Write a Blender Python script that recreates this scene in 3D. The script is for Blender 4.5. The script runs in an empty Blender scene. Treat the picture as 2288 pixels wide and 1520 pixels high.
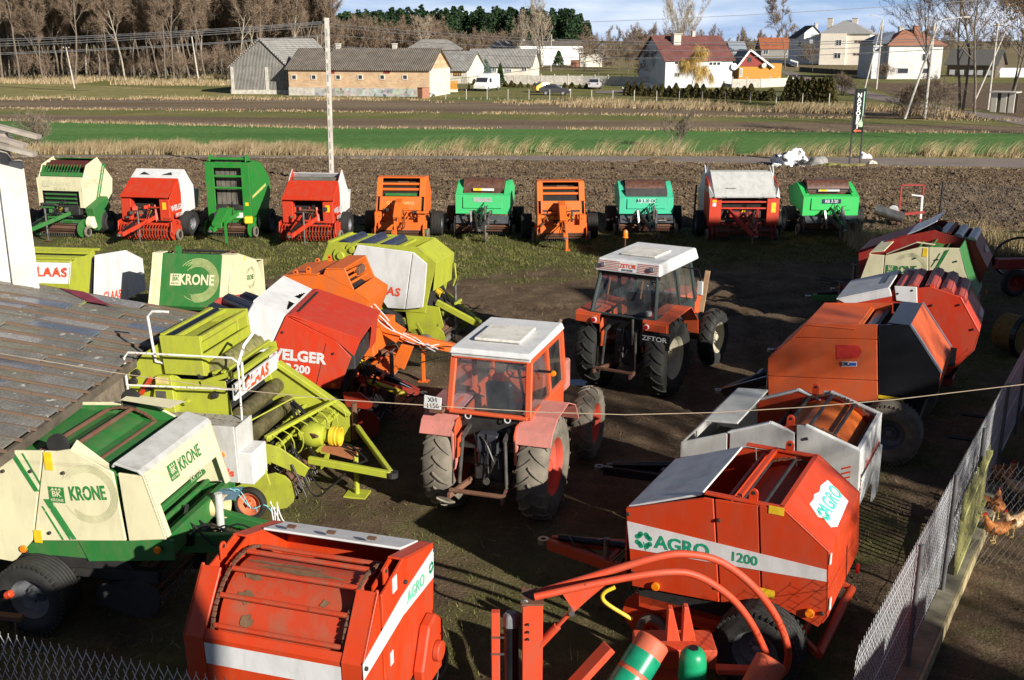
import bpy, math, random
import numpy as np
from mathutils import Vector, Matrix, noise
random.seed(7); RNG = np.random.default_rng(7)
C = bpy.context.scene.collection
SC = bpy.context.scene
PI = math.pi
# ---------------------------------------------------------------- camera
F = 2350.0; CX = 1144.0; CY = 760.0; HC = 6.8
PT = math.atan(670 / F); cP, sP = math.cos(PT), math.sin(PT)
cam = bpy.data.cameras.new('camera'); cam_o = bpy.data.objects.new('camera', cam); C.objects.link(cam_o)
cam.sensor_fit = 'HORIZONTAL'; cam.sensor_width = 36; cam.lens = 36 * F / 2288
cam.clip_start = 0.1; cam.clip_end = 9000
cam_o.location = (0, 0, HC); cam_o.rotation_euler = (PI / 2 - PT, 0, 0)
SC.camera = cam_o
# ---------------------------------------------------------------- sky, sun, exposure
SUN_AZ = math.atan2(-0.75, 0.66)       # direction towards the sun, in the ground plane
SUN_EL = math.radians(22)
w = bpy.data.worlds.new('World'); SC.world = w; w.use_nodes = True
nt = w.node_tree; nt.nodes.clear()
sky = nt.nodes.new('ShaderNodeTexSky'); sky.sky_type = 'NISHITA'; sky.sun_disc = False
sky.sun_elevation = SUN_EL; sky.sun_rotation = PI / 2 - SUN_AZ
sky.air_density = 1.0; sky.dust_density = 0.6; sky.ozone_density = 2.0
bg = nt.nodes.new('ShaderNodeBackground'); bg.inputs[1].default_value = 0.052
out = nt.nodes.new('ShaderNodeOutputWorld')
tc = nt.nodes.new('ShaderNodeTexCoord'); mp = nt.nodes.new('ShaderNodeMapping'); mp.inputs['Scale'].default_value = (1.6, 1.6, 9.0)
cl = nt.nodes.new('ShaderNodeTexNoise'); cl.inputs['Scale'].default_value = 3.2; cl.inputs['Detail'].default_value = 7; cl.inputs['Roughness'].default_value = .55
cr = nt.nodes.new('ShaderNodeValToRGB'); cr.color_ramp.elements[0].position = .40; cr.color_ramp.elements[1].position = .66
cr.color_ramp.elements[1].color = (.85, .85, .85, 1)
mx = nt.nodes.new('ShaderNodeMix'); mx.data_type = 'RGBA'; mx.inputs[7].default_value = (11.5, 12.4, 13.8, 1)
L = nt.links.new
L(tc.outputs['Generated'], mp.inputs[0]); L(mp.outputs[0], cl.inputs[0]); L(cl.outputs[0], cr.inputs[0])
mb = nt.nodes.new('ShaderNodeMix'); mb.data_type = 'RGBA'; mb.inputs[0].default_value = .7; mb.inputs[7].default_value = (4.4, 7.2, 12.6, 1)
L(sky.outputs[0], mb.inputs[6]); L(cr.outputs[0], mx.inputs[0]); L(mb.outputs[2], mx.inputs[6])
# the sky is brightest near the horizon and deepens overhead
sx = nt.nodes.new('ShaderNodeSeparateXYZ'); L(tc.outputs['Generated'], sx.inputs[0]); zr = nt.nodes.new('ShaderNodeValToRGB'); ze_ = zr.color_ramp.elements
ze_[0].position = .02; ze_[0].color = (1, 1, 1, 1); ze_[1].position = .9; ze_[1].color = (.075, .085, .10, 1); e_ = ze_.new(.12); e_.color = (.62, .64, .68, 1); e_ = ze_.new(.35); e_.color = (.16, .18, .22, 1)
L(sx.outputs[2], zr.inputs[0]); ml = nt.nodes.new('ShaderNodeMix'); ml.data_type = 'RGBA'; ml.blend_type = 'MULTIPLY'; ml.inputs[0].default_value = 1; L(mx.outputs[2], ml.inputs[6]); L(zr.outputs[0], ml.inputs[7]); L(ml.outputs[2], bg.inputs[0]); L(bg.outputs[0], out.inputs[0])
sl = bpy.data.lights.new('sun', 'SUN'); sl.energy = 5.0; sl.angle = math.radians(0.5); sl.color = (1.0, 0.93, 0.82)
so = bpy.data.objects.new('sun', sl); C.objects.link(so)
sd = Vector((math.cos(SUN_AZ) * math.cos(SUN_EL), math.sin(SUN_AZ) * math.cos(SUN_EL), math.sin(SUN_EL)))
so.rotation_euler = sd.to_track_quat('Z', 'Y').to_euler(); so.location = sd * 60
SC.view_settings.view_transform = 'Standard'; SC.view_settings.look = 'None'; SC.view_settings.gamma = 1
SC.view_settings.exposure = 0.7
# ---------------------------------------------------------------- measuring helpers (metres; photo measurements -> places on the ground or on upright planes)
def ray(px, py):
    a = (px - CX) / F; b = (CY - py) / F
    return (a, cP + b * sP, -sP + b * cP)
def at(px, py, z=0.0):
    r = ray(px, py); t = (z - HC) / r[2]; return Vector((r[0] * t, r[1] * t, z))
def atd(px, py, Y):
    r = ray(px, py); t = Y / r[1]; return Vector((r[0] * t, Y, HC + r[2] * t))
# ---------------------------------------------------------------- materials
MATS = {}
def newmat(name):
    m = bpy.data.materials.new(name); m.use_nodes = True
    n = m.node_tree.nodes; p = n['Principled BSDF']; return m, n, m.node_tree.links.new, p
def ramp(n, e):
    r = n.new('ShaderNodeValToRGB'); els = r.color_ramp.elements
    els[0].position = e[0][0]; els[0].color = (*e[0][1], 1) if len(e[0][1]) == 3 else e[0][1]
    els[1].position = e[-1][0]; els[1].color = (*e[-1][1], 1)
    for q, c in e[1:-1]:
        x = els.new(q); x.color = (*c, 1)
    return r
def noise_n(n, l, scale, detail=4, rough=.55, coord='Object', mapscale=None):
    t = n.new('ShaderNodeTexCoord'); x = n.new('ShaderNodeTexNoise')
    x.inputs['Scale'].default_value = scale; x.inputs['Detail'].default_value = detail; x.inputs['Roughness'].default_value = rough
    if mapscale:
        mm = n.new('ShaderNodeMapping'); mm.inputs['Scale'].default_value = mapscale
        l(t.outputs[coord], mm.inputs[0]); l(mm.outputs[0], x.inputs[0])
    else: l(t.outputs[coord], x.inputs[0])
    return x
def mixc(n, l, fac, a, b):
    m = n.new('ShaderNodeMix'); m.data_type = 'RGBA'
    for s, v in ((0, fac), (6, a), (7, b)):
        if isinstance(v, (tuple, list)): m.inputs[s].default_value = (*v, 1)
        elif isinstance(v, (int, float)): m.inputs[s].default_value = v
        else: l(v, m.inputs[s])
    return m.outputs[2]
def paint(name, col, rough=.42, dirt=.35, rust=.12, metal=0, spec=.5, streak=True):
    """painted sheet metal, sun-faded, with dust and a few chips down to rust"""
    if name in MATS: return MATS[name]
    m, n, l, p = newmat(name)
    a = noise_n(n, l, 1.3, 5, .6); ra = ramp(n, [(.35, (0, 0, 0)), (.75, (1, 1, 1))]); l(a.outputs[0], ra.inputs[0])
    fade = tuple(min(1, c * .88 + .008) for c in col)
    c1 = mixc(n, l, ra.outputs[0], tuple(col), fade)
    d = noise_n(n, l, 5.0, 6, .7, mapscale=(1, 1, .35) if streak else None)
    rd = ramp(n, [(.44, (0, 0, 0)), (.78, (min(1, dirt * 1.5),) * 3)]); l(d.outputs[0], rd.inputs[0])
    c2 = mixc(n, l, rd.outputs[0], c1, (.16, .12, .075))
    r = noise_n(n, l, 14.0, 5, .75); rr = ramp(n, [(.70 - rust * .25, (0, 0, 0)), (.74 - rust * .25, (1, 1, 1))]); l(r.outputs[0], rr.inputs[0])
    c3 = mixc(n, l, rr.outputs[0], c2, (.12, .04, .018)) if rust > 0 else c2
    l(c3, p.inputs['Base Color'])
    rg = n.new('ShaderNodeMapRange'); rg.inputs[1].default_value = 0; rg.inputs[2].default_value = 1
    rg.inputs[3].default_value = rough; rg.inputs[4].default_value = min(1, rough + .38)
    l(d.outputs[0], rg.inputs[0]); l(rg.outputs[0], p.inputs['Roughness'])
    p.inputs['Metallic'].default_value = metal; p.inputs['Specular IOR Level'].default_value = spec
    b = n.new('ShaderNodeBump'); b.inputs['Strength'].default_value = .35; b.inputs['Distance'].default_value = .02
    bn = noise_n(n, l, 2.6, 2, .4); l(bn.outputs[0], b.inputs['Height']); l(b.outputs[0], p.inputs['Normal'])
    MATS[name] = m; return m
def plain(name, col, rough=.6, metal=0, emit=None, var=.25, scale=6, spec=.5, bump=0, trans=0, wear=0):
    if name in MATS: return MATS[name]
    m, n, l, p = newmat(name)
    a = noise_n(n, l, scale, 5, .6); lo = tuple(c * (1 - var) for c in col); hi = tuple(min(1, c * (1 + var)) for c in col)
    r = ramp(n, [(.3, lo), (.7, hi)]); l(a.outputs[0], r.inputs[0]); l(r.outputs[0], p.inputs['Base Color'])
    p.inputs['Roughness'].default_value = rough; p.inputs['Metallic'].default_value = metal; p.inputs['Specular IOR Level'].default_value = spec
    if bump:
        b = n.new('ShaderNodeBump'); b.inputs['Strength'].default_value = .6; b.inputs['Distance'].default_value = bump
        l(a.outputs[0], b.inputs['Height']); l(b.outputs[0], p.inputs['Normal'])
    if wear:
        q = noise_n(n, l, 22, 5, .75); k = ramp(n, [(.5 - wear, (0, 0, 0)), (.56 - wear, (1, 1, 1))]); l(q.outputs[0], k.inputs[0]); l(k.outputs[0], p.inputs['Alpha'])
    MATS[name] = m; return m
def glassmat(name, tint=(.75, .8, .82), dirt=.35):
    if name in MATS: return MATS[name]
    m, n, l, p = newmat(name)
    n.remove(p)
    o = n['Material Output']; g = n.new('ShaderNodeBsdfGlossy'); g.inputs['Roughness'].default_value = .06
    t = n.new('ShaderNodeBsdfTransparent'); t.inputs[0].default_value = (*tint, 1)
    fr = n.new('ShaderNodeFresnel'); fr.inputs[0].default_value = 1.5
    m1 = n.new('ShaderNodeMixShader'); l(fr.outputs[0], m1.inputs[0]); l(t.outputs[0], m1.inputs[1]); l(g.outputs[0], m1.inputs[2])
    d = n.new('ShaderNodeBsdfDiffuse'); d.inputs[0].default_value = (.42, .42, .40, 1)
    a = noise_n(n, l, 2.5, 5, .6); rr = ramp(n, [(.35, (dirt * .15,) * 3), (.75, (dirt,) * 3)]); l(a.outputs[0], rr.inputs[0])
    m2 = n.new('ShaderNodeMixShader'); l(rr.outputs[0], m2.inputs[0]); l(m1.outputs[0], m2.inputs[1]); l(d.outputs[0], m2.inputs[2])
    l(m2.outputs[0], o.inputs[0]); MATS[name] = m; return m
# ---------------------------------------------------------------- mesh building
XC = [0]      # centre of the machine being built: folded plates thicken towards it
class MB:
    def __init__(s): s.v = []; s.f = []; s.mi = []
    def add(s, vs, fs, mi=0):
        o = len(s.v); s.v += [tuple(q) for q in vs]; s.f += [tuple(i + o for i in q) for q in fs]; s.mi += [mi] * len(fs); return s
    def box(s, c, d, rz=0, ry=0, rx=0, mi=0):
        R = Matrix.Rotation(rz, 3, 'Z') @ Matrix.Rotation(ry, 3, 'Y') @ Matrix.Rotation(rx, 3, 'X'); c = Vector(c)
        vs = [c + R @ Vector((x * d[0] / 2, y * d[1] / 2, z * d[2] / 2)) for x in (-1, 1) for y in (-1, 1) for z in (-1, 1)]
        return s.add(vs, [(0, 1, 3, 2), (4, 6, 7, 5), (0, 4, 5, 1), (2, 3, 7, 6), (0, 2, 6, 4), (1, 5, 7, 3)], mi)
    def bar(s, a, b, wd, h=None, mi=0, up=(0, 0, 1)):
        a = Vector(a); b = Vector(b); h = wd if h is None else h; d = (b - a)
        if d.length < 1e-6: return s
        d.normalize(); u = Vector(up)
        if abs(d.dot(u)) > .97: u = Vector((1, 0, 0))
        r = d.cross(u).normalized(); u = r.cross(d).normalized()
        vs = [p + r * (x * wd / 2) + u * (z * h / 2) for p in (a, b) for x, z in ((-1, -1), (1, -1), (1, 1), (-1, 1))]
        return s.add(vs, [(0, 3, 2, 1), (4, 5, 6, 7), (0, 1, 5, 4), (1, 2, 6, 5), (2, 3, 7, 6), (3, 0, 4, 7)], mi)
    def tube(s, pts, r, n=6, mi=0, close=True):
        pts = [Vector(p) for p in pts]; rs = r if isinstance(r, (list, tuple)) else [r] * len(pts)
        o = len(s.v); prev = None
        for i, p in enumerate(pts):
            d = (pts[min(i + 1, len(pts) - 1)] - pts[max(i - 1, 0)])
            if d.length < 1e-9: d = Vector((0, 0, 1))
            d.normalize()
            if prev is None:
                u = Vector((0, 0, 1)) if abs(d.z) < .9 else Vector((1, 0, 0)); u = (u - d * u.dot(d)).normalized()
            else:
                u = prev - d * prev.dot(d)
                u = u.normalized() if u.length > 1e-6 else d.orthogonal().normalized()
            prev = u; q = d.cross(u)
            for k in range(n):
                a = 2 * PI * k / n; s.v.append(tuple(p + (u * math.cos(a) + q * math.sin(a)) * rs[i]))
        for i in range(len(pts) - 1):
            for k in range(n):
                s.f.append((o + i * n + k, o + i * n + (k + 1) % n, o + (i + 1) * n + (k + 1) % n, o + (i + 1) * n + k)); s.mi.append(mi)
        if close:
            s.f.append(tuple(o + k for k in range(n))[::-1]); s.f.append(tuple(o + (len(pts) - 1) * n + k for k in range(n))); s.mi += [mi, mi]
        return s
    def cyl(s, a, b, r, n=16, mi=0): return s.tube([a, b], r, n, mi)
    def lathe(s, prof, c, axis='Y', n=32, mi=0, rz=0):
        """prof: list of (along, radius); revolved about axis through c"""
        o = len(s.v); c = Vector(c); R = Matrix.Rotation(rz, 3, 'Z')
        for al, r in prof:
            for k in range(n):
                a = 2 * PI * k / n
                if axis == 'Y': q = Vector((r * math.cos(a), al, r * math.sin(a)))
                elif axis == 'X': q = Vector((al, r * math.cos(a), r * math.sin(a)))
                else: q = Vector((r * math.cos(a), r * math.sin(a), al))
                s.v.append(tuple(c + R @ q))
        for i in range(len(prof) - 1):
            for k in range(n):
                s.f.append((o + i * n + k, o + (i + 1) * n + k, o + (i + 1) * n + (k + 1) % n, o + i * n + (k + 1) % n)); s.mi.append(mi)
        return s
    def pxz(s, poly, y0, y1, mi=0):
        n = len(poly); vs = [(x, y0, z) for x, z in poly] + [(x, y1, z) for x, z in poly]
        fs = [tuple(range(n)), tuple(range(2 * n - 1, n - 1, -1))] + [(i, i + n, (i + 1) % n + n, (i + 1) % n) for i in range(n)]
        return s.add(vs, fs, mi)
    def pyz(s, poly, x0, x1, mi=0):
        n = len(poly); vs = [(x0, y, z) for y, z in poly] + [(x1, y, z) for y, z in poly]
        fs = [tuple(range(n)), tuple(range(2 * n - 1, n - 1, -1))] + [(i, i + n, (i + 1) % n + n, (i + 1) % n) for i in range(n)]
        return s.add(vs, fs, mi)
    def pxy(s, poly, z0, z1, mi=0):
        n = len(poly); vs = [(x, y, z0) for x, y in poly] + [(x, y, z1) for x, y in poly]
        fs = [tuple(range(n)), tuple(range(2 * n - 1, n - 1, -1))] + [(i, i + n, (i + 1) % n + n, (i + 1) % n) for i in range(n)]
        return s.add(vs, fs, mi)
    def sheet(s, prof, y0, y1, t=.02, mi=0, y0b=None, y1b=None):
        """a folded plate: profile (x,z) swept from y0 to y1, thickness t downwards/inwards"""
        n = len(prof); off = []; opt = []
        for sg in (1, -1):
            of = []
            for i in range(n):
                a = Vector(prof[max(i - 1, 0)]); b = Vector(prof[min(i + 1, n - 1)]); d = (b - a).normalized(); of.append((prof[i][0] + sg * d.y * t, prof[i][1] - sg * d.x * t))
            opt.append(of)
        cen = Vector((XC[0], .9)); off = min(opt, key=lambda of: sum((Vector(q) - cen).length for q in of))
        poly = list(prof) + off[::-1]
        o = len(s.v)
        for y in (y0, y1): s.v += [(x, y, z) for x, z in poly]
        m = len(poly)
        for i in range(m): s.f.append((o + i, o + i + m, o + (i + 1) % m + m, o + (i + 1) % m)); s.mi.append(mi)
        for base, rev in ((o, False), (o + m, True)):
            for i in range(n - 1):
                q = (base + i, base + i + 1, base + m - 2 - i, base + m - 1 - i)
                s.f.append(q[::-1] if rev else q); s.mi.append(mi)
        return s
    def build(s, name, mats, parent=None, bevel=0, smooth=False, label=None, seg=1):
        me = bpy.data.meshes.new(name); me.from_pydata(s.v, [], s.f)
        if not isinstance(mats, (list, tuple)): mats = [mats]
        for m in mats: me.materials.append(m)
        if len(mats) > 1: me.polygons.foreach_set('material_index', s.mi)
        if smooth: me.polygons.foreach_set('use_smooth', [True] * len(me.polygons))
        me.update(); fixn(me)
        o = bpy.data.objects.new(name, me); C.objects.link(o)
        if parent: o.parent = parent
        if bevel:
            b = o.modifiers.new('bevel', 'BEVEL'); b.width = bevel; b.segments = seg; b.limit_method = 'ANGLE'; b.angle_limit = math.radians(35)
        if smooth: smooth_angle(o)
        if label: o['label'] = label
        return o
import bmesh
def fixn(me):
    bm = bmesh.new(); bm.from_mesh(me); bmesh.ops.recalc_face_normals(bm, faces=bm.faces); bm.to_mesh(me); bm.free()
def smooth_angle(o, a=40):
    me = o.data; bm = bmesh.new(); bm.from_mesh(me); t = math.radians(a)
    for e in bm.edges:
        if len(e.link_faces) == 2 and e.calc_face_angle(0) > t: e.smooth = False
    bm.to_mesh(me); bm.free()
def np_mesh(name, V, Fq, mats, mi=None, smooth=False, parent=None):
    """V (n,3), Fq (m,k) arrays"""
    me = bpy.data.meshes.new(name); k = Fq.shape[1]
    me.vertices.add(len(V)); me.vertices.foreach_set('co', V.astype(np.float32).ravel())
    me.loops.add(Fq.size); me.loops.foreach_set('vertex_index', Fq.astype(np.int32).ravel())
    me.polygons.add(len(Fq)); me.polygons.foreach_set('loop_start', np.arange(0, Fq.size, k, dtype=np.int32))
    try: me.polygons.foreach_set('loop_total', np.full(len(Fq), k, dtype=np.int32))
    except Exception: pass
    if not isinstance(mats, (list, tuple)): mats = [mats]
    for m in mats: me.materials.append(m)
    if mi is not None: me.polygons.foreach_set('material_index', np.asarray(mi, dtype=np.int32))
    me.polygons.foreach_set('use_smooth', np.full(len(Fq), smooth))
    me.update(calc_edges=True)
    o = bpy.data.objects.new(name, me); C.objects.link(o)
    if parent: o.parent = parent
    return o
def tag(o, label=None, cat=None, group=None, kind=None):
    if label: o['label'] = label
    if cat: o['category'] = cat
    if group: o['group'] = group
    if kind: o['kind'] = kind
    return o
def thing(name, label, cat, loc=(0, 0, 0), rz=0, group=None):
    o = bpy.data.objects.new(name, None); C.objects.link(o); o.empty_display_size = .2
    o.location = loc; o.rotation_euler = (0, 0, rz); return tag(o, label, cat, group)
def dup(root, loc=None, rz=None, label=None, group=None, scale=None):
    r = root.copy(); C.objects.link(r)
    if loc is not None: r.location = loc
    if rz is not None: r.rotation_euler = (0, 0, rz)
    if scale is not None: r.scale = scale if isinstance(scale, (tuple, list)) else (scale,) * 3
    if label: r['label'] = label
    if group: r['group'] = group
    for ch in list(root.children):
        c = ch.copy(); C.objects.link(c); c.parent = r
        for g in ch.children:
            d = g.copy(); C.objects.link(d); d.parent = c
    return r
def text(parent, name, s, size, loc, right, up, mat, bold=.0, shear=0, xs=1, align='CENTER', t=.003, label=None, sp=1.0):
    cu = bpy.data.curves.new('lettering', 'FONT'); cu.body = s; cu.size = 1; cu.extrude = 0; cu.offset = bold; cu.shear = shear; cu.space_character = sp
    cu.align_x = align; cu.align_y = 'CENTER'; cu.resolution_u = 3
    ob = bpy.data.objects.new('tmp', cu); C.objects.link(ob)
    bpy.context.view_layer.update()
    me = bpy.data.meshes.new_from_object(ob.evaluated_get(bpy.context.evaluated_depsgraph_get()))
    C.objects.unlink(ob); bpy.data.objects.remove(ob)
    r = Vector(right).normalized(); u = Vector(up).normalized(); n = r.cross(u).normalized(); u = n.cross(r)
    M = Matrix(((r.x * size * xs, u.x * size, n.x * size, loc[0]), (r.y * size * xs, u.y * size, n.y * size, loc[1]), (r.z * size * xs, u.z * size, n.z * size, loc[2]), (0, 0, 0, 1)))
    me.transform(M); me.transform(Matrix.Translation(n * t)); me.materials.clear(); me.materials.append(mat)
    o = bpy.data.objects.new(name, me); C.objects.link(o); o.parent = parent
    if label: o['label'] = label
    return o
# ================================================================ SETTING
def vn(x, y, seed=0):
    xi = np.floor(x).astype(np.int64); yi = np.floor(y).astype(np.int64); xf = x - xi; yf = y - yi
    def h(a, b):
        n = (a * 374761393 + b * 668265263 + seed * 1442695041) & 0x7fffffff
        n = ((n ^ (n >> 13)) * 1274126177) & 0x7fffffff
        return ((n ^ (n >> 16)) & 0xffff) / 65535.0
    u = xf * xf * (3 - 2 * xf); v = yf * yf * (3 - 2 * yf)
    return (h(xi, yi) * (1 - u) + h(xi + 1, yi) * u) * (1 - v) + (h(xi, yi + 1) * (1 - u) + h(xi + 1, yi + 1) * u) * v
def fbm(x, y, s, o=4, seed=0, g=.5):
    r = 0; a = 1; t = 0
    for i in range(o):
        r = r + a * vn(x * s, y * s, seed + i * 17); t += a; a *= g; s *= 2.03
    return r / t
def soilmat(name, cols, scale=1.2, bump=.03, rough=.95, attr=None, fine=22, mapscale=None, spk=None):
    m, n, l, p = newmat(name)
    a = noise_n(n, l, scale, 8, .65, mapscale=mapscale); r = ramp(n, [(.3, cols[0]), (.5, cols[1]), (.7, cols[2])]); l(a.outputs[0], r.inputs[0])
    b = noise_n(n, l, fine, 4, .7); rb = ramp(n, [(.3, (.45, .45, .45)), (.7, (1.35, 1.35, 1.35))]); l(b.outputs[0], rb.inputs[0])
    mm = n.new('ShaderNodeMix'); mm.data_type = 'RGBA'; mm.blend_type = 'MULTIPLY'; mm.inputs[0].default_value = .8
    l(r.outputs[0], mm.inputs[6]); l(rb.outputs[0], mm.inputs[7]); cur = mm.outputs[2]
    if spk:
        c = noise_n(n, l, spk[0], 3, .6); rc = ramp(n, [(spk[1], (0, 0, 0)), (spk[1] + .05, (1, 1, 1))]); l(c.outputs[0], rc.inputs[0]); cur = mixc(n, l, rc.outputs[0], cur, spk[2])
    if attr:
        at_ = n.new('ShaderNodeAttribute'); at_.attribute_name = 'grass'
        g = noise_n(n, l, 3.0, 6, .7); rg = ramp(n, [(.3, attr[0]), (.52, attr[1]), (.72, attr[2])]); l(g.outputs[0], rg.inputs[0])
        cur = mixc(n, l, at_.outputs['Fac'], cur, rg.outputs[0])
    l(cur, p.inputs['Base Color']); p.inputs['Roughness'].default_value = rough; p.inputs['Specular IOR Level'].default_value = .2
    bp = n.new('ShaderNodeBump'); bp.inputs['Strength'].default_value = .9; bp.inputs['Distance'].default_value = bump
    l(b.outputs[0], bp.inputs['Height']); l(bp.outputs[0], p.inputs['Normal'])
    return m
def polysheet(name, pts, mat, z=0.0):
    me = bpy.data.meshes.new(name); me.from_pydata([(p[0], p[1], z) for p in pts], [], [tuple(range(len(pts)))]); me.materials.append(mat); me.update(); fixn(me)
    o = bpy.data.objects.new(name, me); C.objects.link(o); return tag(o, kind='structure')
def line(pts):      # (px,py) list -> list of ground (x,y)
    return [at(*p).xy for p in pts]
def xl(ln, x):
    xs = [q[0] for q in ln]; ys = [q[1] for q in ln]
    if x < xs[0]: return ys[0] + (ys[1] - ys[0]) / (xs[1] - xs[0]) * (x - xs[0]) * .6
    if x > xs[-1]: return ys[-1] + (ys[-1] - ys[-2]) / (xs[-1] - xs[-2]) * (x - xs[-1]) * .6
    return float(np.interp(x, xs, ys))
l_near = line([(0, 512), (600, 503), (1144, 500), (1800, 512), (2288, 520)])
l_pf = line([(0, 354), (700, 356), (1400, 364), (2288, 381)])
l_rn = line([(0, 352), (700, 354.5), (1400, 361), (2288, 376)])
l_rf = line([(0, 347), (700, 349), (1400, 349), (2288, 355)])
l_vf = line([(0, 327), (700, 338), (1144, 342), (2288, 345)])
l_gf = line([(0, 270), (700, 286), (1400, 290), (2288, 299)])
l_b1 = line([(0, 255), (700, 265), (1400, 269), (2288, 282)])
l_s1 = line([(0, 243), (700, 249), (1400, 257), (2288, 270)])
l_b2 = line([(0, 221), (700, 221), (1400, 233), (2288, 256)])
XS = [-160, -110, -80, -60, -45, -30, -15, 0, 15, 30, 45, 60, 80, 110, 160]
def strip(name, lo, hi, mat, z=0.0):
    return polysheet(name, [(x, xl(lo, x)) for x in XS] + [(x, xl(hi, x)) for x in XS[::-1]], mat, z)
m_base = soilmat('far_field', [(.16, .12, .06), (.24, .19, .10), (.17, .18, .06)], .02, .1)
m_soil = soilmat('ploughed', [(.070, .046, .028), (.14, .099, .064), (.24, .178, .118)], .9, .05, spk=(9, .62, (.40, .32, .19)))
m_strip = soilmat('tilled', [(.12, .083, .052), (.19, .138, .09), (.28, .215, .145)], .12, .12, fine=3, mapscale=(.25, 1.5, 1), spk=(1.6, .62, (.19, .15, .08)))
m_dry = soilmat('dry_turf', [(.34, .27, .13), (.22, .21, .07), (.42, .34, .18)], .15, .1, fine=4)
m_green = soilmat('young_corn', [(.062, .150, .030), (.088, .195, .044), (.12, .225, .060)], .10, .05, fine=2.2, mapscale=(.4, 2.2, 1))
m_lawn = soilmat('farm_lawn', [(.10, .14, .035), (.17, .165, .05), (.26, .21, .09)], .15, .1, fine=3)
m_road = soilmat('asphalt', [(.20, .165, .15), (.24, .20, .18), (.28, .23, .20)], .5, .01, rough=.9)
m_grassy = soilmat('yard', [(.066, .043, .026), (.122, .083, .052), (.20, .142, .092)], 1.0, .05, attr=[(.055, .060, .018), (.105, .108, .032), (.21, .17, .08)])
# base terrain to the horizon
polysheet('ground', [(-5000, 12), (-5000, 9000), (5000, 9000), (5000, 12), (30, 5), (30, -60), (-60, -60), (-60, 5)], m_base, -.09)
strip('farm_lane', l_rn, l_rf, m_road, .015)
strip('lane_verge_near', l_pf, l_rn, m_dry)
strip('verge', l_rf, l_vf, m_dry)
strip('green_field', l_vf, l_gf, m_green)
strip('tilled_strip_near', l_gf, l_b1, m_strip)
strip('grass_strip', l_b1, l_s1, m_lawn)
strip('tilled_strip_far', l_s1, l_b2, m_strip)
farm_far = [(x, 255) for x in XS]
polysheet('farm_ground', [(x, xl(l_b2, x)) for x in XS] + farm_far[::-1], m_lawn, 0)
polysheet('dry_meadow', [(-160, xl(l_b2, -160))] + [tuple(at(a, b).xy) for a, b in ((0, 221), (300, 221), (640, 220), (560, 203), (300, 196), (0, 181))] + [(-160, 190)], m_dry, .02)
polysheet('bare_field', [tuple(at(a, b).xy) for a, b in ((1925, 186), (2288, 186), (2500, 190), (2500, 268), (2288, 262), (2150, 240), (1990, 212))], m_soil, .02)
polysheet('village_road', [tuple(at(a, b).xy) for a, b in ((1728, 157), (1772, 160), (1835, 182), (1985, 215), (2130, 243), (2288, 266), (2480, 284), (2480, 304), (2288, 281), (2130, 252), (1945, 222), (1810, 186))], m_road, .03)
polysheet('farm_drive', [tuple(at(a, b).xy) for a, b in ((1330, 203), (1560, 200), (1560, 208), (1330, 209))], m_road, .035)
# ---- ploughed field with real clods
def grid(name, x0, x1, ylo, yhi, rx, ry, zf, mat, attr=None):
    nx = int((x1 - x0) / rx) + 1; ny = int(ry); xs = np.linspace(x0, x1, nx)
    lo = np.array([ylo(x) for x in xs]); hi = np.array([yhi(x) for x in xs]); t = np.linspace(0, 1, ny)
    X = np.repeat(xs[None, :], ny, 0); Y = lo[None, :] * (1 - t[:, None]) + hi[None, :] * t[:, None]
    Z = zf(X, Y); V = np.stack([X, Y, Z], -1).reshape(-1, 3)
    i = (np.arange(ny - 1)[:, None] * nx + np.arange(nx - 1)[None, :]).ravel()
    o = np_mesh(name, V, np.stack([i, i + 1, i + nx + 1, i + nx], -1), mat, smooth=True)
    if attr is not None:
        a = o.data.attributes.new('grass', 'FLOAT', 'POINT'); a.data.foreach_set('value', attr(X, Y).astype(np.float32).ravel())
    return tag(o, kind='structure')
def zplough(X, Y):
    r = .05 * np.sin((Y * 1.0 + .12 * X) * 2 * PI / .9) * fbm(X, Y, .5, 2, 3)
    c = fbm(X, Y, 3.6, 3, 11, .75); c = np.abs(c - .5) * 2
    return r + .22 * (c ** .8) * (.35 + fbm(X, Y, .6, 2, 5)) + .05 * fbm(X, Y, 9, 1, 9) - .03
grid('ploughed_field', -36, 40, lambda x: xl(l_near, x), lambda x: xl(l_pf, x), .10, 210, zplough, m_soil)
# ---- the yard
FD = Vector((math.cos(math.radians(58)), math.sin(math.radians(58))))    # direction of the right-hand fence
FP = Vector((3.98, 9.70))
def fence_side(X, Y): return (X - FP.x) * FD.y - (Y - FP.y) * FD.x       # > 0 outside the yard (to the right)
def gmask(X, Y):
    n = fbm(X, Y, .9, 4, 21); f = fbm(X, Y, 3.5, 3, 33)
    g = np.clip((Y - 30.3 - .16 * (X - 2) + (n - .5) * 4) / 2.2, 0, 1) * .95          # turf in front of the row
    g = np.maximum(g, np.clip((-X - .2 * (Y - 20) - .2) / 2.5, 0, 1) * np.clip((n - .37) * 5, 0, 1) * .6)
    g = np.maximum(g, np.clip((14.5 - Y) / 3 + .25, 0, 1) * np.clip((n - .40) * 5, 0, 1) * .6)
    g = np.maximum(g, np.clip((X - .42 * Y + 3.5) / 1.5, 0, 1) * np.clip((n - .40) * 5, 0, 1) * .75)
    run = fence_side(X, Y) > .2
    g = np.where(run, np.clip((f - .56) * 6, 0, 1) * .4, g)
    return np.clip(g * (.55 + .8 * f), 0, 1)
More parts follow.
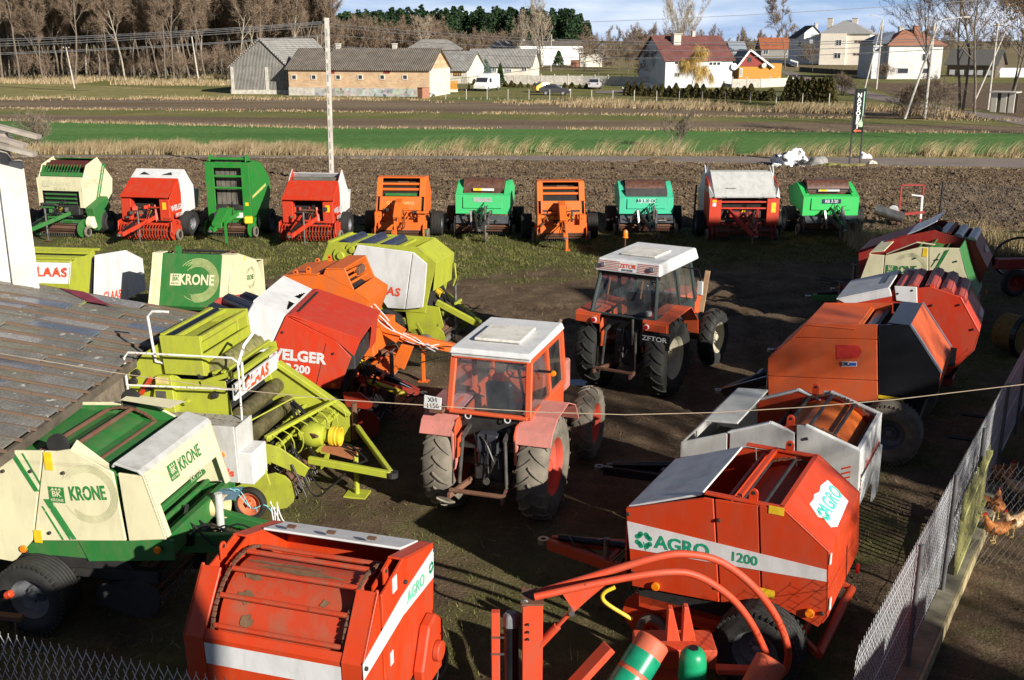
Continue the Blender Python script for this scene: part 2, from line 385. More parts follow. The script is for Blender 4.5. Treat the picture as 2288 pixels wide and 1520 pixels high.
def zyard(X, Y):
    g = gmask(X, Y); z = .05 * (fbm(X, Y, .35, 2, 41) - .5) + .06 * fbm(X, Y, 3.4, 3, 43) * (1 - g * .6) * (.4 + fbm(X, Y, .8, 2, 47))
    for off in (0, 1.7):       # wheel ruts curving through the mud
        d = np.abs((Y - 25.5 - .10 * (X - 2) - .03 * (X - 2) ** 2) - off)
        z -= (.06 + .025 * np.sin(X * 24 + d * 9)) * np.exp(-(d / .28) ** 2) * (X > -3) * (X < 12)
        d2 = np.abs(X - 3.1 - off - .12 * (Y - 16)); z -= (.045 + .02 * np.sin(Y * 26 + d2 * 9)) * np.exp(-(d2 / .22) ** 2) * (Y < 30) * (Y > 12)
    return z - .02
grid('yard_ground', -22, 26, lambda x: 7.0, lambda x: xl(l_near, x), .085, 400, zyard, m_grassy, gmask)
# ---- grass, reeds and dry stalks (geometry, one object per kind of cover)
def blades(name, P, h, wdt, lean, mat, seg=2, jitter=.5, sd=1, stiff=1.0):
    """P (n,3) feet, h (n,) heights, lean (n,2) tip offset per height"""
    r = np.random.default_rng(sd); n = len(P); a = r.uniform(0, PI, n); dx = np.cos(a) * wdt / 2; dy = np.sin(a) * wdt / 2
    V = []; k = seg
    for i in range(k + 1):
        t = i / k; wv = (1 - t * .92)
        cx = P[:, 0] + lean[:, 0] * h * t ** 2; cy = P[:, 1] + lean[:, 1] * h * t ** 2; cz = P[:, 2] + h * t * (1 - .25 * t * np.hypot(lean[:, 0], lean[:, 1]))
        V.append(np.stack([cx - dx * wv, cy - dy * wv, cz], -1)); V.append(np.stack([cx + dx * wv, cy + dy * wv, cz], -1))
    V = np.stack(V, 1).reshape(-1, 3); b = np.arange(n) * (2 * (k + 1)); Fs = []
    for i in range(k): Fs.append(np.stack([b + 2 * i, b + 2 * i + 1, b + 2 * i + 3, b + 2 * i + 2], -1))
    o = np_mesh(name, V, np.concatenate(Fs), mat); return tag(o, kind='stuff')
def leafmat(name, cols, scale=.5, rough=.8):
    m, n, l, p = newmat(name); a = noise_n(n, l, scale, 5, .7); r = ramp(n, [(.32, cols[0]), (.5, cols[1]), (.68, cols[2])]); l(a.outputs[0], r.inputs[0])
    l(r.outputs[0], p.inputs['Base Color']); p.inputs['Roughness'].default_value = rough; p.inputs['Specular IOR Level'].default_value = .2
    return m
m_blade = leafmat('turf_blade', [(.055, .070, .014), (.105, .118, .028), (.27, .22, .10)], 1.6)
m_straw = leafmat('straw', [(.26, .19, .10), (.42, .33, .18), (.60, .50, .31)], .8)
m_straw2 = leafmat('brown_reed', [(.22, .16, .09), (.34, .26, .15), (.48, .38, .24)], .8)
r = RNG
def scatter(n, x0, x1, y0, y1, dens): 
    X = r.uniform(x0, x1, n); Y = r.uniform(y0, y1, n); k = r.uniform(0, 1, n) < dens(X, Y); return X[k], Y[k]
X, Y = scatter(430000, -16, 17, 9.0, 38.5, lambda X, Y: gmask(X, Y) ** 1.3 * np.clip(fbm(X, Y, 2.2, 3, 55) * 2.2 - .5, 0, 1) * np.clip(1.35 - (Y - 9) / 45, .4, 1))
Z = zyard(X, Y) - .01; n_ = len(X)
blades('turf', np.stack([X, Y, Z], -1), r.uniform(.03, .085, n_) * (1 + .5 * (Y > 30)), .010 + .0006 * Y, r.normal(0, .5, (n_, 2)), m_blade, 1, sd=3)
# clods, stones and straw litter on the mud
def bits(name, X, Y, s, mat, flat=.6, kind='stuff', sd=1, zf=zyard):
    q = np.random.default_rng(sd); n = len(X); a = q.uniform(0, 6.28, n); P = np.stack([X, Y, zf(X, Y)], -1); V = []
    for k in range(5): b = a + k * 1.2566; rr_ = s * q.uniform(.6, 1.2, n); V.append(P + np.stack([np.cos(b) * rr_, np.sin(b) * rr_, -s * .1], -1))
    V.append(P + np.stack([q.normal(0, .2, n) * s, q.normal(0, .2, n) * s, s * flat], -1)); V = np.stack(V, 1).reshape(-1, 3); b = np.arange(n) * 6
    return tag(np_mesh(name, V, np.concatenate([np.stack([b + k, b + (k + 1) % 5, b + 5], -1) for k in range(5)]), mat), kind=kind)
X, Y = scatter(70000, -14, 16, 9, 34, lambda X, Y: (1 - gmask(X, Y)) * np.clip(fbm(X, Y, 1.1, 3, 91) * 3 - 1.1, 0, 1)); bits('mud_clods', X, Y, r.uniform(.008, .045, len(X)) * r.uniform(.3, 1, len(X)), m_grassy, sd=2)
X, Y = r.uniform(-30, 34, 90000), r.uniform(37.5, 62, 90000); k = (Y < np.interp(X, [q[0] for q in l_pf], [q[1] for q in l_pf]) - .2) & (Y > np.interp(X, [q[0] for q in l_near], [q[1] for q in l_near]) + .2); X, Y = X[k], Y[k]; bits('ploughed_clods', X, Y, r.uniform(.03, .10, len(X)), m_soil, .8, sd=5, zf=zplough)
X, Y = scatter(14000, -14, 16, 9, 36, lambda X, Y: np.clip(fbm(X, Y, .7, 3, 92) * 3 - 1.1, 0, 1)); n_ = len(X)
blades('straw_litter', np.stack([X, Y, zyard(X, Y) + .005], -1), r.uniform(.04, .14, n_), .007, r.normal(0, 2.5, (n_, 2)), leafmat('litter_straw', [(.26, .19, .10), (.42, .33, .18), (.60, .50, .31)], .8), 1, sd=4)
# brown reeds left, pale wind-bent stalks right, along the far side of the lane
xs = np.concatenate([r.uniform(-34, -12, 30000), r.uniform(-12, 0, 7000), r.uniform(0, 40, 5200)])
yr = np.array([xl(l_rf, x) for x in xs]); yv = np.array([xl(l_vf, x) for x in xs]); tt = r.uniform(0.12, 1, len(xs)); ys = yr + (yv - yr) * tt * np.where(xs < -12, 1.0, .8) + r.normal(0, .15, len(xs))
cl_ = fbm(xs, ys * .5, .7, 2, 61); keep = r.uniform(0, 1, len(xs)) < np.clip((cl_ - .3) * 3.4, .08, 1); xs, ys = xs[keep], ys[keep]; cl_ = cl_[keep]
hh = np.where(xs < -11, r.uniform(.3, .78, len(xs)), r.uniform(.15, .42, len(xs))) * (.6 + cl_ * .8)
blades('dry_reeds', np.stack([xs, ys, xs * 0], -1), hh, .035, np.stack([r.normal(.45, .25, len(xs)), r.normal(0, .2, len(xs))], -1), m_straw2, 3, sd=5)
cx = np.concatenate([r.uniform(-8, 34, 75)]); feet = []; ln = []; hs = []
for c in cx:
    k = r.integers(25, 70); yy = xl(l_rf, c) + r.uniform(1.0, 2.6)
    feet.append(np.stack([c + r.normal(0, .28, k), yy + r.normal(0, .15, k), np.zeros(k)], -1)); ln.append(np.stack([r.normal(.75, .22, k), r.normal(0, .12, k)], -1)); hs.append(r.uniform(.5, 1.35, k))
blades('pale_grass_stalks', np.concatenate(feet), np.concatenate(hs), .024, np.concatenate(ln), m_straw, 4, sd=6)
# low dry fringe on the field edges further out
def fringe(name, ln_, n, x0, x1, sp, h, mat, sd, wd=.06, lean=.3):
    X = r.uniform(x0, x1, n); Y = np.array([xl(ln_, x) for x in X]) + r.normal(0, sp, n); k = fbm(X, Y, .25, 3, sd) > .40; X, Y = X[k], Y[k]; n = len(X)
    blades(name, np.stack([X, Y, X * 0], -1), r.uniform(h * .3, h, n) * (.5 + fbm(X, Y, .15, 2, sd + 3)), wd, np.stack([r.normal(lean, .3, n), r.normal(0, .3, n)], -1), mat, 2, sd=sd)
fringe('field_edge_grass', l_gf, 5000, -60, 55, .5, .3, m_straw2, 71, .06)
fringe('headland_grass', l_s1, 5000, -70, 60, .9, .25, m_straw2, 72, .08)
fringe('meadow_edge_grass', l_b2, 8000, -75, 20, 1.8, .4, m_straw2, 73, .09)
fringe('lane_edge_grass', l_pf, 9000, -36, 40, .35, .16, m_straw2, 74, .03)
X = r.uniform(5, 42, 9000); Y = np.array([xl(l_b2, x) for x in X]) + r.uniform(-8, 3, 9000); k = fbm(X, Y, .2, 3, 75) > .45; X, Y = X[k], Y[k]
blades('rough_grass', np.stack([X, Y, X * 0], -1), r.uniform(.3, .9, len(X)), .09, np.stack([r.normal(.3, .3, len(X)), r.normal(0, .3, len(X))], -1), m_straw2, 2, sd=8)
X = r.uniform(-95, -38, 26000); Y = r.uniform(136, 205, 26000); k = (fbm(X, Y, .12, 3, 76) > .40) & (Y > 178 - (X + 95) * .25) ; X, Y = X[k], Y[k]
blades('meadow_tussocks', np.stack([X, Y, X * 0], -1), r.uniform(.3, .9, len(X)), .14, np.stack([r.normal(.2, .3, len(X)), r.normal(0, .3, len(X))], -1), m_straw2, 2, sd=9)
X = r.uniform(11.5, 17.5, 2600); Y = r.uniform(33.8, 36.5, 2600)
blades('dry_weeds', np.stack([X, Y, X * 0], -1), r.uniform(.3, 1.1, len(X)) * (.4 + fbm(X, Y, 1, 2, 8)), .02, np.stack([r.normal(0, .4, len(X)), r.normal(0, .3, len(X))], -1), m_straw, 3, sd=10)

# ---------------------------------------------------------------- trees
m_bark = plain('bark', (.16, .13, .10), .95, var=.4, scale=3)
m_bark_pale = plain('pale_bark', (.33, .29, .23), .9, var=.3, scale=2)
m_twig = leafmat('twig', [(.135, .095, .066), (.19, .138, .098), (.255, .19, .14)], .3)
m_twig_pale = leafmat('pale_twig', [(.24, .19, .14), (.34, .28, .21), (.44, .37, .28)], .3)
m_twig_yel = leafmat('willow_twig', [(.40, .26, .07), (.55, .38, .12), (.65, .47, .18)], .3)
m_leaf_brown = leafmat('dead_leaf', [(.13, .07, .03), (.22, .13, .05), (.32, .20, .08)], .9)
m_needle = leafmat('pine_needle', [(.010, .026, .012), (.020, .045, .018), (.040, .072, .028)], .12)
m_thuja = leafmat('thuja_leaf', [(.045, .042, .012), (.075, .065, .02), (.12, .09, .03)], .5)
m_ever = leafmat('evergreen_leaf', [(.012, .035, .010), (.025, .06, .015), (.05, .09, .03)], .7)
def branch_tree(seed, H_, spread=.3, levels=4, twigs=1800, clear=.3, upright=.6, tw_w=.03, tw_l=.9, nb=9, droop=0, multi=1):
    """returns (trunk MB, limb MB, twig verts/faces arrays)"""
    rr = random.Random(seed); T = MB(); Lm = MB(); tips = []
    def grow(p, d, ln, rad, lv, mb):
        pts = [Vector(p)]; rs = [rad]; q = Vector(p); dd = Vector(d); ns = 5 if lv == 0 else 3
        for i in range(ns):
            dd = (dd + Vector((rr.gauss(0, .10), rr.gauss(0, .10), (upright * .16 - droop * .2) if lv else .05))).normalized(); q = q + dd * ln / ns
            pts.append(q.copy()); rs.append(max(rad * (1 - .82 * (i + 1) / ns), .008))
        mb.tube(pts, rs, 7 if lv == 0 else (4 if lv == 1 else 3), close=False)
        if lv >= levels - 1:
            tips.append((pts, ln)); return
        if lv >= 1: tips.append((pts[1:], ln * .7))
        k = nb if lv == 0 else 5
        for j in range(k):
            t = (clear + (1 - clear) * (j + .5) / k) if lv == 0 else (.25 + .75 * (j + .6) / k)
            f = t * ns; i = min(int(f), ns - 1); b = pts[i].lerp(pts[i + 1], f - i)
            az = rr.uniform(0, 2 * PI); tilt = rr.uniform(.5, 1.0) * (1.15 - upright * .5)
            ref = (pts[i + 1] - pts[i]).normalized(); o = ref.orthogonal().normalized(); o.rotate(Matrix.Rotation(az, 3, ref))
            nd = (ref * math.cos(tilt) + o * math.sin(tilt)).normalized()
            fall = (1.15 - .75 * t) if lv == 0 else (1 - .4 * t)
            grow(b, nd, ln * (spread * 1.7 if lv == 0 else .55) * fall * rr.uniform(.75, 1.2), max(rs[i] * .5, .012), lv + 1, Lm)
    for s_ in range(multi):
        a = rr.uniform(0, 6.28) if multi > 1 else 0; d0 = Vector((math.cos(a) * .16, math.sin(a) * .16, 1)) if multi > 1 else Vector((0, 0, 1))
        grow(Vector((math.cos(a) * .15 * (multi > 1), math.sin(a) * .15 * (multi > 1), -.1)), d0.normalized(), H_ * rr.uniform(.85, 1), H_ * .0075 + .03, 0, T)
    nr = np.random.default_rng(seed); W = np.array([t[1] for t in tips]); W = W / W.sum(); idx = nr.choice(len(tips), twigs, p=W)
    A = np.zeros((twigs, 3)); D = np.zeros((twigs, 3))
    for i, k in enumerate(idx):
        pts = tips[k][0]; f = nr.uniform(0, len(pts) - 1.001); j = int(f); b = pts[j].lerp(pts[j + 1], f - j); d = (pts[j + 1] - pts[j]).normalized()
        A[i] = b; D[i] = np.array(d) * .7 + nr.normal(0, .55, 3) + np.array([0, 0, .35 * upright - droop])
    D /= np.linalg.norm(D, axis=1)[:, None]; Ln = nr.uniform(.4, 1.1, twigs)[:, None] * tw_l
    S = np.cross(D, nr.normal(0, 1, (twigs, 3))); S /= np.linalg.norm(S, axis=1)[:, None]; S *= tw_w / 2
    B = A + D * Ln; B[:, 2] -= droop * Ln[:, 0] * .5
    V = np.stack([A - S, A + S, B + S * .3, B - S * .3], 1).reshape(-1, 3); Fc = np.arange(twigs * 4).reshape(-1, 4)
    return T, Lm, V, Fc
def crown_obj(Lm, V, Fc, mats, parent, name='crown'):
    v0 = np.array(Lm.v, dtype=float).reshape(-1, 3) if Lm.v else np.zeros((0, 3)); fq = [f for f in Lm.f if len(f) == 4]
    F0 = np.array(fq, dtype=int).reshape(-1, 4) if fq else np.zeros((0, 4), int)
    Va = np.concatenate([v0, V]); Fa = np.concatenate([F0, Fc + len(v0)]); mi = np.concatenate([np.zeros(len(F0), int), np.ones(len(Fc), int)])
    return np_mesh(name, Va, Fa, mats, mi, parent=parent)
def make_tree(name, label, cat, seed, H_, mats=(None, None), group=None, leaves=None, **k):
    root = thing(name, label, cat, group=group); T, Lm, V, Fc = branch_tree(seed, H_, **k)
    bk = mats[0] or m_bark; tw = mats[1] or m_twig
    T.build('trunk', bk, root); crown_obj(Lm, V, Fc, [bk, tw], root)
    if leaves:
        nr = np.random.default_rng(seed); idx = nr.integers(0, len(V) // 4, leaves[0]); P = V[idx * 4 + 2] + nr.normal(0, .15, (leaves[0], 3))
        leafcloud('leaves', P, leaves[1], leaves[2], root, seed)
    return root
def leafcloud(name, P, s, mat, parent=None, sd=0, flat=0):
    nr = np.random.default_rng(sd); n = len(P); a = nr.normal(0, 1, (n, 3)); a /= np.linalg.norm(a, axis=1)[:, None]; b = np.cross(a, nr.normal(0, 1, (n, 3))); b /= np.linalg.norm(b, axis=1)[:, None]
    sz = s * nr.uniform(.5, 1.3, n)[:, None]; V = np.stack([P - a * sz, P - b * sz * .6, P + a * sz, P + b * sz * .6], 1).reshape(-1, 3)
    return np_mesh(name, V, np.arange(n * 4).reshape(-1, 4), mat, parent=parent)
# left wood: trees one can tell apart along its edge, then the mass behind
protos = []
for i in range(7):
    pale = i == 2
    protos.append(make_tree('forest_tree', 'bare grey-brown tree with a tall slim trunk at the edge of the left wood', 'tree', 100 + i, 17 + i * .7, (m_bark_pale if pale else m_bark, m_twig), 'bare trees along the edge of the wood', twigs=4800, clear=.28 + .05 * (i % 3), upright=.9, tw_w=.05, tw_l=1.15, nb=13, spread=.2))
rr = random.Random(5); pos = []
for k in range(125):
    px = 4 + k * 5.9 + rr.uniform(-4, 4); d = rr.uniform(182, 204) + (14 if px > 480 else 0) + k % 3 * 13 + (px > 620) * 15
    pos.append(((px - CX) / F * d * 1.0, d))
for k, (x, y) in enumerate(pos):
    p = protos[k % 7]; tone = k % 7
    lab = 'bare pale-barked tree with a tall slim trunk along the edge of the left wood' if tone == 2 else 'bare brown tree with a tall slim trunk along the edge of the left wood'
    if k < 7: p.location = (x, y, 0); p.rotation_euler = (0, 0, rr.uniform(0, 6)); p['label'] = lab; o = p
    else: o = dup(p, (x, y, 0), rr.uniform(0, 6), lab, scale=rr.uniform(.85, 1.12))
    o['group'] = 'pale-barked trees along the edge of the wood' if tone == 2 else 'brown bare trees along the edge of the wood'
def mass(name, plist, variants, mats):
    Vs = []; Fs = []; mi = []; o = 0
    for (x, y, s, a, k) in plist:
        V, Fq, m_ = variants[k]; c, s_ = math.cos(a), math.sin(a); W = V * s; W = np.stack([W[:, 0] * c - W[:, 1] * s_ + x, W[:, 0] * s_ + W[:, 1] * c + y, W[:, 2]], -1)
        Vs.append(W); Fs.append(Fq + o); mi.append(m_); o += len(V)
    return tag(np_mesh(name, np.concatenate(Vs), np.concatenate(Fs), mats, np.concatenate(mi)), kind='stuff')
def variant(seed, H_, **k):
    T, Lm, V, Fc = branch_tree(seed, H_, **k); v1 = np.array(T.v); f1 = np.array([f for f in T.f if len(f) == 4]); v2 = np.array(Lm.v); f2 = np.array([f for f in Lm.f if len(f) == 4])
    return (np.concatenate([v1, v2, V]), np.concatenate([f1, f2 + len(v1), Fc + len(v1) + len(v2)]), np.concatenate([np.zeros(len(f1) + len(f2), int), np.ones(len(Fc), int)]))
vars_ = [variant(200 + i, 18 + i, twigs=1700, levels=3, clear=.2, upright=.8, tw_w=.09, tw_l=1.5, nb=10, spread=.2) for i in range(4)]
pl_ = []
for k in range(230):
    d = rr.uniform(225, 330); px = rr.uniform(-60, 735 - (d < 250) * 60); pl_.append(((px - CX) / F * d, d, rr.uniform(.85, 1.12), rr.uniform(0, 6), k % 4))
mass('wood', pl_, vars_, [m_bark, m_twig])
vb = [variant(300 + i, 4.0 + i * .6, twigs=420, levels=3, clear=.05, upright=.5, tw_w=.06, tw_l=1.1, nb=8, spread=.5) for i in range(3)]
pl_ = []
for k in range(260):
    d = rr.uniform(188, 260); px = rr.uniform(-40, 640); pl_.append(((px - CX) / F * d, d, rr.uniform(.5, 1.0), rr.uniform(0, 6), k % 3))
mass('undergrowth', pl_, vb, [m_bark, m_twig])
# brown wood behind the barns
vm = [variant(340 + i, 14 + i, twigs=800, levels=3, clear=.12, upright=.7, tw_w=.13, tw_l=1.7, nb=9, spread=.26) for i in range(4)]
pl_ = []
for k in range(190):
    px = rr.uniform(700, 1190); d = rr.uniform(330, 420); pl_.append(((px - CX) / F * d, d, rr.uniform(.62, .86) * (1.0 if px < 1000 else .72), rr.uniform(0, 6), k % 4))
for k in range(150):
    px = rr.uniform(1280, 2350); d = rr.uniform(430, 620); pl_.append(((px - CX) / F * d, d, rr.uniform(.45, .8), rr.uniform(0, 6), k % 4))
mass('brown_wood', pl_, vm, [m_bark, m_twig])
# pine forest on the skyline
def pine_var(seed, H_):
    nr = np.random.default_rng(seed); n = 230; t = nr.uniform(0, 1, n) ** .8; z = H_ * (.28 + .72 * t); R_ = H_ * .15 * (1.1 - t) ** .6 * nr.uniform(.3, 1, n); a = nr.uniform(0, 2 * PI, n)
    cl2 = (np.sin(a * 3 + t * 14 + seed) * .25 + 1); P = np.stack([np.cos(a) * R_ * cl2, np.sin(a) * R_ * cl2, z], -1)
    u = nr.normal(0, 1, (n, 3)); u[:, 2] *= .4; u /= np.linalg.norm(u, axis=1)[:, None]; b = np.cross(u, nr.normal(0, 1, (n, 3))); b /= np.linalg.norm(b, axis=1)[:, None]; s = H_ * .035 * nr.uniform(.6, 1.4, n)[:, None]
    V = np.stack([P - u * s, P - b * s * .7, P + u * s, P + b * s * .7], 1).reshape(-1, 3); Fq = np.arange(n * 4).reshape(-1, 4); mi = np.ones(n, int)
    T = MB().tube([(0, 0, -.5), (0, 0, H_ * .9)], [.3, .08], 4, close=False); tv = np.array(T.v); tf = np.array(T.f)
    return np.concatenate([tv, V]), np.concatenate([tf, Fq + len(tv)]), np.concatenate([np.zeros(len(tf), int), mi])
vp = [pine_var(400 + i, 20 + i) for i in range(5)]; pl_ = []
for k in range(560):
    px = rr.uniform(735, 1312); d = rr.uniform(500, 600); h = .77 + .11 * math.sin(min(max((px - 690) / 330, 0), 1) * PI / 2); h *= 1 if px < 1270 else 1 - (px - 1270) / 130
    pl_.append(((px - CX) / F * d, d, h * rr.uniform(.9, 1.08), rr.uniform(0, 6), k % 5))
for k in range(110):
    px = rr.uniform(260, 735); d = rr.uniform(330, 370); pl_.append(((px - CX) / F * d, d, rr.uniform(.8, .95), rr.uniform(0, 6), k % 5))
mass('pine_forest', pl_, vp, [m_bark, m_needle])
# single trees
def place(o, px, py, rz=0): p = at(px, py); o.location = (p.x, p.y, 0); o.rotation_euler = (0, 0, rz); return o
def ptree(px, d, name, label, seed, H_, **k):
    o = make_tree(name, label, 'tree', seed, H_, **k); o.location = ((px - CX) / F * d, d, 0); return o
ptree(746, 300, 'bare_tree', 'slender bare tree whose top shows against the sky just right of the concrete pole', 501, 18.5, twigs=2200, tw_w=.07, upright=.8, spread=.16, mats=(m_bark, m_twig_pale))
ptree(1210, 290, 'poplar', 'broad pale bare tree with many upright limbs in front of the pine forest', 502, 16.5, twigs=5200, tw_w=.06, upright=1.0, multi=5, spread=.24, clear=.15, mats=(m_bark_pale, m_twig_pale), nb=10)
ptree(1152, 300, 'poplar', 'smaller pale bare tree left of the broad one, in front of the pine forest', 503, 13.5, twigs=3200, tw_w=.06, upright=1.0, multi=3, spread=.2, clear=.2, mats=(m_bark_pale, m_twig_pale))
ptree(955, 310, 'poplar', 'pale bare tree rising from the brown wood above the grey hipped barn roof', 504, 13.8, twigs=2800, tw_w=.07, upright=.9, multi=2, spread=.2, mats=(m_bark_pale, m_twig_pale))
ptree(1512, 255, 'poplar', 'tall pale bare tree with a broad fan crown behind the maroon-roofed house', 505, 16.8, twigs=6500, tw_w=.045, upright=1.0, multi=5, spread=.25, clear=.18, mats=(m_bark_pale, m_twig_pale))
ptree(1735, 270, 'bare_tree', 'round-crowned bare tree standing alone above the orange-roofed house', 506, 16.0, twigs=5200, tw_w=.05, tw_l=.9, upright=.45, spread=.33, clear=.38, mats=(m_bark, m_twig))
ptree(1462, 240, 'bare_tree', 'low twisted dark bare tree left of the maroon-roofed house', 507, 9.5, twigs=3200, tw_w=.05, upright=.2, spread=.42, clear=.25)
for k, (px, d, h) in enumerate([(1330, 205, 6.2), (1395, 220, 6.4), (1455, 165, 5.5), (1425, 200, 4.8), (1375, 240, 6.0), (1300, 250, 6.5), (1480, 215, 6.5)]):
    ptree(px, d, 'orchard_tree', ['low bare orchard tree with a dense dome of twigs beside the pale square hut', 'bare orchard tree on the lawn behind the concrete fence', 'bare bush-like tree arching over the parked dark estate car', 'small bare orchard tree left of the maroon-roofed house', 'bare orchard tree in the dark thicket below the grey shed', 'bare tree by the end of the long white barn', 'bare dark tree at the left corner of the maroon-roofed house'][k], 520 + k, h, twigs=3000, tw_w=.04, tw_l=.7, upright=.15, spread=.45, clear=.2, group='bare orchard trees')
ptree(1533, 149, 'willow', 'small weeping willow with yellow-orange twigs in front of the maroon-roofed house', 530, 5.2, twigs=5200, tw_w=.025, tw_l=1.1, upright=.0, droop=.9, spread=.42, clear=.3, mats=(m_bark, m_twig_yel))
ptree(1795, 235, 'bare_tree', 'small bare tree in front of the white wing of the cream house', 531, 5.5, twigs=1500, tw_w=.04, upright=.3, spread=.35)
# big trees at the right edge
big = [(2052, 106, 13.0, 601, .40, 'bare wide-crowned tree leaning over the white brick house from its right', None),
       (2128, 104, 15.0, 602, .26, 'tall dark twin-stemmed tree left of the pair by the village road', None),
       (2156, 103, 15.5, 603, .26, 'tall dark slender tree right of the twin-stemmed one by the village road', (900, .09, m_leaf_brown)),
       (2228, 112, 14.0, 604, .34, 'crooked ivy-wrapped tree with brown leaves beside the white shelter', (5200, .11, m_leaf_brown)),
       (2275, 122, 14.5, 605, .30, 'leafy brown tree cut by the right edge of the photo', (5600, .11, m_leaf_brown))]
for px, d, h, sd_, sp, lab, lv in big:
    ptree(px, d, 'roadside_tree', lab, sd_, h, twigs=3600, tw_w=.022, tw_l=.75, upright=.65, spread=sp, clear=.34, multi=2 if sd_ in (602, 604) else 1, mats=(m_bark, m_twig), leaves=lv, nb=12)
# evergreens of the farm
def cone_bush(name, label, px, py, h, rad, n, s, mat, group=None, cat='shrub', stem=True, obj=None):
    root = thing(name, label, cat, group=group); nr = np.random.default_rng(int(px)); t = nr.uniform(0, 1, n) ** .85; rr_ = rad * (1.02 - t) ** .7 * nr.uniform(.55, 1.05, n); a = nr.uniform(0, 2 * PI, n)
    P = np.stack([np.cos(a) * rr_, np.sin(a) * rr_, h * (t * .98 + .02)], -1); leafcloud('foliage', P, s, mat, root, int(px)); 
    if stem: MB().tube([(0, 0, -.1), (0, 0, h * .8)], [.05, .02], 5).build('stem', m_bark, root)
    return place(root, px, py)
cone_bush('thuja', 'slim dark-green conical thuja right of the white van', 1118, 190, 3.3, .75, 2600, .11, m_ever)
cone_bush('spruce', 'blue-green spruce behind the white van', 1085, 183, 3.6, 1.4, 2200, .13, plain('blue_spruce', (.09, .15, .13), .9))
hp = [(1403 + i * 15.2, 214 + i * .55) for i in range(22)]
hedge0 = None; rr = random.Random(9)
for i, (px, py) in enumerate(hp):
    big_ = i > 21
    if i < 3:
        o = cone_bush('hedge_thuja', 'rust-tinged conical thuja in the hedge row behind the wire fence', px, py, 1.7, .72, 1300, .12, m_thuja, 'thujas in the hedge row'); 
        if hedge0 is None: hedge0 = []
        hedge0.append(o)
    else:
        p = at(px, py); dup(hedge0[i % 3], (p.x, p.y, 0), rr.uniform(0, 6), scale=(rr.uniform(.8, 1.4), 1, rr.uniform(.6, 1.15)))
for i in range(8):
    p = at(1762 + i * 13, 226 + i * .5); dup(hedge0[i % 3], (p.x, p.y, 0), rr.uniform(0, 6), 'taller rust-green thuja at the right end of the hedge', 'tall thujas at the right end of the hedge', scale=(1.3, 1.3, rr.uniform(1.45, 1.7)))
sh = None
for i, (px, py) in enumerate([(1130, 194), (1143, 195), (1150, 196), (1163, 196), (1180, 196), (1195, 196), (1205, 196), (1262, 198), (1278, 198), (1295, 197), (1310, 198), (1060, 190)]):
    if sh is None: sh = cone_bush('border_shrub', 'low rust-brown shrub in the border row on the farm lawn', px, py, .8, .5, 420, .1, m_thuja, 'low shrubs along the lawn border')
    else: p = at(px, py); dup(sh, (p.x, p.y, 0), i, scale=rr.uniform(.7, 1.2))
cone_bush('green_bush', 'bright green conifer by the orchard wall', 1248, 148, 4.0, 1.8, 1500, .22, m_ever)
ptree(1505, 70, 'sapling', 'thin leafless sapling on the grassy verge of the lane', 640, 2.6, twigs=260, tw_w=.015, tw_l=.5, upright=.8, spread=.25, clear=.1, multi=4, mats=(m_bark, m_twig))
ptree(97, 70, 'sapling', 'brown leafless bush at the left end of the reeds', 641, 2.2, twigs=700, tw_w=.02, tw_l=.5, upright=.5, spread=.35, clear=.05, multi=5)
for i, (px, py, h) in enumerate([(2085, 262, 3.0), (2030, 262, 2.2), (1880, 214, 2.2), (1980, 178, 2.2)]):
    p = at(px, py); o = make_tree('brush', ['tangled leafless bush at the foot of the leaning tree', 'low dark bramble beside the leaning pole', 'low brown bush at the bend of the village road', 'small leafless bush at the corner of the white brick house'][i], 'bush', 650 + i, h, twigs=1600, tw_w=.03, tw_l=.6, upright=.3, spread=.5, clear=.02, multi=4); o.location = (p.x, p.y, 0)
# ================================================================ BUILDINGS AND FARM BEYOND THE FIELDS
def slatroof(name, col, sc=1.0, axis=0, moss=.3):
    m, n, l, p = newmat(name); t = n.new('ShaderNodeTexCoord'); wv = n.new('ShaderNodeTexWave'); wv.inputs['Scale'].default_value = sc; wv.bands_direction = 'XYZ'[axis]
    l(t.outputs['Object'], wv.inputs[0]); a = noise_n(n, l, .9, 6, .7); r = ramp(n, [(.3, tuple(c * .6 for c in col)), (.55, col), (.75, tuple(min(1, c * 1.3) for c in col))]); l(a.outputs[0], r.inputs[0])
    rw = ramp(n, [(.0, (.55, .55, .55)), (1, (1.1, 1.1, 1.1))]); l(wv.outputs[0], rw.inputs[0])
    mm = n.new('ShaderNodeMix'); mm.data_type = 'RGBA'; mm.blend_type = 'MULTIPLY'; mm.inputs[0].default_value = .9; l(r.outputs[0], mm.inputs[6]); l(rw.outputs[0], mm.inputs[7])
    l(mm.outputs[2], p.inputs['Base Color']); p.inputs['Roughness'].default_value = .85; b = n.new('ShaderNodeBump'); b.inputs['Distance'].default_value = .06; l(wv.outputs[0], b.inputs['Height']); l(b.outputs[0], p.inputs['Normal']); return m
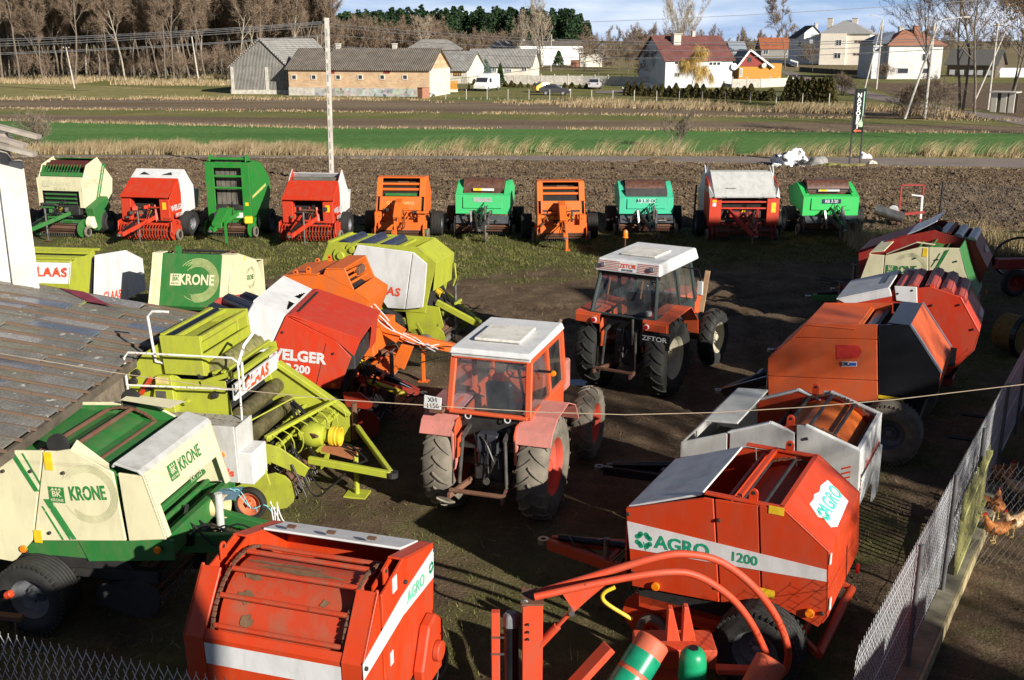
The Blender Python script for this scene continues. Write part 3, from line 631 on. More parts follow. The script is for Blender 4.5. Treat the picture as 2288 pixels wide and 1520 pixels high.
def brickm(name, c1, c2, mortar, sc=1.0, bw=.5, rh=.25):
    m, n, l, p = newmat(name); t = n.new('ShaderNodeTexCoord'); mp_ = n.new('ShaderNodeMapping'); mp_.inputs['Rotation'].default_value = (PI / 2, 0, 0)
    b = n.new('ShaderNodeTexBrick'); b.inputs['Color1'].default_value = (*c1, 1); b.inputs['Color2'].default_value = (*c2, 1); b.inputs['Mortar'].default_value = (*mortar, 1)
    b.inputs['Scale'].default_value = sc; b.inputs['Brick Width'].default_value = bw; b.inputs['Row Height'].default_value = rh; b.inputs['Mortar Size'].default_value = .018
    l(t.outputs['Object'], mp_.inputs[0]); l(mp_.outputs[0], b.inputs[0]); a = noise_n(n, l, .6, 6, .7); r = ramp(n, [(.3, (.7, .7, .7)), (.7, (1.1, 1.1, 1.1))]); l(a.outputs[0], r.inputs[0])
    mm = n.new('ShaderNodeMix'); mm.data_type = 'RGBA'; mm.blend_type = 'MULTIPLY'; mm.inputs[0].default_value = .8; l(b.outputs[0], mm.inputs[6]); l(r.outputs[0], mm.inputs[7])
    l(mm.outputs[2], p.inputs['Base Color']); p.inputs['Roughness'].default_value = .9; return m
def stonem(name):
    m, n, l, p = newmat(name); t = n.new('ShaderNodeTexCoord'); v = n.new('ShaderNodeTexVoronoi'); v.inputs['Scale'].default_value = 2.4; v.feature = 'F1'
    v2 = n.new('ShaderNodeTexVoronoi'); v2.inputs['Scale'].default_value = 2.4; v2.feature = 'DISTANCE_TO_EDGE'; l(t.outputs['Object'], v.inputs[0]); l(t.outputs['Object'], v2.inputs[0])
    h = n.new('ShaderNodeHueSaturation'); h.inputs['Saturation'].default_value = .25; h.inputs['Value'].default_value = .5; l(v.outputs['Color'], h.inputs['Color'])
    r = ramp(n, [(.0, (0, 0, 0)), (.07, (1, 1, 1))]); l(v2.outputs[0], r.inputs[0]); c = mixc(n, l, r.outputs[0], (.42, .38, .32), h.outputs[0]); l(c, p.inputs['Base Color']); p.inputs['Roughness'].default_value = .9; return m
m_plank = slatroof('grey_planks', (.27, .26, .24), 1.6, 0)
m_etern = slatroof('cement_roof', (.20, .17, .14), 1.2, 0)
m_etern2 = slatroof('grey_cement_roof', (.33, .32, .30), 1.2, 0)
m_brick = brickm('yellow_brick', (.62, .42, .24), (.52, .32, .18), (.55, .47, .36), 1, .5, .22)
m_wbrick = brickm('white_block', (.72, .70, .68), (.62, .61, .60), (.45, .45, .45), 1, .5, .25)
m_stone = stonem('field_stone')
m_render = plain('pale_render', (.62, .58, .50), .9, var=.12, scale=.8)
m_white = plain('white_render', (.78, .78, .77), .9, var=.08, scale=.8)
m_cream = plain('cream_render', (.74, .68, .58), .9, var=.06, scale=.7)
m_grey = plain('grey_render', (.52, .54, .57), .9, var=.15, scale=1.5)
m_concrete = plain('concrete', (.48, .45, .40), .95, var=.25, scale=2.5, bump=.01)
m_redroof = slatroof('maroon_roof', (.20, .075, .065), 1.3, 0)
m_orroof = slatroof('orange_tiles', (.42, .13, .055), 2, 0)
m_rust = paint('rusty_tin', (.36, .16, .10), .6, .3, .5)
m_tin = paint('tin_roof', (.36, .37, .38), .5, .2, .62)
m_dwood = plain('dark_wood', (.10, .08, .06), .9, var=.4, scale=3)
m_ywood = plain('yellow_boards', (.50, .23, .03), .7, var=.15)
m_rwood = plain('red_boards', (.25, .035, .03), .7, var=.2)
m_pane = plain('window_glass', (.03, .035, .045), .12, var=.2, spec=.8)
m_wframe = plain('white_frame', (.8, .8, .8), .5, var=.05)
m_blackm = plain('black_metal', (.02, .02, .022), .5, var=.3)
class House:
    def __init__(s, name, label, pl, pr, cat='building', rz=None, group=None):
        a = at(*pl); b = at(*pr); d = b - a; s.len = d.length; s.rz = math.atan2(d.y, d.x) if rz is None else rz
        s.root = thing(name, label, cat, (a.x, a.y, 0), s.rz, group); s.a = a; s.d = Vector((math.cos(s.rz), math.sin(s.rz), 0)); s.n = Vector((-s.d.y, s.d.x, 0))
    def T(s, px, py, y=0):
        r = Vector(ray(px, py)); o = Vector((0, 0, HC)); q = s.a + s.n * y; t = (q - o).dot(s.n) / r.dot(s.n); w_ = o + r * t; v = w_ - s.a; return v.dot(s.d), w_.z
    def walls(s, L_, D, ze, mat, name='wall', x0=0, y0=0): MB().box((x0 + L_ / 2, y0 + D / 2, ze / 2), (L_, D, ze)).build(name, mat, s.root)
    def gableX(s, L_, D, ze, zr, wm, rm, ov=.4, x0=0, y0=0, t=.12):   # ridge parallel to the front
        MB().pyz([(y0, 0), (y0 + D, 0), (y0 + D, ze), (y0 + D / 2, zr - .1), (y0, ze)], x0, x0 + L_).build('wall', wm, s.root)
        sl_ = (zr - ze) / (D / 2); MB().pyz([(y0 - ov, ze - ov * sl_), (y0 + D / 2, zr), (y0 + D + ov, ze - ov * sl_), (y0 + D + ov, ze - ov * sl_ + t), (y0 + D / 2, zr + t * 1.3), (y0 - ov, ze - ov * sl_ + t)], x0 - ov, x0 + L_ + ov).build('roof', rm, s.root)
    def gableY(s, W_, D, ze, zr, wm, rm, ov=.4, x0=0, y0=0, t=.12, hip=0, xr=None):
        xr = x0 + W_ / 2 if xr is None else xr
        MB().pxz([(x0, 0), (x0 + W_, 0), (x0 + W_, ze), (xr, zr - .1), (x0, ze)], y0, y0 + D).build('wall', wm, s.root)
        k1 = (zr - ze) / (xr - x0); k2 = (zr - ze) / (x0 + W_ - xr)
        MB().pxz([(x0 - ov, ze - ov * k1), (xr, zr), (x0 + W_ + ov, ze - ov * k2), (x0 + W_ + ov, ze - ov * k2 + t), (xr, zr + t * 1.3), (x0 - ov, ze - ov * k1 + t)], y0 - ov, y0 + D + ov).build('roof', rm, s.root)
    def hip(s, W_, D, ze, zr, wm, rm, ov=.5, x0=0, y0=0, r0=.4, r1=.6):
        s.walls(W_, D, ze, wm, x0=x0, y0=y0); o = ov; y1 = y0 + D
        vs = [(x0 - o, y0 - o, ze), (x0 + W_ + o, y0 - o, ze), (x0 + W_ + o, y1 + o, ze), (x0 - o, y1 + o, ze), (x0 + W_ * r0, y0 + D / 2, zr), (x0 + W_ * r1, y0 + D / 2, zr)]
        vs += [(x, y, z - .15) for x, y, z in vs[:4]]
        MB().add(vs, [(0, 1, 5, 4), (1, 2, 5), (2, 3, 4, 5), (3, 0, 4), (0, 6, 7, 1), (1, 7, 8, 2), (2, 8, 9, 3), (3, 9, 6, 0), (6, 9, 8, 7)]).build('roof', rm, s.root)
    def win(s, px0, py0, px1, py1, frame=m_wframe, bars=1, y=0, name='window', pane=m_pane):
        x0, z1 = s.T(px0, py0, y); x1, z0 = s.T(px1, py1, y); w_ = x1 - x0; h = z1 - z0; f = .09; b = MB(); yy = y - .03
        b.box(((x0 + x1) / 2, yy, z1 - f / 2), (w_, .1, f)); b.box(((x0 + x1) / 2, yy, z0 + f / 2), (w_, .1, f)); 
        for i in range(bars + 2): b.box((x0 + f / 2 + (w_ - f) * i / (bars + 1), yy, (z0 + z1) / 2), (f, .09, h - 2 * f))
        o = b.build(name, frame, s.root); MB().box(((x0 + x1) / 2, y - .005, (z0 + z1) / 2), (w_ - .02, .04, h - .02)).build('pane', pane, o); return o
    def chim(s, px0, py0, px1, py1, y, mat=m_concrete, down=1.5):
        x0, z1 = s.T(px0, py0, y); x1, z0 = s.T(px1, py1, y); o = MB().box(((x0 + x1) / 2, y, (z1 + z0 - down) / 2), (x1 - x0, x1 - x0, z1 - z0 + down)).box(((x0 + x1) / 2, y, z1), ((x1 - x0) * 1.25, (x1 - x0) * 1.25, .12)).build('chimney', mat, s.root)
# wooden barn
h = House('wooden_barn', 'weathered grey plank barn with a gable front and cement-sheet roof left of the brick barn', (517, 210), (647, 211))
W_ = h.len; zr = h.T(580, 88)[1]; ze = h.T(515, 150)[1]; xr = h.T(580, 88)[0]
h.gableY(W_, 21, ze, zr, m_plank, m_etern2, xr=xr, ov=.25)
b = MB(); 
for x in (.15, xr + .5): MB().box((x + .2, -.05, ze / 2), (.45, .16, ze)).build('pillar', m_concrete, h.root)
MB().box((W_ / 2, -.03, .3), (W_, .12, .6)).build('plinth', m_concrete, h.root)
for x0, x1 in ((.6, xr + .25), (xr + 1.0, W_ - .05)): MB().box(((x0 + x1) / 2, -.06, ze / 2 + .25), (x1 - x0, .06, ze - .6)).build('barn_door', m_plank, h.root)
# brick barn
h = House('brick_barn', 'long yellow brick barn with stone base, small square windows and mossy cement roof', (647, 213), (960, 217))
W_ = h.len; ze = h.T(700, 153)[1]; D = 8.5; zr = h.T(800, 110, D / 2)[1]
h.gableX(W_, D, ze, zr, m_brick, m_etern, ov=.35)
zs = h.T(800, 197)[1]; MB().box((W_ / 2, -.04, zs / 2), (W_ + .1, .14, zs)).build('stone_base', m_stone, h.root)
xp = h.T(703, 200)[0]; MB().box((xp / 2, -.08, zs * .5), (xp, .12, zs)).build('plinth', m_concrete, h.root)
for px in (657, 701, 755.5, 805, 854, 905): h.win(px - 6, 167, px + 6, 178.5, m_render, 0)
for px in (741, 864.5): h.win(px - 7, 155.5, px + 7, 164, m_rwood, 0, pane=m_rwood)
for px in (756, 882): h.chim(px - 4.5, 98, px + 4.5, 111, D / 2)
MB().box((W_ + .06, D / 2, ze / 2), (.12, D - .05, ze)).build('end_wall', m_render, h.root)
# second and third barns
h = House('lean_barn', 'short whitewashed barn with grey corrugated roof joined to the end of the brick barn', (975, 186), (1044, 187)); W_ = h.len; D = 8; h.gableX(W_, D, h.T(1000, 155)[1], h.T(1000, 116, D / 2)[1], m_render, m_etern2)
h.win(1014, 158, 1031, 170, m_dwood, 2, pane=m_ywood)
h = House('white_barn', 'white single-storey barn with grey corrugated roof behind the white van', (1044, 180), (1186, 181)); W_ = h.len; D = 9; h.gableX(W_, D, h.T(1100, 147)[1], h.T(1100, 111, D / 2)[1], m_render, m_etern2)
h.win(1165, 151, 1177, 160); h.win(1090, 151, 1109, 162, m_grey, 4); h.win(1128, 154, 1143, 162, m_grey, 3)
h = House('hipped_barn', 'distant barn with a pale mossy hipped roof above the brick barn', (912, 155), (1026, 155)); W_ = h.len; h.hip(W_, 10, h.T(912, 110)[1], h.T(950, 88, 5)[1], m_render, m_etern2, r0=.25, r1=.75)
h = House('gabled_shed', 'distant pale shed with a grey gabled roof left of the long white barn', (1094, 147), (1160, 147)); W_ = h.len; h.hip(W_, 8, h.T(1094, 108)[1], h.T(1110, 91, 4)[1], m_white, m_etern2, r0=.2, r1=.7)
h = House('long_barn', 'long white low barn with dark flat-pitched roof and three small vents', (1145, 146), (1303, 146)); W_ = h.len; D = 9; h.gableX(W_, D, h.T(1200, 101)[1], h.T(1200, 92, D / 2)[1], m_white, m_etern)
for px in (1171, 1204.5, 1236): h.chim(px - 2, 88, px + 2, 92, D / 2)
h = House('shed', 'small distant grey gabled shed left of the thicket', (1330, 138), (1368, 138)); W_ = h.len; h.gableY(W_, 8, h.T(1330, 110)[1], h.T(1348, 93)[1], m_plank, m_etern2)
h = House('hut', 'pale square flat-roofed hut in the orchard', (1296, 150), (1345, 150)); W_ = h.len; h.walls(W_, 5, h.T(1296, 121)[1], m_render); MB().box((W_ / 2, 2.5, h.T(1296, 121)[1] + .1), (W_ + .4, 5.4, .2)).build('roof', m_etern, h.root)
MB().box((-1.3, 1, .9), (2.2, 2, 1.8)).build('lean_to', m_rust, h.root)
# maroon roofed house
h = House('farmhouse', 'pale grey house with a maroon corrugated roof, two chimneys and blank front wall', (1485, 197), (1634, 195)); W_ = h.len; D = 10; ze = h.T(1560, 133)[1]; zr = h.T(1560, 82, D / 2)[1]
h.gableX(W_, D, ze, zr, m_grey, m_redroof, ov=.35)
h.win(1506, 137, 1534, 145, bars=2); h.win(1583, 138, 1610, 147, bars=2); h.win(1507, 162, 1518, 173, m_concrete)
h.chim(1503, 76, 1518, 95, 3.4); h.chim(1546, 70, 1552, 84, 5)
b = MB().cyl((W_ + .1, -.3, h.T(1637, 149)[1]), (W_ + .1, -.4, h.T(1637, 149)[1]), .5, 16); b.bar((W_ - .1, 0, h.T(1637, 149)[1]), (W_ + .1, -.3, h.T(1637, 149)[1]), .05); b.build('satellite_dish', m_white, h.root)
# yellow cottage
h = House('cottage', 'small cottage with yellow board walls and a dark red gable behind a concrete fence', (1650, 178), (1720, 178)); W_ = h.len; ze = h.T(1650, 147)[1]; zr = h.T(1675, 113)[1]; xr = h.T(1676, 112)[0]
h.gableY(W_, 9, ze, zr, m_ywood, plain('slate_blue_roof', (.14, .17, .20), .7), xr=xr, ov=.5)
MB().pxz([(-.1, ze - .1), (W_ + .1, ze - .1), (xr, zr - .25)], -.12, -.02).build('gable_boards', m_rwood, h.root); h.win(1671, 129, 1679, 139, m_dwood, y=-.12); h.win(1653, 153, 1658, 172, m_white, y=0)
b = MB().bar((-.5, -.55, ze - .35), (xr, -.55, zr + .1), .08, .3).bar((xr, -.55, zr + .1), (W_ + .5, -.55, ze - .35), .08, .3).build('bargeboard', m_wframe, h.root)
MB().cyl((W_ - 1.3, -.5, ze + .1), (W_ - 1.3, -.6, ze + .05), .45, 16).bar((W_ - 1.3, 0, ze), (W_ - 1.3, -.55, ze), .05).build('satellite_dish', m_white, h.root)
MB().box((W_ + 1, 2, 1.4), (2, 4, 2.8)).build('porch', m_ywood, h.root)
# orange roof house
h = House('old_house', 'low dark house with an orange tiled roof beyond the village road', (1700, 130), (1776, 130)); W_ = h.len; D = 9; h.gableX(W_, D, h.T(1730, 108)[1], h.T(1730, 85, D / 2)[1], plain('dark_render', (.22, .21, .2), .9), m_orroof, ov=.5)
h.win(1706, 110, 1716, 122); h.win(1750, 111, 1758, 121)
h = House('outbuilding', 'grey-blue shed with flat tin roof between the farmhouse and the orange-roofed house', (1632, 150), (1664, 150)); W_ = h.len; h.gableX(W_, 8, h.T(1640, 112)[1], h.T(1640, 94, 4)[1], m_grey, plain('blue_tin', (.27, .31, .36), .6))
# cream house with white wing
h = House('cream_house', 'tall cream two-storey house with a rusty tin hipped roof and two chimneys', (1830, 145), (1939, 146)); W_ = h.len; D = 11; ze = h.T(1835, 75)[1]; h.hip(W_, D, ze, h.T(1880, 46, D / 2)[1], m_cream, m_tin, r0=.38, r1=.52)
xs_ = h.T(1891, 100)[0]; MB().box((xs_ / 2, -.3, ze / 2), (xs_, .6, ze - .02)).build('bay', m_cream, h.root)
h.win(1868, 89, 1880, 102, y=-.6, bars=1); h.win(1864, 118, 1878, 131, y=-.6)
for y0 in (90, 118.5):
    for i in range(3): h.win(1910 + i * 7.5 - (y0 > 100) * 3, y0, 1915.5 + i * 7.5 - (y0 > 100) * 3, y0 + 5.5, m_rust, 0)
h.chim(1850, 41, 1861, 54, D / 2, down=3); h.chim(1905, 41, 1916, 58, D / 2, down=4)
MB().box((-1.6, D / 2 + 1, ze / 2), (3.2, D - 2, ze - .4)).build('side_wall', m_grey, h.root); b = MB(); 
for zz in (3.2, 6): b.box((-2.4, 1.2, zz), (1.6, 1.6, .12)); b.box((-2.4, .45, zz + .5), (1.6, .06, .9))
b.build('balcony', m_grey, h.root)
h = House('white_wing', 'narrow white house with a dark gable roof left of the tall cream house', (1777, 143), (1814, 143)); W_ = h.len; h.gableY(W_ + 3, 9, h.T(1777, 84)[1], h.T(1814, 58)[1], m_white, plain('dark_tile', (.06, .055, .05), .8), xr=h.T(1818, 58)[0], ov=.4)
h.chim(1821, 52, 1827, 62, 4); h.win(1784, 92, 1790, 104)
# white brick house
h = House('brick_house', 'white block two-storey house with a rusty red hipped roof behind the leaning poles', (1981, 177), (2100, 177)); W_ = h.len; D = 10; ze = h.T(2000, 100)[1]; h.hip(W_, D, ze, h.T(2045, 66, D / 2)[1], m_wbrick, m_rust, r0=.42, r1=.6)
h.win(2060, 119.5, 2083, 137, bars=2); h.win(2005, 152, 2029, 165, m_wbrick, 0); h.win(2058, 152, 2080, 165, m_wbrick, 0); h.win(2064, 104, 2085, 113, m_wbrick, 0)
h.chim(2042, 58, 2052, 74, 4, m_rust, 1.2); h.chim(2009, 60, 2017, 70, 7, down=3)
zz = h.T(1960, 98)[1]; MB().box((-1.2, 5.5, zz / 2), (2.4, 8, zz)).build('side_bay', m_grey, h.root); MB().add([(-2.9, 1, zz), (0, 1, zz), (0, 10, zz), (-2.9, 10, zz), (2.5, 5, zz + 2.2), (-1, 5, zz + 1.6)], [(0, 1, 4, 5), (0, 5, 3), (3, 5, 4, 2), (1, 2, 4), (0, 3, 2, 1)]).build('side_roof', plain('blue_slate', (.12, .14, .19), .6), h.root)
h = House('barn_shed', 'long dark timber shed with a low roof right of the white block house', (2114, 172), (2222, 174)); W_ = h.len; h.gableX(W_, 8, h.T(2114, 142)[1], h.T(2114, 112, 4)[1], m_dwood, plain('dark_roof', (.10, .095, .09), .9), ov=.5)
b = MB(); 
for i in range(5): b.box((1 + i * W_ / 5.2, -.1, .9), (.9, .1, .9))
b.build('hatch', m_grey, h.root)
h = House('greenhouse', 'low white polytunnel at the right edge beyond the trees', (2236, 173), (2330, 173)); b = MB(); n = 10; W_ = h.len
b.pyz([(2 + 1.6 * math.cos(PI * i / n) * -1, 1.7 * math.sin(PI * i / n)) for i in range(n + 1)], 0, W_); b.build('cover', m_white, h.root, smooth=True); MB().box((-.1, 2, .8), (.15, 1.2, 1.6)).build('door', m_grey, h.root)
# shelter with white pillars
h = House('shelter', 'small roadside shelter with white panels and a flat roof at the right edge', (2212, 252), (2262, 254), 'shelter'); W_ = h.len; zt = h.T(2230, 206)[1]
b = MB(); 
for x in (.25, W_ * .55, W_ - .2): b.box((x, 0, zt / 2), (.55, .12, zt - .1))
b.build('panel', m_render, h.root, bevel=.02); MB().box((W_ / 2, .7, zt), (W_ + .4, 1.9, .12)).build('roof', m_concrete, h.root); MB().box((W_ / 2, 1.4, zt / 2), (W_, .1, zt)).build('back_wall', m_dwood, h.root)
# ---- fences
def post_fence(name, label, pts, hgt, mat, rails=(), wire=(), pw=.12, pmat=None, panel=None, nper=2.2):
    root = thing(name, label, 'fence'); P = [at(*p) for p in pts]; root.location = P[0]; o = P[0]; post = []
    for a, b_ in zip(P[:-1], P[1:]):
        n = max(1, round((b_ - a).length / nper)); post += [a.lerp(b_, i / n) for i in range(n)]
    post.append(P[-1])
    for i, q in enumerate(post[:100]):
        q = q - o; MB().box((q.x, q.y, hgt / 2 + .05), (pw, pw, hgt + .1)).build('post', pmat or mat, root)
    b = MB(); bw = MB()
    for a, c in zip(post[:-1], post[1:]):
        a = a - o; c = c - o
        for z in rails: b.bar(a + Vector((0, 0, z)), c + Vector((0, 0, z)), .06, .12)
        for z in wire: bw.tube([a + Vector((0, 0, z)), c + Vector((0, 0, z))], .012, 3, close=False)
        if panel: b.bar(a + Vector((0, 0, panel / 2)), c + Vector((0, 0, panel / 2)), .05, panel)
    if b.v: b.build('panels' if panel else 'rail', mat, root)
    if bw.v: bw.build('wire', m_blackm, root)
    return root
post_fence('concrete_fence', 'pale grey precast concrete fence across the farm garden behind the cars', [(1120, 188), (1300, 190), (1480, 194)], 1.55, m_concrete, panel=1.4, nper=2.3)
# scalloped crests on the concrete fence
wf = post_fence('wire_fence', 'low wire fence on white concrete posts between the lawn and the ploughed strip', [(996, 222), (1182, 223), (1417, 226), (1620, 229), (1852, 234)], 1.1, m_concrete, wire=(.25, .6, 1.0), pw=.075, nper=2.72)
post_fence('cottage_fence', 'pale concrete fence in front of the yellow cottage', [(1636, 196), (1700, 196), (1778, 192)], 1.5, m_concrete, panel=1.25, nper=2.2)
post_fence('plank_fence', 'grey picket fence in front of the tall cream house', [(1786, 160), (1880, 167), (1975, 170)], 1.3, m_dwood, panel=1.0, nper=2.4)
post_fence('white_fence', 'white fence along the village street left of the cream house', [(1718, 140), (1760, 142), (1782, 150)], 1.3, m_white, panel=1.0, nper=3)
post_fence('paddock_fence', 'leaning stakes with wire in front of the wood', [(278, 187), (330, 186), (400, 184), (510, 182)], 1.2, m_dwood, wire=(.9,), nper=5)
# play house, crates and boxes by the brick barn
h = House('dog_house', 'bright orange wooden kennel with a dark pitched roof by the barn end', (972, 213), (989, 212), 'kennel'); W_ = h.len; h.gableY(W_, 1.4, 1.25, 1.95, plain('orange_boards', (.75, .26, .04), .7), plain('kennel_roof', (.22, .12, .1), .7), ov=.12, xr=W_ * .45)
h = House('red_box', 'rusty red tin box standing beside the orange kennel', (944, 221), (960, 220), 'box'); W_ = h.len; h.walls(W_, .8, 1.25, m_rust); MB().box((W_ / 2, .4, 1.28), (W_ + .1, .9, .06)).build('lid', m_rust, h.root)
h = House('yellow_crate', 'yellow slatted playpen box behind the orange kennel', (988, 206), (1022, 206), 'crate'); W_ = h.len; b = MB()
for i in range(14): b.box((W_ * (i + .5) / 14, 0, .9), (.12, .05, 1.1))
for z in (.45, 1.35): b.box((W_ / 2, .02, z), (W_, .1, .12)); b.box((W_ / 2, 1.5, z), (W_, .1, .12)); b.box((0, .75, z), (.1, 1.5, .12)); b.box((W_, .75, z), (.1, 1.5, .12))
b.build('slats', m_ywood, h.root); MB().box((W_ / 2, .75, .2), (W_, 1.5, .4)).build('base', m_render, h.root)
p = at(966, 217); b = MB(); rr = random.Random(3)
for i in range(14): b.box((rr.uniform(-.5, .5), rr.uniform(-.2, .4), .15 + .12 * (i % 5)), (.4, .3, .16), rr.uniform(0, 3))
tag(b.build('sack_pile', m_white, None, bevel=.04), 'heap of white sacks between the red box and the orange kennel', 'sacks').location = (p.x, p.y, 0)
p = at(1028, 203); b = MB()
for i in range(9): b.bar((i * .14, 0, 0), (i * .14 + .3, .2, 1.9 + .25 * math.sin(i * 2)), .14, .04)
tag(b.build('plank_stack', m_dwood), 'dark planks leaning upright right of the yellow crate', 'planks').location = (p.x, p.y, 0)
b = MB().cyl((-.1, 0, .3), (.1, 0, .3), .3, 14); p = at(1048, 199); tag(b.build('tyre', m_blackm, bevel=.03), 'old black tyre lying beside the white van', 'tyre').location = (p.x, p.y, 0)
# ---- vehicles of the farm
def car(name, label, px, py, rz, L_, W_, H_, col, van=False, group=None):
    root = thing(name, label, 'van' if van else 'car', group=group); pm = paint('paint_' + name + str(px), col, .25, .08, 0); hw = W_ / 2
    if van: prof = [(-L_ / 2, .35), (L_ / 2, .35), (L_ / 2 + .05, .85), (L_ / 2 - .55, 1.15), (L_ / 2 - 1.05, H_ * .78), (L_ / 2 - 1.35, H_ * .93), (L_ / 2 - 1.9, H_), (-L_ / 2 + .1, H_ - .03), (-L_ / 2, H_ * .9)]
    else: prof = [(-L_ / 2, .3), (L_ / 2, .3), (L_ / 2 + .04, .58), (L_ / 2 - .12, .74), (L_ / 2 - 1.15, .92), (L_ / 2 - 1.85, H_ - .04), (L_ / 2 - 2.4, H_), (-L_ / 2 + .9, H_ - .03), (-L_ / 2 + .18, .98), (-L_ / 2 - .02, .85)]
    b = MB(); n = len(prof); m_ = H_ * .6 if not van else H_ * .75
    rows = []
    for y, k in ((-hw, 1), (-hw * .86, 2), (hw * .86, 2), (hw, 1)):
        rows.append([(x, y if z < m_ or True else y, z) for x, z in prof])
    vs = []
    for sgn in (-1, 1):
        vs += [(x, sgn * (hw if z < (.95 if not van else 1.2) else hw * (1 - .16 * (z - .9) / (H_ - .85) if not van else 1 - .08 * (z - 1.2) / (H_ - 1.2))), z) for x, z in prof]
    b.add(vs, [tuple(range(n)), tuple(range(2 * n - 1, n - 1, -1))] + [(i, i + n, (i + 1) % n + n, (i + 1) % n) for i in range(n)])
    b.build('body', pm, root, bevel=.06, seg=2, smooth=True)
    g = MB()
    if van: wz0, wz1, xw = 1.25, H_ * .76, L_ / 2 - 1.0; g.box((xw - .55, 0, 1.45), (.75, W_ + .02, .55)); g.add([(L_ / 2 - .62, -hw * .85, 1.22), (L_ / 2 - .62, hw * .85, 1.22), (L_ / 2 - 1.03, hw * .82, H_ * .77), (L_ / 2 - 1.03, -hw * .82, H_ * .77)], [(0, 1, 2, 3)])
    else:
        k = .995
        for sgn in (-1, 1):
            for x0, x1 in ((-L_ / 2 + .75, -.15), (-.08, L_ / 2 - 1.55)): 
                y0 = sgn * (hw * .985); y1 = sgn * (hw * .885); a_ = .25 if x0 < -.5 else .05; c_ = .05 if x0 < -.5 else .45
                g.add([(x0, y0, .95), (x1, y0, .95), (x1 - c_, y1, H_ - .12), (x0 + a_, y1, H_ - .12)], [(0, 1, 2, 3)])
        g.add([(L_ / 2 - 1.16, -hw * .84, .94), (L_ / 2 - 1.16, hw * .84, .94), (L_ / 2 - 1.8, hw * .74, H_ - .07), (L_ / 2 - 1.8, -hw * .74, H_ - .07)], [(0, 1, 2, 3)])
        g.add([(-L_ / 2 + .17, -hw * .8, 1.0), (-L_ / 2 + .17, hw * .8, 1.0), (-L_ / 2 + .82, hw * .72, H_ - .09), (-L_ / 2 + .82, -hw * .72, H_ - .09)], [(0, 1, 2, 3)])
    for i, v in enumerate(g.v): g.v[i] = (v[0] * 1.01 + (.02 if v[0] > 0 else -.02), v[1] * 1.012, v[2] + .01)
    g.build('window', m_pane, root)
    for x in (-L_ / 2 + .85, L_ / 2 - .85):
        for y in (-hw + .08, hw - .08): w0 = MB().cyl((x, y - .11, .31), (x, y + .11, .31), .31, 18).build('wheel', m_blackm, root, bevel=.03); MB().cyl((x, y - .12, .31), (x, y + .12, .31), .19, 14).build('rim', plain('alloy', (.5, .5, .52), .4, .7), w0)
    for y in (-hw * .72, hw * .72):
        MB().box((L_ / 2 - .02, y, .68 if not van else .8), (.12, .3, .16)).build('headlight', m_white, root, bevel=.02); MB().box((-L_ / 2 + .0, y, .8), (.1, .25, .18)).build('tail_light', m_rwood, root)
    p = at(px, py); root.location = (p.x, p.y, 0); root.rotation_euler = (0, 0, rz); return root
car('panel_van', 'white high-roofed panel van parked facing the camera by the thuja', 1088, 203, math.radians(-112), 5.0, 1.95, 2.35, (.8, .8, .8), van=True)
car('parked_car', 'dark grey hatchback parked side-on in front of the yellow car', 1240, 213, math.radians(172) + PI, 3.9, 1.65, 1.4, (.045, .045, .05))
car('parked_car', 'yellow hatchback half hidden behind the dark grey one', 1222, 207, math.radians(20), 3.7, 1.6, 1.4, (.62, .42, .03))
car('parked_car', 'small silver hatchback seen from the rear by the concrete fence', 1329, 199, math.radians(80), 3.8, 1.65, 1.5, (.5, .5, .52))
car('parked_car', 'dark estate car under the bare bush behind the hedge', 1428, 209, math.radians(178), 4.4, 1.7, 1.4, (.02, .03, .045))
# ---- utility poles and their wires
def pole(name, label, px, py, h, r0, r1, lean=(0, 0), arms=None, mat=None, lamp=None, holes=False):
    root = thing(name, label, 'pole'); p = at(px, py); root.location = (p.x, p.y, 0)
    if holes:
        b = MB(); b.bar((0, 0, 0), (lean[0], lean[1], h), r0, r0 * 1.25); 
        b.build('shaft', mat or m_concrete, root, bevel=.01); 
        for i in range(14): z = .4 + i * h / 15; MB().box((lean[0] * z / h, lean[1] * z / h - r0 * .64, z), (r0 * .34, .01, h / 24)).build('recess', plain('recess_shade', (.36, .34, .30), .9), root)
    else: MB().tube([(0, 0, -.2), (lean[0], lean[1], h)], [r0, r1], 8).build('shaft', mat or m_concrete, root, smooth=True)
    if arms:
        for z, w_ in arms: MB().box((lean[0] * z / h, lean[1] * z / h, z), (w_, .08, .08)).build('crossarm', m_dwood, root)
        for z, w_ in arms:
            for s_ in (-1, 1): MB().lathe([(0, .03), (.02, .06), (.08, .07), (.12, .03)], (lean[0] * z / h + s_ * w_ * .45, lean[1], z + .04), 'Z', 8).build('insulator', m_wframe, root)
    if lamp:
        L_ = MB().tube([(lean[0], lean[1], h), (lean[0] + lamp * .3, 0, h + .35), (lean[0] + lamp, 0, h + .55)], .04, 6); L_.build('lamp_arm', m_grey, root); MB().box((lean[0] + lamp * 1.15, 0, h + .56), (.6, .22, .12)).build('lamp_head', m_concrete, root, bevel=.03)
    return root
pb = at(742, 415); ptop = atd(730, 40, pb.y); H0 = ptop.z
pole('utility_pole', 'tall pale concrete power pole rising from the ploughed field behind the red baler', 742, 415, H0, .17, .14, (ptop.x - pb.x, 0), holes=True)
MB()
b = MB()
for z in (.25, .75, 1.25, 1.5): 
    for s_ in (-1, 1): b.cyl((ptop.x - pb.x + s_ * .14, 0, H0 - z), (ptop.x - pb.x + s_ * .2, 0, H0 - z + .12), .035, 6)
b.build('insulator', m_blackm, [o for o in C.objects if o.name.startswith('utility_pole')][0])
pole('utility_pole', 'thin grey pole with a crossarm at the left edge of the meadow', 167, 198, 5.8, .1, .07, (-.6, 0), [(5.7, .9)])
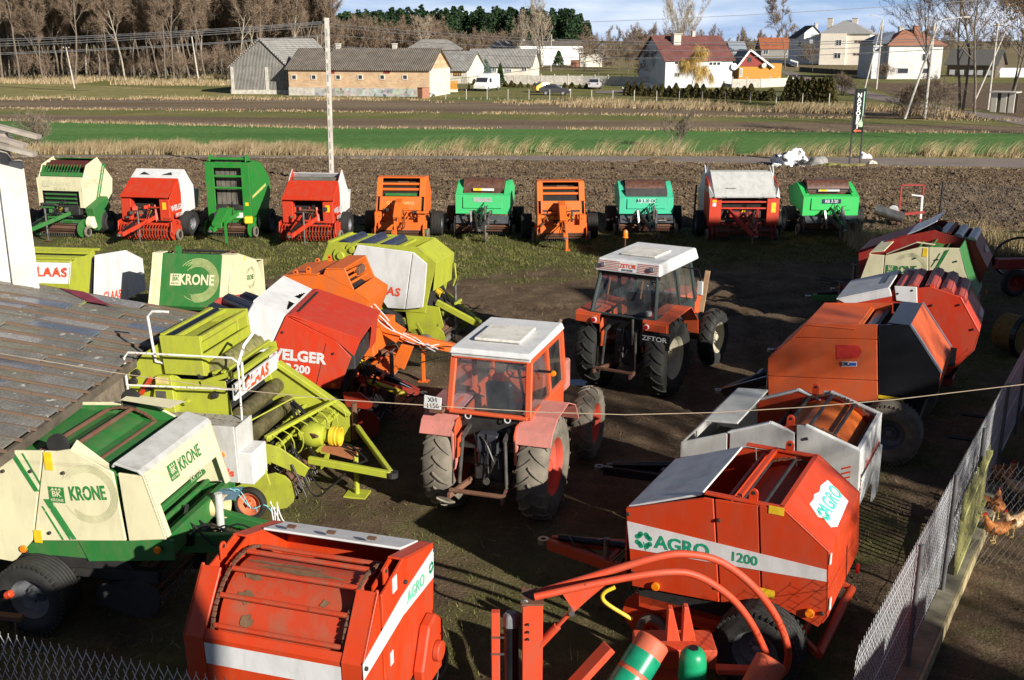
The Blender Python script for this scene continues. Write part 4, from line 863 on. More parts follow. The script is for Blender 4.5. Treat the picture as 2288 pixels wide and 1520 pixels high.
pole('utility_pole', 'leaning pale pole in front of the wood left of the plank barn', 444, 181, 7.4, .13, .09, (-.6, 0))
pole('utility_pole', 'thin pole standing in front of the long white barn', 1231, 160, 8, .1, .08)
pole('utility_pole', 'thin leaning pole just left of the lamp pole near the white block house', 1932, 197, 9.2, .12, .09, (1.6, 0))
pole('lamp_pole', 'straight lamp pole with an arm left of the white block house', 1958, 200, 9.6, .12, .1, lamp=-1.3)
pole('lamp_pole', 'tall lamp pole with a long arm beside the leaning wide-crowned tree', 2066, 264, 8.2, .13, .1, lamp=2.4)
pole('utility_pole', 'leaning prop pole left of the lamp pole by the wide-crowned tree', 2020, 266, 8.0, .12, .09, (2.1, 0))
pole('utility_pole', 'dark pole with a brace behind the tall trees on the right', 2207, 246, 8.4, .11, .09, arms=[(8.2, 1.0)])
pole('utility_pole', 'slanted brace pole between the tall trees on the right', 2172, 236, 8.2, .1, .08, (2.8, 0))
# wires: strung between the tall pole and poles outside the frame
def wire(a, b_, sag, r_, mat, name, label, n=24, cat='wire', group=None):
    a = Vector(a); b_ = Vector(b_); o = (a + b_) / 2; pts = [a.lerp(b_, i / n) - Vector((0, 0, sag * (1 - (2 * i / n - 1) ** 2))) - o for i in range(n + 1)]
    w_ = MB().tube(pts, r_, 4).build(name, mat, None); w_.location = o; return tag(w_, label, cat, group)
m_wire = plain('aluminium_wire', (.30, .30, .30), .5, .2)
pt = ptop
for i, (yl, zo) in enumerate([(86, .25), (90, .35), (100, .75), (104, .8), (68, .15), (74, .2)]):
    e = atd(-900, yl + 18, pb.y + 6); wire((pt.x, pt.y, H0 - zo), (e.x, e.y, e.z), .5, .011, m_wire, 'power_line', 'thin grey power line running left from the tall concrete pole', group='power lines left of the tall pole')
for i, (yr, zo) in enumerate([(86, .25), (88, .4), (92, .75), (95, 1.25)]):
    e = atd(2288, [67, 70, 74, 76][i], 40 + i * .2); wire((pt.x, pt.y, H0 - zo), (e.x + 8, e.y - 4, e.z + .5), .9, .011, m_wire, 'power_line', 'thin grey power line running right from the tall concrete pole', group='power lines right of the tall pole')
e0 = atd(-200, 176, 150); e1 = atd(1480, 110, 150)
wire(e0, e1, 3.6, .03, m_blackm, 'telephone_line', 'dark sagging line passing in front of the barns')
e0 = atd(1300, 50, 95); e1 = atd(2300, -8, 95); wire(e0, e1, .2, .02, m_wire, 'power_line', 'single wire crossing the sky above the cream house')
# ---- gravestone advertising sign
a = at(1897, 372); b_ = at(1920, 372); rz = math.atan2(b_.y - a.y, b_.x - a.x)
root = thing('advert_sign', 'tall narrow black sign on two posts reading NAGROBKI beside the lane', 'sign', (a.x, a.y, 0), rz); sw = (b_ - a).length
pxm = F / (a.y * cP + HC * sP); zt = (372 - 210) / pxm * 1.04; zb = (372 - 302) / pxm * 1.04
for x in (0, sw): MB().bar((x, 0, -.1), (x + .12 * 0, 0, zt + .05), .07).build('post', m_blackm, root)
MB().box((sw / 2, -.01, (zt + zb) / 2), (sw, .05, zt - zb)).build('board', plain('sign_black', (.01, .015, .012), .3), root, bevel=.005)
MB().box((sw * .86, -.045, (zt + zb) / 2 + .25), (sw * .1, .01, (zt - zb) * .68)).build('stripe', plain('sign_green', (.35, .55, .42), .4), root)
MB().pxz([(sw * .55, zb + .35), (sw * .93, zb + .35), (sw * .93, zb + .85), (sw * .8, zb + 1.0), (sw * .72, zb + .75), (sw * .55, zb + .6)], -.05, -.04).build('picture', plain('sign_pic', (.45, .6, .4), .5), root)
m_lw = plain('letter_white', (.85, .85, .82), .5, var=.03)
lh = (zt - zb - .45) / 8
for i, ch in enumerate('NAGROBKI'): text(root, 'lettering', ch, lh * 1.28, (sw * .42, -.05, zt - .22 - lh * (i + .5)), (1, 0, 0), (0, 0, 1), m_lw, bold=.04)
b = MB().pxz([(sw * .1, zb + .14), (sw * .35, zb + .26), (sw * .35, zb + .18), (sw * .85, zb + .18), (sw * .85, zb + .10), (sw * .35, zb + .10), (sw * .35, zb + .02)], -.05, -.04).build('arrow', plain('sign_red', (.6, .12, .04), .5), root)
# ---- tarp heap, boulder, bag, mound
def lump(name, label, cat, px, py, dims, mat, seed, rough=.35, n=5, res=4, crease=1.0):
    bm = bmesh.new(); bmesh.ops.create_icosphere(bm, subdivisions=res, radius=1)
    for v in bm.verts:
        q = v.co * 1.3 + Vector((seed, 0, 0)); d = noise.noise(q) * rough + noise.noise(q * 2.7) * rough * .6 * crease + abs(noise.noise(q * 6)) * rough * .35 * crease; v.co = v.co * (1 + d); v.co = Vector((v.co.x * dims[0], v.co.y * dims[1], max(v.co.z, -.1) * dims[2]))
    me = bpy.data.meshes.new(name); bm.to_mesh(me); bm.free(); me.materials.append(mat); me.polygons.foreach_set('use_smooth', [crease < .9] * len(me.polygons)); o = bpy.data.objects.new(name, me); C.objects.link(o)
    p = at(px, py); o.location = (p.x, p.y, 0); return tag(o, label, cat)
m_tarp, n, l, p_ = newmat('tarp'); a_ = noise_n(n, l, 1.6, 4, .6); r_ = ramp(n, [(.44, (.8, .8, .82)), (.5, (.75, .75, .78)), (.56, (.035, .035, .04))]); l(a_.outputs[0], r_.inputs[0]); l(r_.outputs[0], p_.inputs['Base Color']); p_.inputs['Roughness'].default_value = .4
lump('plastic_heap', 'crumpled heap of white and black plastic sheeting at the lane edge', 'plastic sheeting', 1768, 372, (.95, .6, .85), m_tarp, 3, .6)
lump('plastic_heap', 'low scrap of white plastic left of the big plastic heap', 'plastic sheeting', 1738, 374, (.5, .35, .18), m_white, 8, .6)
lump('boulder', 'grey rounded boulder right of the plastic heap', 'boulder', 1828, 368, (.62, .45, .48), plain('granite', (.27, .26, .25), .9, var=.4, bump=.02), 5, .18, crease=.4)
lump('stone', 'small pale stone right of the sign', 'stone', 1949, 369, (.3, .25, .25), m_render, 6, .2)
lump('plastic_bag', 'white plastic bag lying in the grass behind the sign', 'bag', 1930, 354, (.35, .25, .3), m_white, 9, .6)
lump('plastic_bag', 'tiny white scrap in the reeds above the tall green baler', 'bag', 509, 344, (.12, .1, .16), m_white, 10, .6)
lump('soil_heap', 'low dark heap of soil on the lane edge', 'soil heap', 1463, 366, (.9, .4, .3), m_soil, 11, .4)
for i, (px, py) in enumerate([(1905, 374), (1870, 372), (1945, 376)]): lump('soil_heap', ['mossy earth mound at the foot of the sign', 'green mossy earth mound right of the boulder', 'low clod heap right of the sign'][i], 'soil heap', px, py, (.9, .3, .18), m_dry if i < 2 else m_soil, 20 + i, .4)
# ================================================================ MACHINES: shared parts
RED = paint('welger_red', (.52, .030, .005), .35, .25, .08); RED2 = paint('deep_red', (.30, .012, .008), .38, .25, .08)
AGR = paint('agro_orange', (.54, .042, .004), .33, .2, .06); ORG = paint('gallignani_orange', (.68, .13, .005), .4, .3, .10)
FOR = paint('faded_orange', (.56, .085, .016), .45, .25, .02); WHT = paint('white_paint', (.66, .67, .68), .4, .22, .06)
LGR = paint('light_grey_paint', (.50, .51, .50), .45, .3, .10); CRM = paint('cream_paint', (.68, .64, .42), .42, .18, .03)
GRN = paint('krone_green', (.018, .155, .028), .42, .3, .06); JDG = paint('deep_green', (.012, .20, .022), .35, .2, .03)
MNT = paint('mint_green', (.045, .52, .17), .4, .2, .02); TEA = paint('teal_green', (.04, .50, .30), .4, .25, .03); BGR = paint('bright_green', (.02, .50, .10), .4, .2, .02)
LIM = paint('lime_paint', (.37, .41, .028), .42, .3, .14); DRK = plain('dark_steel', (.025, .024, .024), .6, var=.5, scale=4)
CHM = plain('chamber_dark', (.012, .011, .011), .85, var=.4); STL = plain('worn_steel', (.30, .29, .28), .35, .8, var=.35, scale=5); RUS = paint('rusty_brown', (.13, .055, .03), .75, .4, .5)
BLK = plain('black_panel', (.010, .011, .014), .25, var=.3, scale=1.5); RUB = plain('rubber', (.018, .018, .017), .75, var=.35, scale=7, bump=.004); RUBD = plain('dusty_rubber', (.165, .145, .115), .85, var=.4, scale=3.5, bump=.006)
HOS = plain('hose', (.012, .012, .012), .4, var=.2); AMB = plain('amber_lens', (.85, .22, .01), .2, var=.1); YEL = plain('yellow_plastic', (.72, .50, .03), .45, var=.2)
LRED = plain('letter_red', (.70, .07, .02), .4, var=.05, wear=.14); LGRN = plain('letter_green', (.01, .30, .16), .4, var=.05, wear=.16); LKR = plain('letter_krone', (.03, .20, .05), .4, var=.1, wear=.13); LWH = plain('letter_grey', (.55, .56, .57), .4, var=.05, wear=.15)
SIL = plain('silver_rim', (.17, .175, .19), .6, .4, var=.2); LENS = plain('red_lens', (.5, .01, .01), .2, var=.1); BRN = plain('belt_rubber', (.11, .10, .085), .8, var=.4, scale=3); STK = plain('sticker_yellow', (.75, .5, .02), .5, var=.2); MUD = plain('mud_cake', (.15, .085, .045), .95, var=.3, bump=.01)
AGD = paint('agro_dirty_shaded', (.46, .04, .007), .45, .5, .25); CRF = plain('faded_letter', (.50, .50, .34), .5, var=.05); NVY = plain('navy_label', (.015, .03, .07), .4)  # drum orange: dirtier and rustier, base also darkened for the side walls' shade
class Mach:
    def __init__(s, name, label, apx, z, head, near, w, xoff=0, group=None, cat='round baler'):
        group = group or ('balers in the right-hand row' if near > 0 else 'balers on the left side of the yard')
        h = math.radians(head); s.f = Vector((math.cos(h), math.sin(h))); s.l = Vector((-s.f.y, s.f.x)); s.s = near; s.w = w
        p = at(*apx, z).xy if isinstance(apx, tuple) else apx; s.o = p - s.f * xoff - s.l * (near * w / 2 if isinstance(apx, tuple) else 0)
        s.r = thing(name, label, cat, (s.o.x, s.o.y, 0), h, group); s.yn = near * w / 2; XC[0] = 1 if (near > 0 or head > 60) else -1
    def S(s, pts, dy=0):
        y = s.s * (s.w / 2 + dy); r_ = []
        for q in pts:
            d = Vector(ray(*q)); t = (y + s.o.dot(s.l)) / d.xy.dot(s.l); r_.append((d.xy.dot(s.f) * t - s.o.dot(s.f), HC + d.z * t))
        return r_
    def X(s, pts, x=0):
        r_ = []
        for q in pts:
            d = Vector(ray(*q)); t = (x + s.o.dot(s.f)) / d.xy.dot(s.f); r_.append((d.xy.dot(s.l) * t - s.o.dot(s.l), HC + d.z * t))
        return r_
    def Z(s, pt, z=0): p = at(*pt, z).xy - s.o; return (p.dot(s.f), p.dot(s.l))
    def side(s, poly, mat, name='side_panel', t=.035, dy=0, both=True, label=None, bevel=.008):
        y = s.s * (s.w / 2 + dy); o = MB().pxz(poly, y, y - s.s * t).build(name, mat, s.r, bevel=bevel, label=label)
        if both: MB().pxz(poly, -y, -y + s.s * t).build(name, mat, s.r, bevel=bevel, label=label)
        return o
    def decal(s, poly, mat, name='decal', d=.004): y = s.s * (s.w / 2 + d); return MB().pxz(poly, y, y - s.s * d * .9).build(name, mat, s.r)
    def sheet(s, prof, mat, name, ins=.04, t=.025, bevel=.006, y0=None, y1=None, label=None):
        hw = s.w / 2 - ins; return MB().sheet(prof, -hw if y0 is None else y0, hw if y1 is None else y1, t).build(name, mat, s.r, bevel=bevel, label=label)
    def stext(s, name, st, pa, pb, size, mat, d=.004, **k):
        (xa, za), (xb, zb) = s.S([pa, pb]); r_ = Vector((xb - xa, 0, zb - za)).normalized(); u = Vector((0, s.s, 0)).cross(r_)
        return text(s.r, name, st, size, ((xa + xb) / 2, s.yn + s.s * d, (za + zb) / 2), r_, u, mat, **k)
    def lx(s, name, st, size, loc, mat, right=None, up=(0, 0, 1), **k):
        return text(s.r, name, st, size, loc, right or (-s.s, 0, 0), up, mat, **k)
def tyreprof(R, W, Rr):
    h = W / 2; return [(-h * .80, Rr), (-h * .98, Rr + (R - Rr) * .30), (-h, Rr + (R - Rr) * .62), (-h * .86, R - .035), (-h * .62, R - .006), (0, R), (h * .62, R - .006), (h * .86, R - .035), (h, Rr + (R - Rr) * .62), (h * .98, Rr + (R - Rr) * .30), (h * .80, Rr)]
def wheel(parent, c, R, W, Rr, rim, tyre=None, out=1, lugs=0, ribs=0, dish=.06, rz=0, holes=8, name='wheel'):
    """rim disc (the wheel) with its tyre as child; axis along local Y; out = outer side"""
    tyre = tyre or RUB; c = Vector(c); h = W / 2
    b = MB(); p = [(-h * .78, Rr + .012), (-h * .80, Rr), (-h * .55, Rr - .03), (-h * .1, Rr - .05), (h * .3, Rr - .05), (h * .55, Rr - .03), (h * .80, Rr), (h * .78, Rr + .012)]
    b.lathe(p, c, 'Y', 28, rz=rz); zc = out * h * (.35 if dish > 0 else .0)
    b.lathe([(zc, Rr - .04), (zc - out * dish, Rr * .62), (zc - out * dish * 1.2, Rr * .5), (zc - out * dish * .4, Rr * .42), (zc - out * dish * .4, Rr * .24), (zc + out * .03, Rr * .22), (zc + out * .05, Rr * .12), (zc + out * .05, .001)], c, 'Y', 28, rz=rz)
    for k in range(holes):
        a = 2 * PI * k / holes; q = c + Matrix.Rotation(rz, 3, 'Z') @ Vector((math.cos(a) * Rr * .33, zc - out * dish * .3, math.sin(a) * Rr * .33)); d = Matrix.Rotation(rz, 3, 'Z') @ Vector((0, out * .03, 0)); b.tube([q, q + d], .012, 6)
    o = b.build(name, rim, parent, smooth=True)
    t = MB(); pr = tyreprof(R, W, Rr)
    if ribs:
        pr2 = pr[:3]; xs_ = np.linspace(-h * .86, h * .86, ribs * 4 + 1)
        for i, x in enumerate(xs_): pr2.append((x, R - .035 * abs(x / h) ** 4 - (.016 if i % 4 == 0 else 0)))
        pr = pr2 + pr[8:]
    t.lathe(pr, c, 'Y', 48, rz=rz); Rz = Matrix.Rotation(rz, 3, 'Z')
    if lugs:
        hl = R * .048
        for k in range(lugs):
            for sd in (-1, 1):
                a0 = 2 * PI * (k + (.5 if sd > 0 else 0)) / lugs; path = []
                for i in range(5):
                    u = i / 4; y = sd * h * (-.06 + 1.02 * u); a = a0 + 1.5 * (u ** .8) / lugs * 2 * PI * .5; rr_ = R - .012 - .04 * u ** 4; path.append((a, y, rr_))
                vs = []
                for (a, y, rr_), u in zip(path, (0, .25, .5, .75, 1)):
                    da = (.024 - .004 * u) * .75 / R * 1.0
                    for dd, hh in ((-1.5, 0), (-.8, 1), (.8, 1), (1.5, 0)):
                        aa = a + dd * da; q = rr_ + hh * hl * (1 - .12 * u) - (0.0 if hh else .02); vs.append(c + Rz @ Vector((q * math.cos(aa), y, q * math.sin(aa))))
                fs = []
                for i in range(4):
                    for j in range(3): fs.append((i * 4 + j, i * 4 + j + 1, (i + 1) * 4 + j + 1, (i + 1) * 4 + j))
                fs += [(0, 3, 2, 1), (16, 17, 18, 19)]; t.add(vs, fs)
    elif ribs:
        for k in range(44):
            a = 2 * PI * k / 44
            for sd in (-1, 1): q = c + Rz @ Vector(((R - .02) * math.cos(a), sd * h * .86, (R - .02) * math.sin(a))); t.box(q, (.035, .05, .03), rz, -a + PI / 2)
    t.build('tyre', tyre, o, smooth=True)
    return o
def pickup(m, x, y0, y1, z=.30, R=.24, mat=None, tines=24, side=True, guard=None, gw=True, gmat=None):
    """tine reel between two cheek plates"""
    b = MB(); b.cyl((x, y0 + .04, z), (x, y1 - .04, z), R * .45, 14)
    n = tines
    for k in range(5):
        a = k * 2 * PI / 5 + .3; cx, cz = x + math.cos(a) * R * .62, z + math.sin(a) * R * .62; b.cyl((cx, y0 + .05, cz), (cx, y1 - .05, cz), .018, 6)
    b.build('pickup_reel', RUS, m.r, smooth=True)
    t = MB()
    for i in range(n):
        y = y0 + .1 + (y1 - y0 - .2) * i / (n - 1)
        for k in range(5):
            a = k * 2 * PI / 5 + .3; p0 = Vector((x + math.cos(a) * R * .62, y, z + math.sin(a) * R * .62)); p1 = Vector((x + math.cos(a - .12) * R * 1.12, y, z + math.sin(a - .12) * R * 1.12)); t.tube([p0, p1], .006, 3)
    t.build('tines', STL, m.r)
    if guard is not None:
        g = MB()
        for i in range(n + 1):
            y = y0 + .06 + (y1 - y0 - .12) * i / n; pts = [(x + math.cos(a) * R * .95, y, z + math.sin(a) * R * .95) for a in np.linspace(2.2, -1.3, 8)]; 
            for p, q in zip(pts[:-1], pts[1:]): g.bar(p, q, .035, .008, up=(0, 1, 0))
        g.build('stripper_bands', guard, m.r)
    if side:
        poly = [(x + math.cos(a) * R * 1.15, z + math.sin(a) * R * 1.15) for a in np.linspace(0, 2 * PI, 13)[:-1]]; poly = [(px - (.3 if px < x - R * .8 else 0), pz) for px, pz in poly]
        for y in (y0, y1): MB().pxz(poly, y - .012, y + .012).build('pickup_cheek', mat or DRK, m.r, bevel=.004)
    if gw:
        for y, o_ in ((y0 - .12, -1), (y1 + .12, 1)):
            wheel(m.r, (x - .15, y, .2), .20, .10, .12, gmat or DRK, RUBD, o_, name='gauge_wheel', holes=4)
            MB().bar((x - .15, y - o_ * .07, .2), (x - .4, y - o_ * .08, .62), .05, .05).build('wheel_arm', mat or DRK, m.r)
def drawbar(m, x0, x1, mat, z0=.75, z1=.55, sp=.34, y=0, w_=.12, jack=True, jx=.45, style='A', y1=None, jmat=None, pto=True, jlen=None):
    y1 = y if y1 is None else y1; b = MB()
    if style == 'A':
        for s_ in (-1, 1): b.bar((x0, y + s_ * sp, z0), (x1 - .12, y1 + s_ * .05, z1), w_ * .7, w_ * 1.15)
        b.bar((x0 + (x1 - x0) * .35, y - sp * .6, z0 - .05), (x0 + (x1 - x0) * .35, y + sp * .6, z0 - .05), .06, .06)
    else: b.bar((x0, y, z0), (x1 - .1, y1, z1), w_, w_ * 1.5); b.bar((x0, y - sp, z0), (x0, y + sp, z0), w_, w_)
    b.build('drawbar', mat, m.r, bevel=.008)
    MB().lathe([(-.03, .035), (-.03, .075), (.03, .075), (.03, .035), (-.03, .035)], (x1 - .02, y1, z1), 'Z', 12).build('hitch_eye', STL, m.r)
    if pto:
        p0 = Vector((x0 - .1, y, z0 + .18)); p1 = Vector((x1 - .25, y1, z1 + .10)); o = MB().cyl(p0, p1, .045, 10).build('drive_shaft', BLK, m.r, smooth=True)
        MB().cyl(p0, p0.lerp(p1, .12), .09, 12).build('shaft_guard', YEL, m.r)
    if jack:
        jx_ = x0 + (x1 - x0) * jx; jy = y + (y1 - y) * jx + sp * (1 - jx) * .9; o = MB().cyl((jx_, jy, z0 + .3), (jx_, jy, .25), .038, 10).cyl((jx_, jy, .26), (jx_, jy, .02), .026, 8).build('jack_leg', jmat or STL, m.r, smooth=True)
        MB().box((jx_, jy, .02), (.18, .16, .02)).build('foot_plate', RUS, o); MB().bar((jx_, jy, z0 + .3), (jx_ + .05, jy + .13, z0 + .33), .015).build('crank', STL, o)
def hoses(m, a, b_, n=3, r_=.012, sag=.25, seed=1, mat=None):
    rr_ = random.Random(seed)
    for k in range(n):
        p0 = Vector(a) + Vector((rr_.uniform(-.05, .05), rr_.uniform(-.15, .15), rr_.uniform(-.05, .1))); p1 = Vector(b_) + Vector((rr_.uniform(-.15, .1), rr_.uniform(-.12, .12), rr_.uniform(-.05, .1))); q = rr_.uniform(.5, 1.3) * sag; dy = rr_.uniform(-.25, .25)
        MB().tube([p0.lerp(p1, t) + Vector((0, dy * math.sin(t * PI), -q * math.sin(t * PI) + .06 * math.sin(t * 9 + k))) for t in np.linspace(0, 1, 12)], r_, 5).build('hose', mat or HOS, m.r, smooth=True)
def drum(m, c, R, mat, bars=12, barmat=None, ins=.16, barr=.022, a0=0, chain=True, hw=None):
    hw = m.w / 2 - ins if hw is None else hw; MB().cyl((c[0], -hw, c[1]), (c[0], hw, c[1]), R, 40).build('bale_drum', mat, m.r, smooth=True)
    for k in range(bars):
        a = a0 + 2 * PI * k / bars; x, z = c[0] + math.cos(a) * (R + .07), c[1] + math.sin(a) * (R + .07)
        if z > c[1] - R * .2: MB().cyl((x, -hw, z), (x, hw, z), barr, 8).build('chain_bar', barmat or RUS, m.r, smooth=True)
    if chain:
        for y in (-hw - .02, hw + .02):
            b = MB(); n = 70
            for k in range(n):
                a = 2 * PI * k / n; b.box((c[0] + math.cos(a) * (R + .07), y, c[1] + math.sin(a) * (R + .07)), (.028, .03, .05), ry=-a + (0 if k % 2 else .3))
            b.build('chain', RUS, m.r)
def rollers(m, cs, R, mat, ins=.07, ribs=8):
    hw = m.w / 2 - ins
    for (x, z) in cs:
        b = MB().cyl((x, -hw, z), (x, hw, z), R, 24)
        for k in range(ribs): a = 2 * PI * k / ribs; b.bar((x + math.cos(a) * R, -hw, z + math.sin(a) * R), (x + math.cos(a) * R, hw, z + math.sin(a) * R), .02, .02, up=(math.cos(a), 0, math.sin(a)))
        b.build('roller', mat, m.r, smooth=True)
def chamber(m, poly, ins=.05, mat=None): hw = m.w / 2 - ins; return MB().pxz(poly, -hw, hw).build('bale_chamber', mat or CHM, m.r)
def chassis(m, x0, x1, wx, mat=None, z=.55, R=.45, W=.36, ty=None, rim=None, track=None, Rr=None, ribs=6, ins=.1):
    hw = m.w / 2 - ins; b = MB()
    for y in (-hw, hw): b.bar((x0, y, z), (x1, y, z), .10, .16)
    b.bar((x0, -hw, z), (x0, hw, z), .08, .12); b.bar((x1, -hw, z), (x1, hw, z), .08, .12); b.build('chassis', mat or DRK, m.r, bevel=.01)
    tr = track or (m.w / 2 + .12); MB().cyl((wx, -tr, R), (wx, tr, R), .05, 10).build('axle', DRK, m.r)
    for s_ in (-1, 1): wheel(m.r, (wx, s_ * tr, R), R, W, Rr or R * .5, rim or SIL, ty, s_, ribs=ribs)
def clutter(m, x0, x1, y0, y1, z0, z1, mats, n=9, seed=1):
    q = random.Random(seed); U = q.uniform
    for k in range(n):
        a = Vector((U(x0, x1), U(y0, y1), U(z0, z1))); t = k % 3; d = Vector((U(-.15, .15), U(-.3, .3), U(-.2, .2))) if t else Vector((0, U(.25, .6), 0)); mt = mats[k % len(mats)]
        if t == 0: MB().cyl(a, a + d, U(.02, .045), 8).build('cross_tube', mt, m.r)
        elif t == 1: MB().bar(a, a + d, U(.03, .07), .03).build('linkage', mt, m.r)
        else: MB().box(a, (U(.06, .16), U(.06, .2), U(.06, .18)), U(0, 1)).build('bracket', mt, m.r, bevel=.008)
def lamp(m, loc, mat=None, r_=.05, ax='Y', out=1):
    d = Vector((0, out * .03, 0)) if ax == 'Y' else Vector((out * .03, 0, 0)); p = Vector(loc); return MB().cyl(p - d * .2, p + d, r_, 14).build('reflector', mat or AMB, m.r, bevel=.006)
def bolt(m, pts, r_=.022, dy=0):
    for x, z in m.S(pts, dy): y = m.yn + m.s * dy; MB().cyl((x, y, z), (x, y + m.s * .03, z), r_, 8).build('latch', DRK, m.r, bevel=.004)
def lug(m, x, z, mat, h=.16, w_=.10):
    for s_ in (-1, 1):
        y = s_ * (m.w / 2 - .06); b = MB(); n = 10; pts = [(x - w_ / 2, z), (x + w_ / 2, z)] + [(x + w_ / 2 * math.cos(a), z + h - w_ / 2 + w_ / 2 * math.sin(a)) for a in np.linspace(0, PI, 7)]
        b.pxz(pts, y - .01, y + .01); b.build('lifting_lug', mat, m.r, bevel=.003); MB().cyl((x, y - .014, z + h - w_ / 2), (x, y + .014, z + h - w_ / 2), w_ * .22, 10).build('lug_hole', CHM, m.r)
def clover(m, pc, px_, size):
    (x, z), (x2, z2) = m.S([pc, px_]); r_ = Vector((x2 - x, 0, z2 - z)).normalized(); u = Vector((0, m.s, 0)).cross(r_); o = Vector((x, m.yn + m.s * .006, z)); b = MB()
    return clover_at(m, o, r_, u, Vector((0, m.s, 0)), size)
def clover_at(m, o, r_, u, n_, size):
    b = MB(); e = n_ * .002; k = 14
    for sx, sy in ((1, 1), (1, -1), (-1, 1), (-1, -1)):
        c = o + (r_ * sx + u * sy) * size * .27
        for off in ((.10, -.10), (-.10, .10), (-.02, -.02)):
            cc = c + (r_ * sx * off[0] + u * sy * off[1]) * size; vs = [cc + (r_ * math.cos(2 * PI * i / k) + u * math.sin(2 * PI * i / k)) * size * .15 for i in range(k)]; vs = vs + [v + e for v in vs]
            b.add(vs, [tuple(range(k)), tuple(range(2 * k - 1, k - 1, -1))] + [(i, i + k, (i + 1) % k + k, (i + 1) % k) for i in range(k)])
    b.bar(o - u * size * .1, o - u * size * .62 + r_ * size * .12, size * .05, .003, up=n_); return b.build('clover_emblem', LGRN, m.r)
def swirl(m, loc, r_, right, up, mat, n=6, a0=-2.4, a1=2.5):
    right = Vector(right).normalized(); up = Vector(up).normalized(); nn = right.cross(up); b = MB(); o = Vector(loc); rr_ = random.Random(2)
    for k in range(n):
        R = r_ * (1 - .045 * k); s0 = a0 + rr_.uniform(-.3, .3); s1 = a1 + rr_.uniform(-.4, .2); N = 40; wd = r_ * .009
        vs = []
        for i in range(N + 1):
            a = s0 + (s1 - s0) * i / N; d = right * math.cos(a) + up * math.sin(a); vs += [o + d * (R - wd), o + d * (R + wd)]
        b.add(vs, [(2 * i, 2 * i + 1, 2 * i + 3, 2 * i + 2) for i in range(N)])
    for i, v in enumerate(b.v): b.v[i] = tuple(Vector(v) + nn * .004)
    return b.build('swirl_emblem', mat, m.r)
def crest(m, loc, size, right, up, mat, lmat):
    right = Vector(right).normalized(); up = Vector(up).normalized(); nn = right.cross(up); o = Vector(loc) + nn * .003; h = size / 2; b = MB()
    b.add([o - right * h - up * h, o + right * h - up * h, o + right * h + up * h, o - right * h + up * h], [(0, 1, 2, 3)]); e = b.build('crest', mat, m.r)
    text(m.r, 'lettering', 'BK', size * .5, o + up * size * .05, right, up, lmat, bold=.02, t=.003); text(m.r, 'lettering', 'KRONE', size * .24, o - up * size * .33, right, up, lmat, bold=.02, t=.003)
    cr_ = MB()
    for i in (-1, 0, 1): q = o + up * size * .30 + right * size * .22 * i + nn * .003; cr_.add([q - right * size * .1, q + right * size * .1, q + up * size * .16], [(0, 1, 2)])
    cr_.build('crown_emblem', lmat, m.r)
# ================================================================ THE NEAR MACHINES
# ---- orange AGRO 1200, right foreground
m = Mach('round_baler', 'orange-red baler with a white stripe lettered AGRO 1200, right foreground', (1853, 1233.4), 1.68, 152, 1, 1.7)
P = m.S([(1398, 1136), (1573, 1113), (1660, 1126), (1749, 1135), (1853, 1233), (1850, 1378), (1826, 1402), (1752, 1362), (1609, 1347), (1412, 1310)])
f1, f2 = m.S([(1596, 1117), (1609, 1347)]); g1, g2 = m.S([(1695, 1131), (1702, 1354)])
m.side([P[0], P[1], (f1[0] + .012, f1[1]), (f2[0] + .012, f2[1]), P[9]], AGR, 'front_panel'); m.side([(f1[0] - .004, f1[1]), P[2], (g1[0] + .008, g1[1]), (g2[0] + .008, g2[1]), (f2[0] - .004, f2[1])], AGR, 'middle_panel', dy=-.006)
m.side([(g1[0] - .006, g1[1]), P[3], P[4], P[5], P[6], P[7], (g2[0] - .006, g2[1])], AGR, 'rear_panel')
st = m.S([(1401.5, 1164.5), (1846.7, 1273.2), (1846.7, 1299.7), (1407, 1225.3)]); m.decal(st, WHT, 'stripe', .005)
m.stext('lettering', 'AGRO', (1470, 1212), (1580, 1233), .215, LGRN, d=.006, bold=.03, xs=1.05); m.stext('lettering', '1200', (1630, 1242), (1695, 1256), .155, LGRN, d=.006, bold=.02)
clover(m, (1438.8, 1207), (1480, 1215), .20)
xt, zt = P[3]; xf, zf = P[0]; xm, zm = P[1]
m.sheet([(xt, zt), P[4], P[5], (P[5][0] + .05, P[5][1] - .1)], AGR, 'tailgate', ins=.0, t=.03)
m.sheet([(xf - .01, zf + .01), (xm + .05, zm + .02)], WHT, 'hatch', ins=.06); m.sheet([(xf + .005, P[9][1]), (xf + .005, zf)], AGR, 'front_wall', ins=.04)
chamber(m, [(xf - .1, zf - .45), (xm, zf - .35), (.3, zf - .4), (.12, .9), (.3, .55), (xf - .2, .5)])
MB().bar((1.18 * xm / 1.42, -m.w / 2 + .05, zm - .06), (1.18 * xm / 1.42, m.w / 2 - .05, zm - .06), .04, .12).build('cross_beam', AGR, m.r, bevel=.006)
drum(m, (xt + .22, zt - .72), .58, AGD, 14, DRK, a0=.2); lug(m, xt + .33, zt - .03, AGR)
for x in (xt + .02, xt + .5): MB().box((x, 0, zt - .03), (.05, m.w - .1, .05)).build('roof_rail', AGR, m.r)
for y in (-m.w / 2 + .04, m.w / 2 - .04): MB().box(((xm + xt) / 2, y, zt - .02), (xm - xt, .07, .03)).build('side_rail', AGR, m.r, bevel=.005)
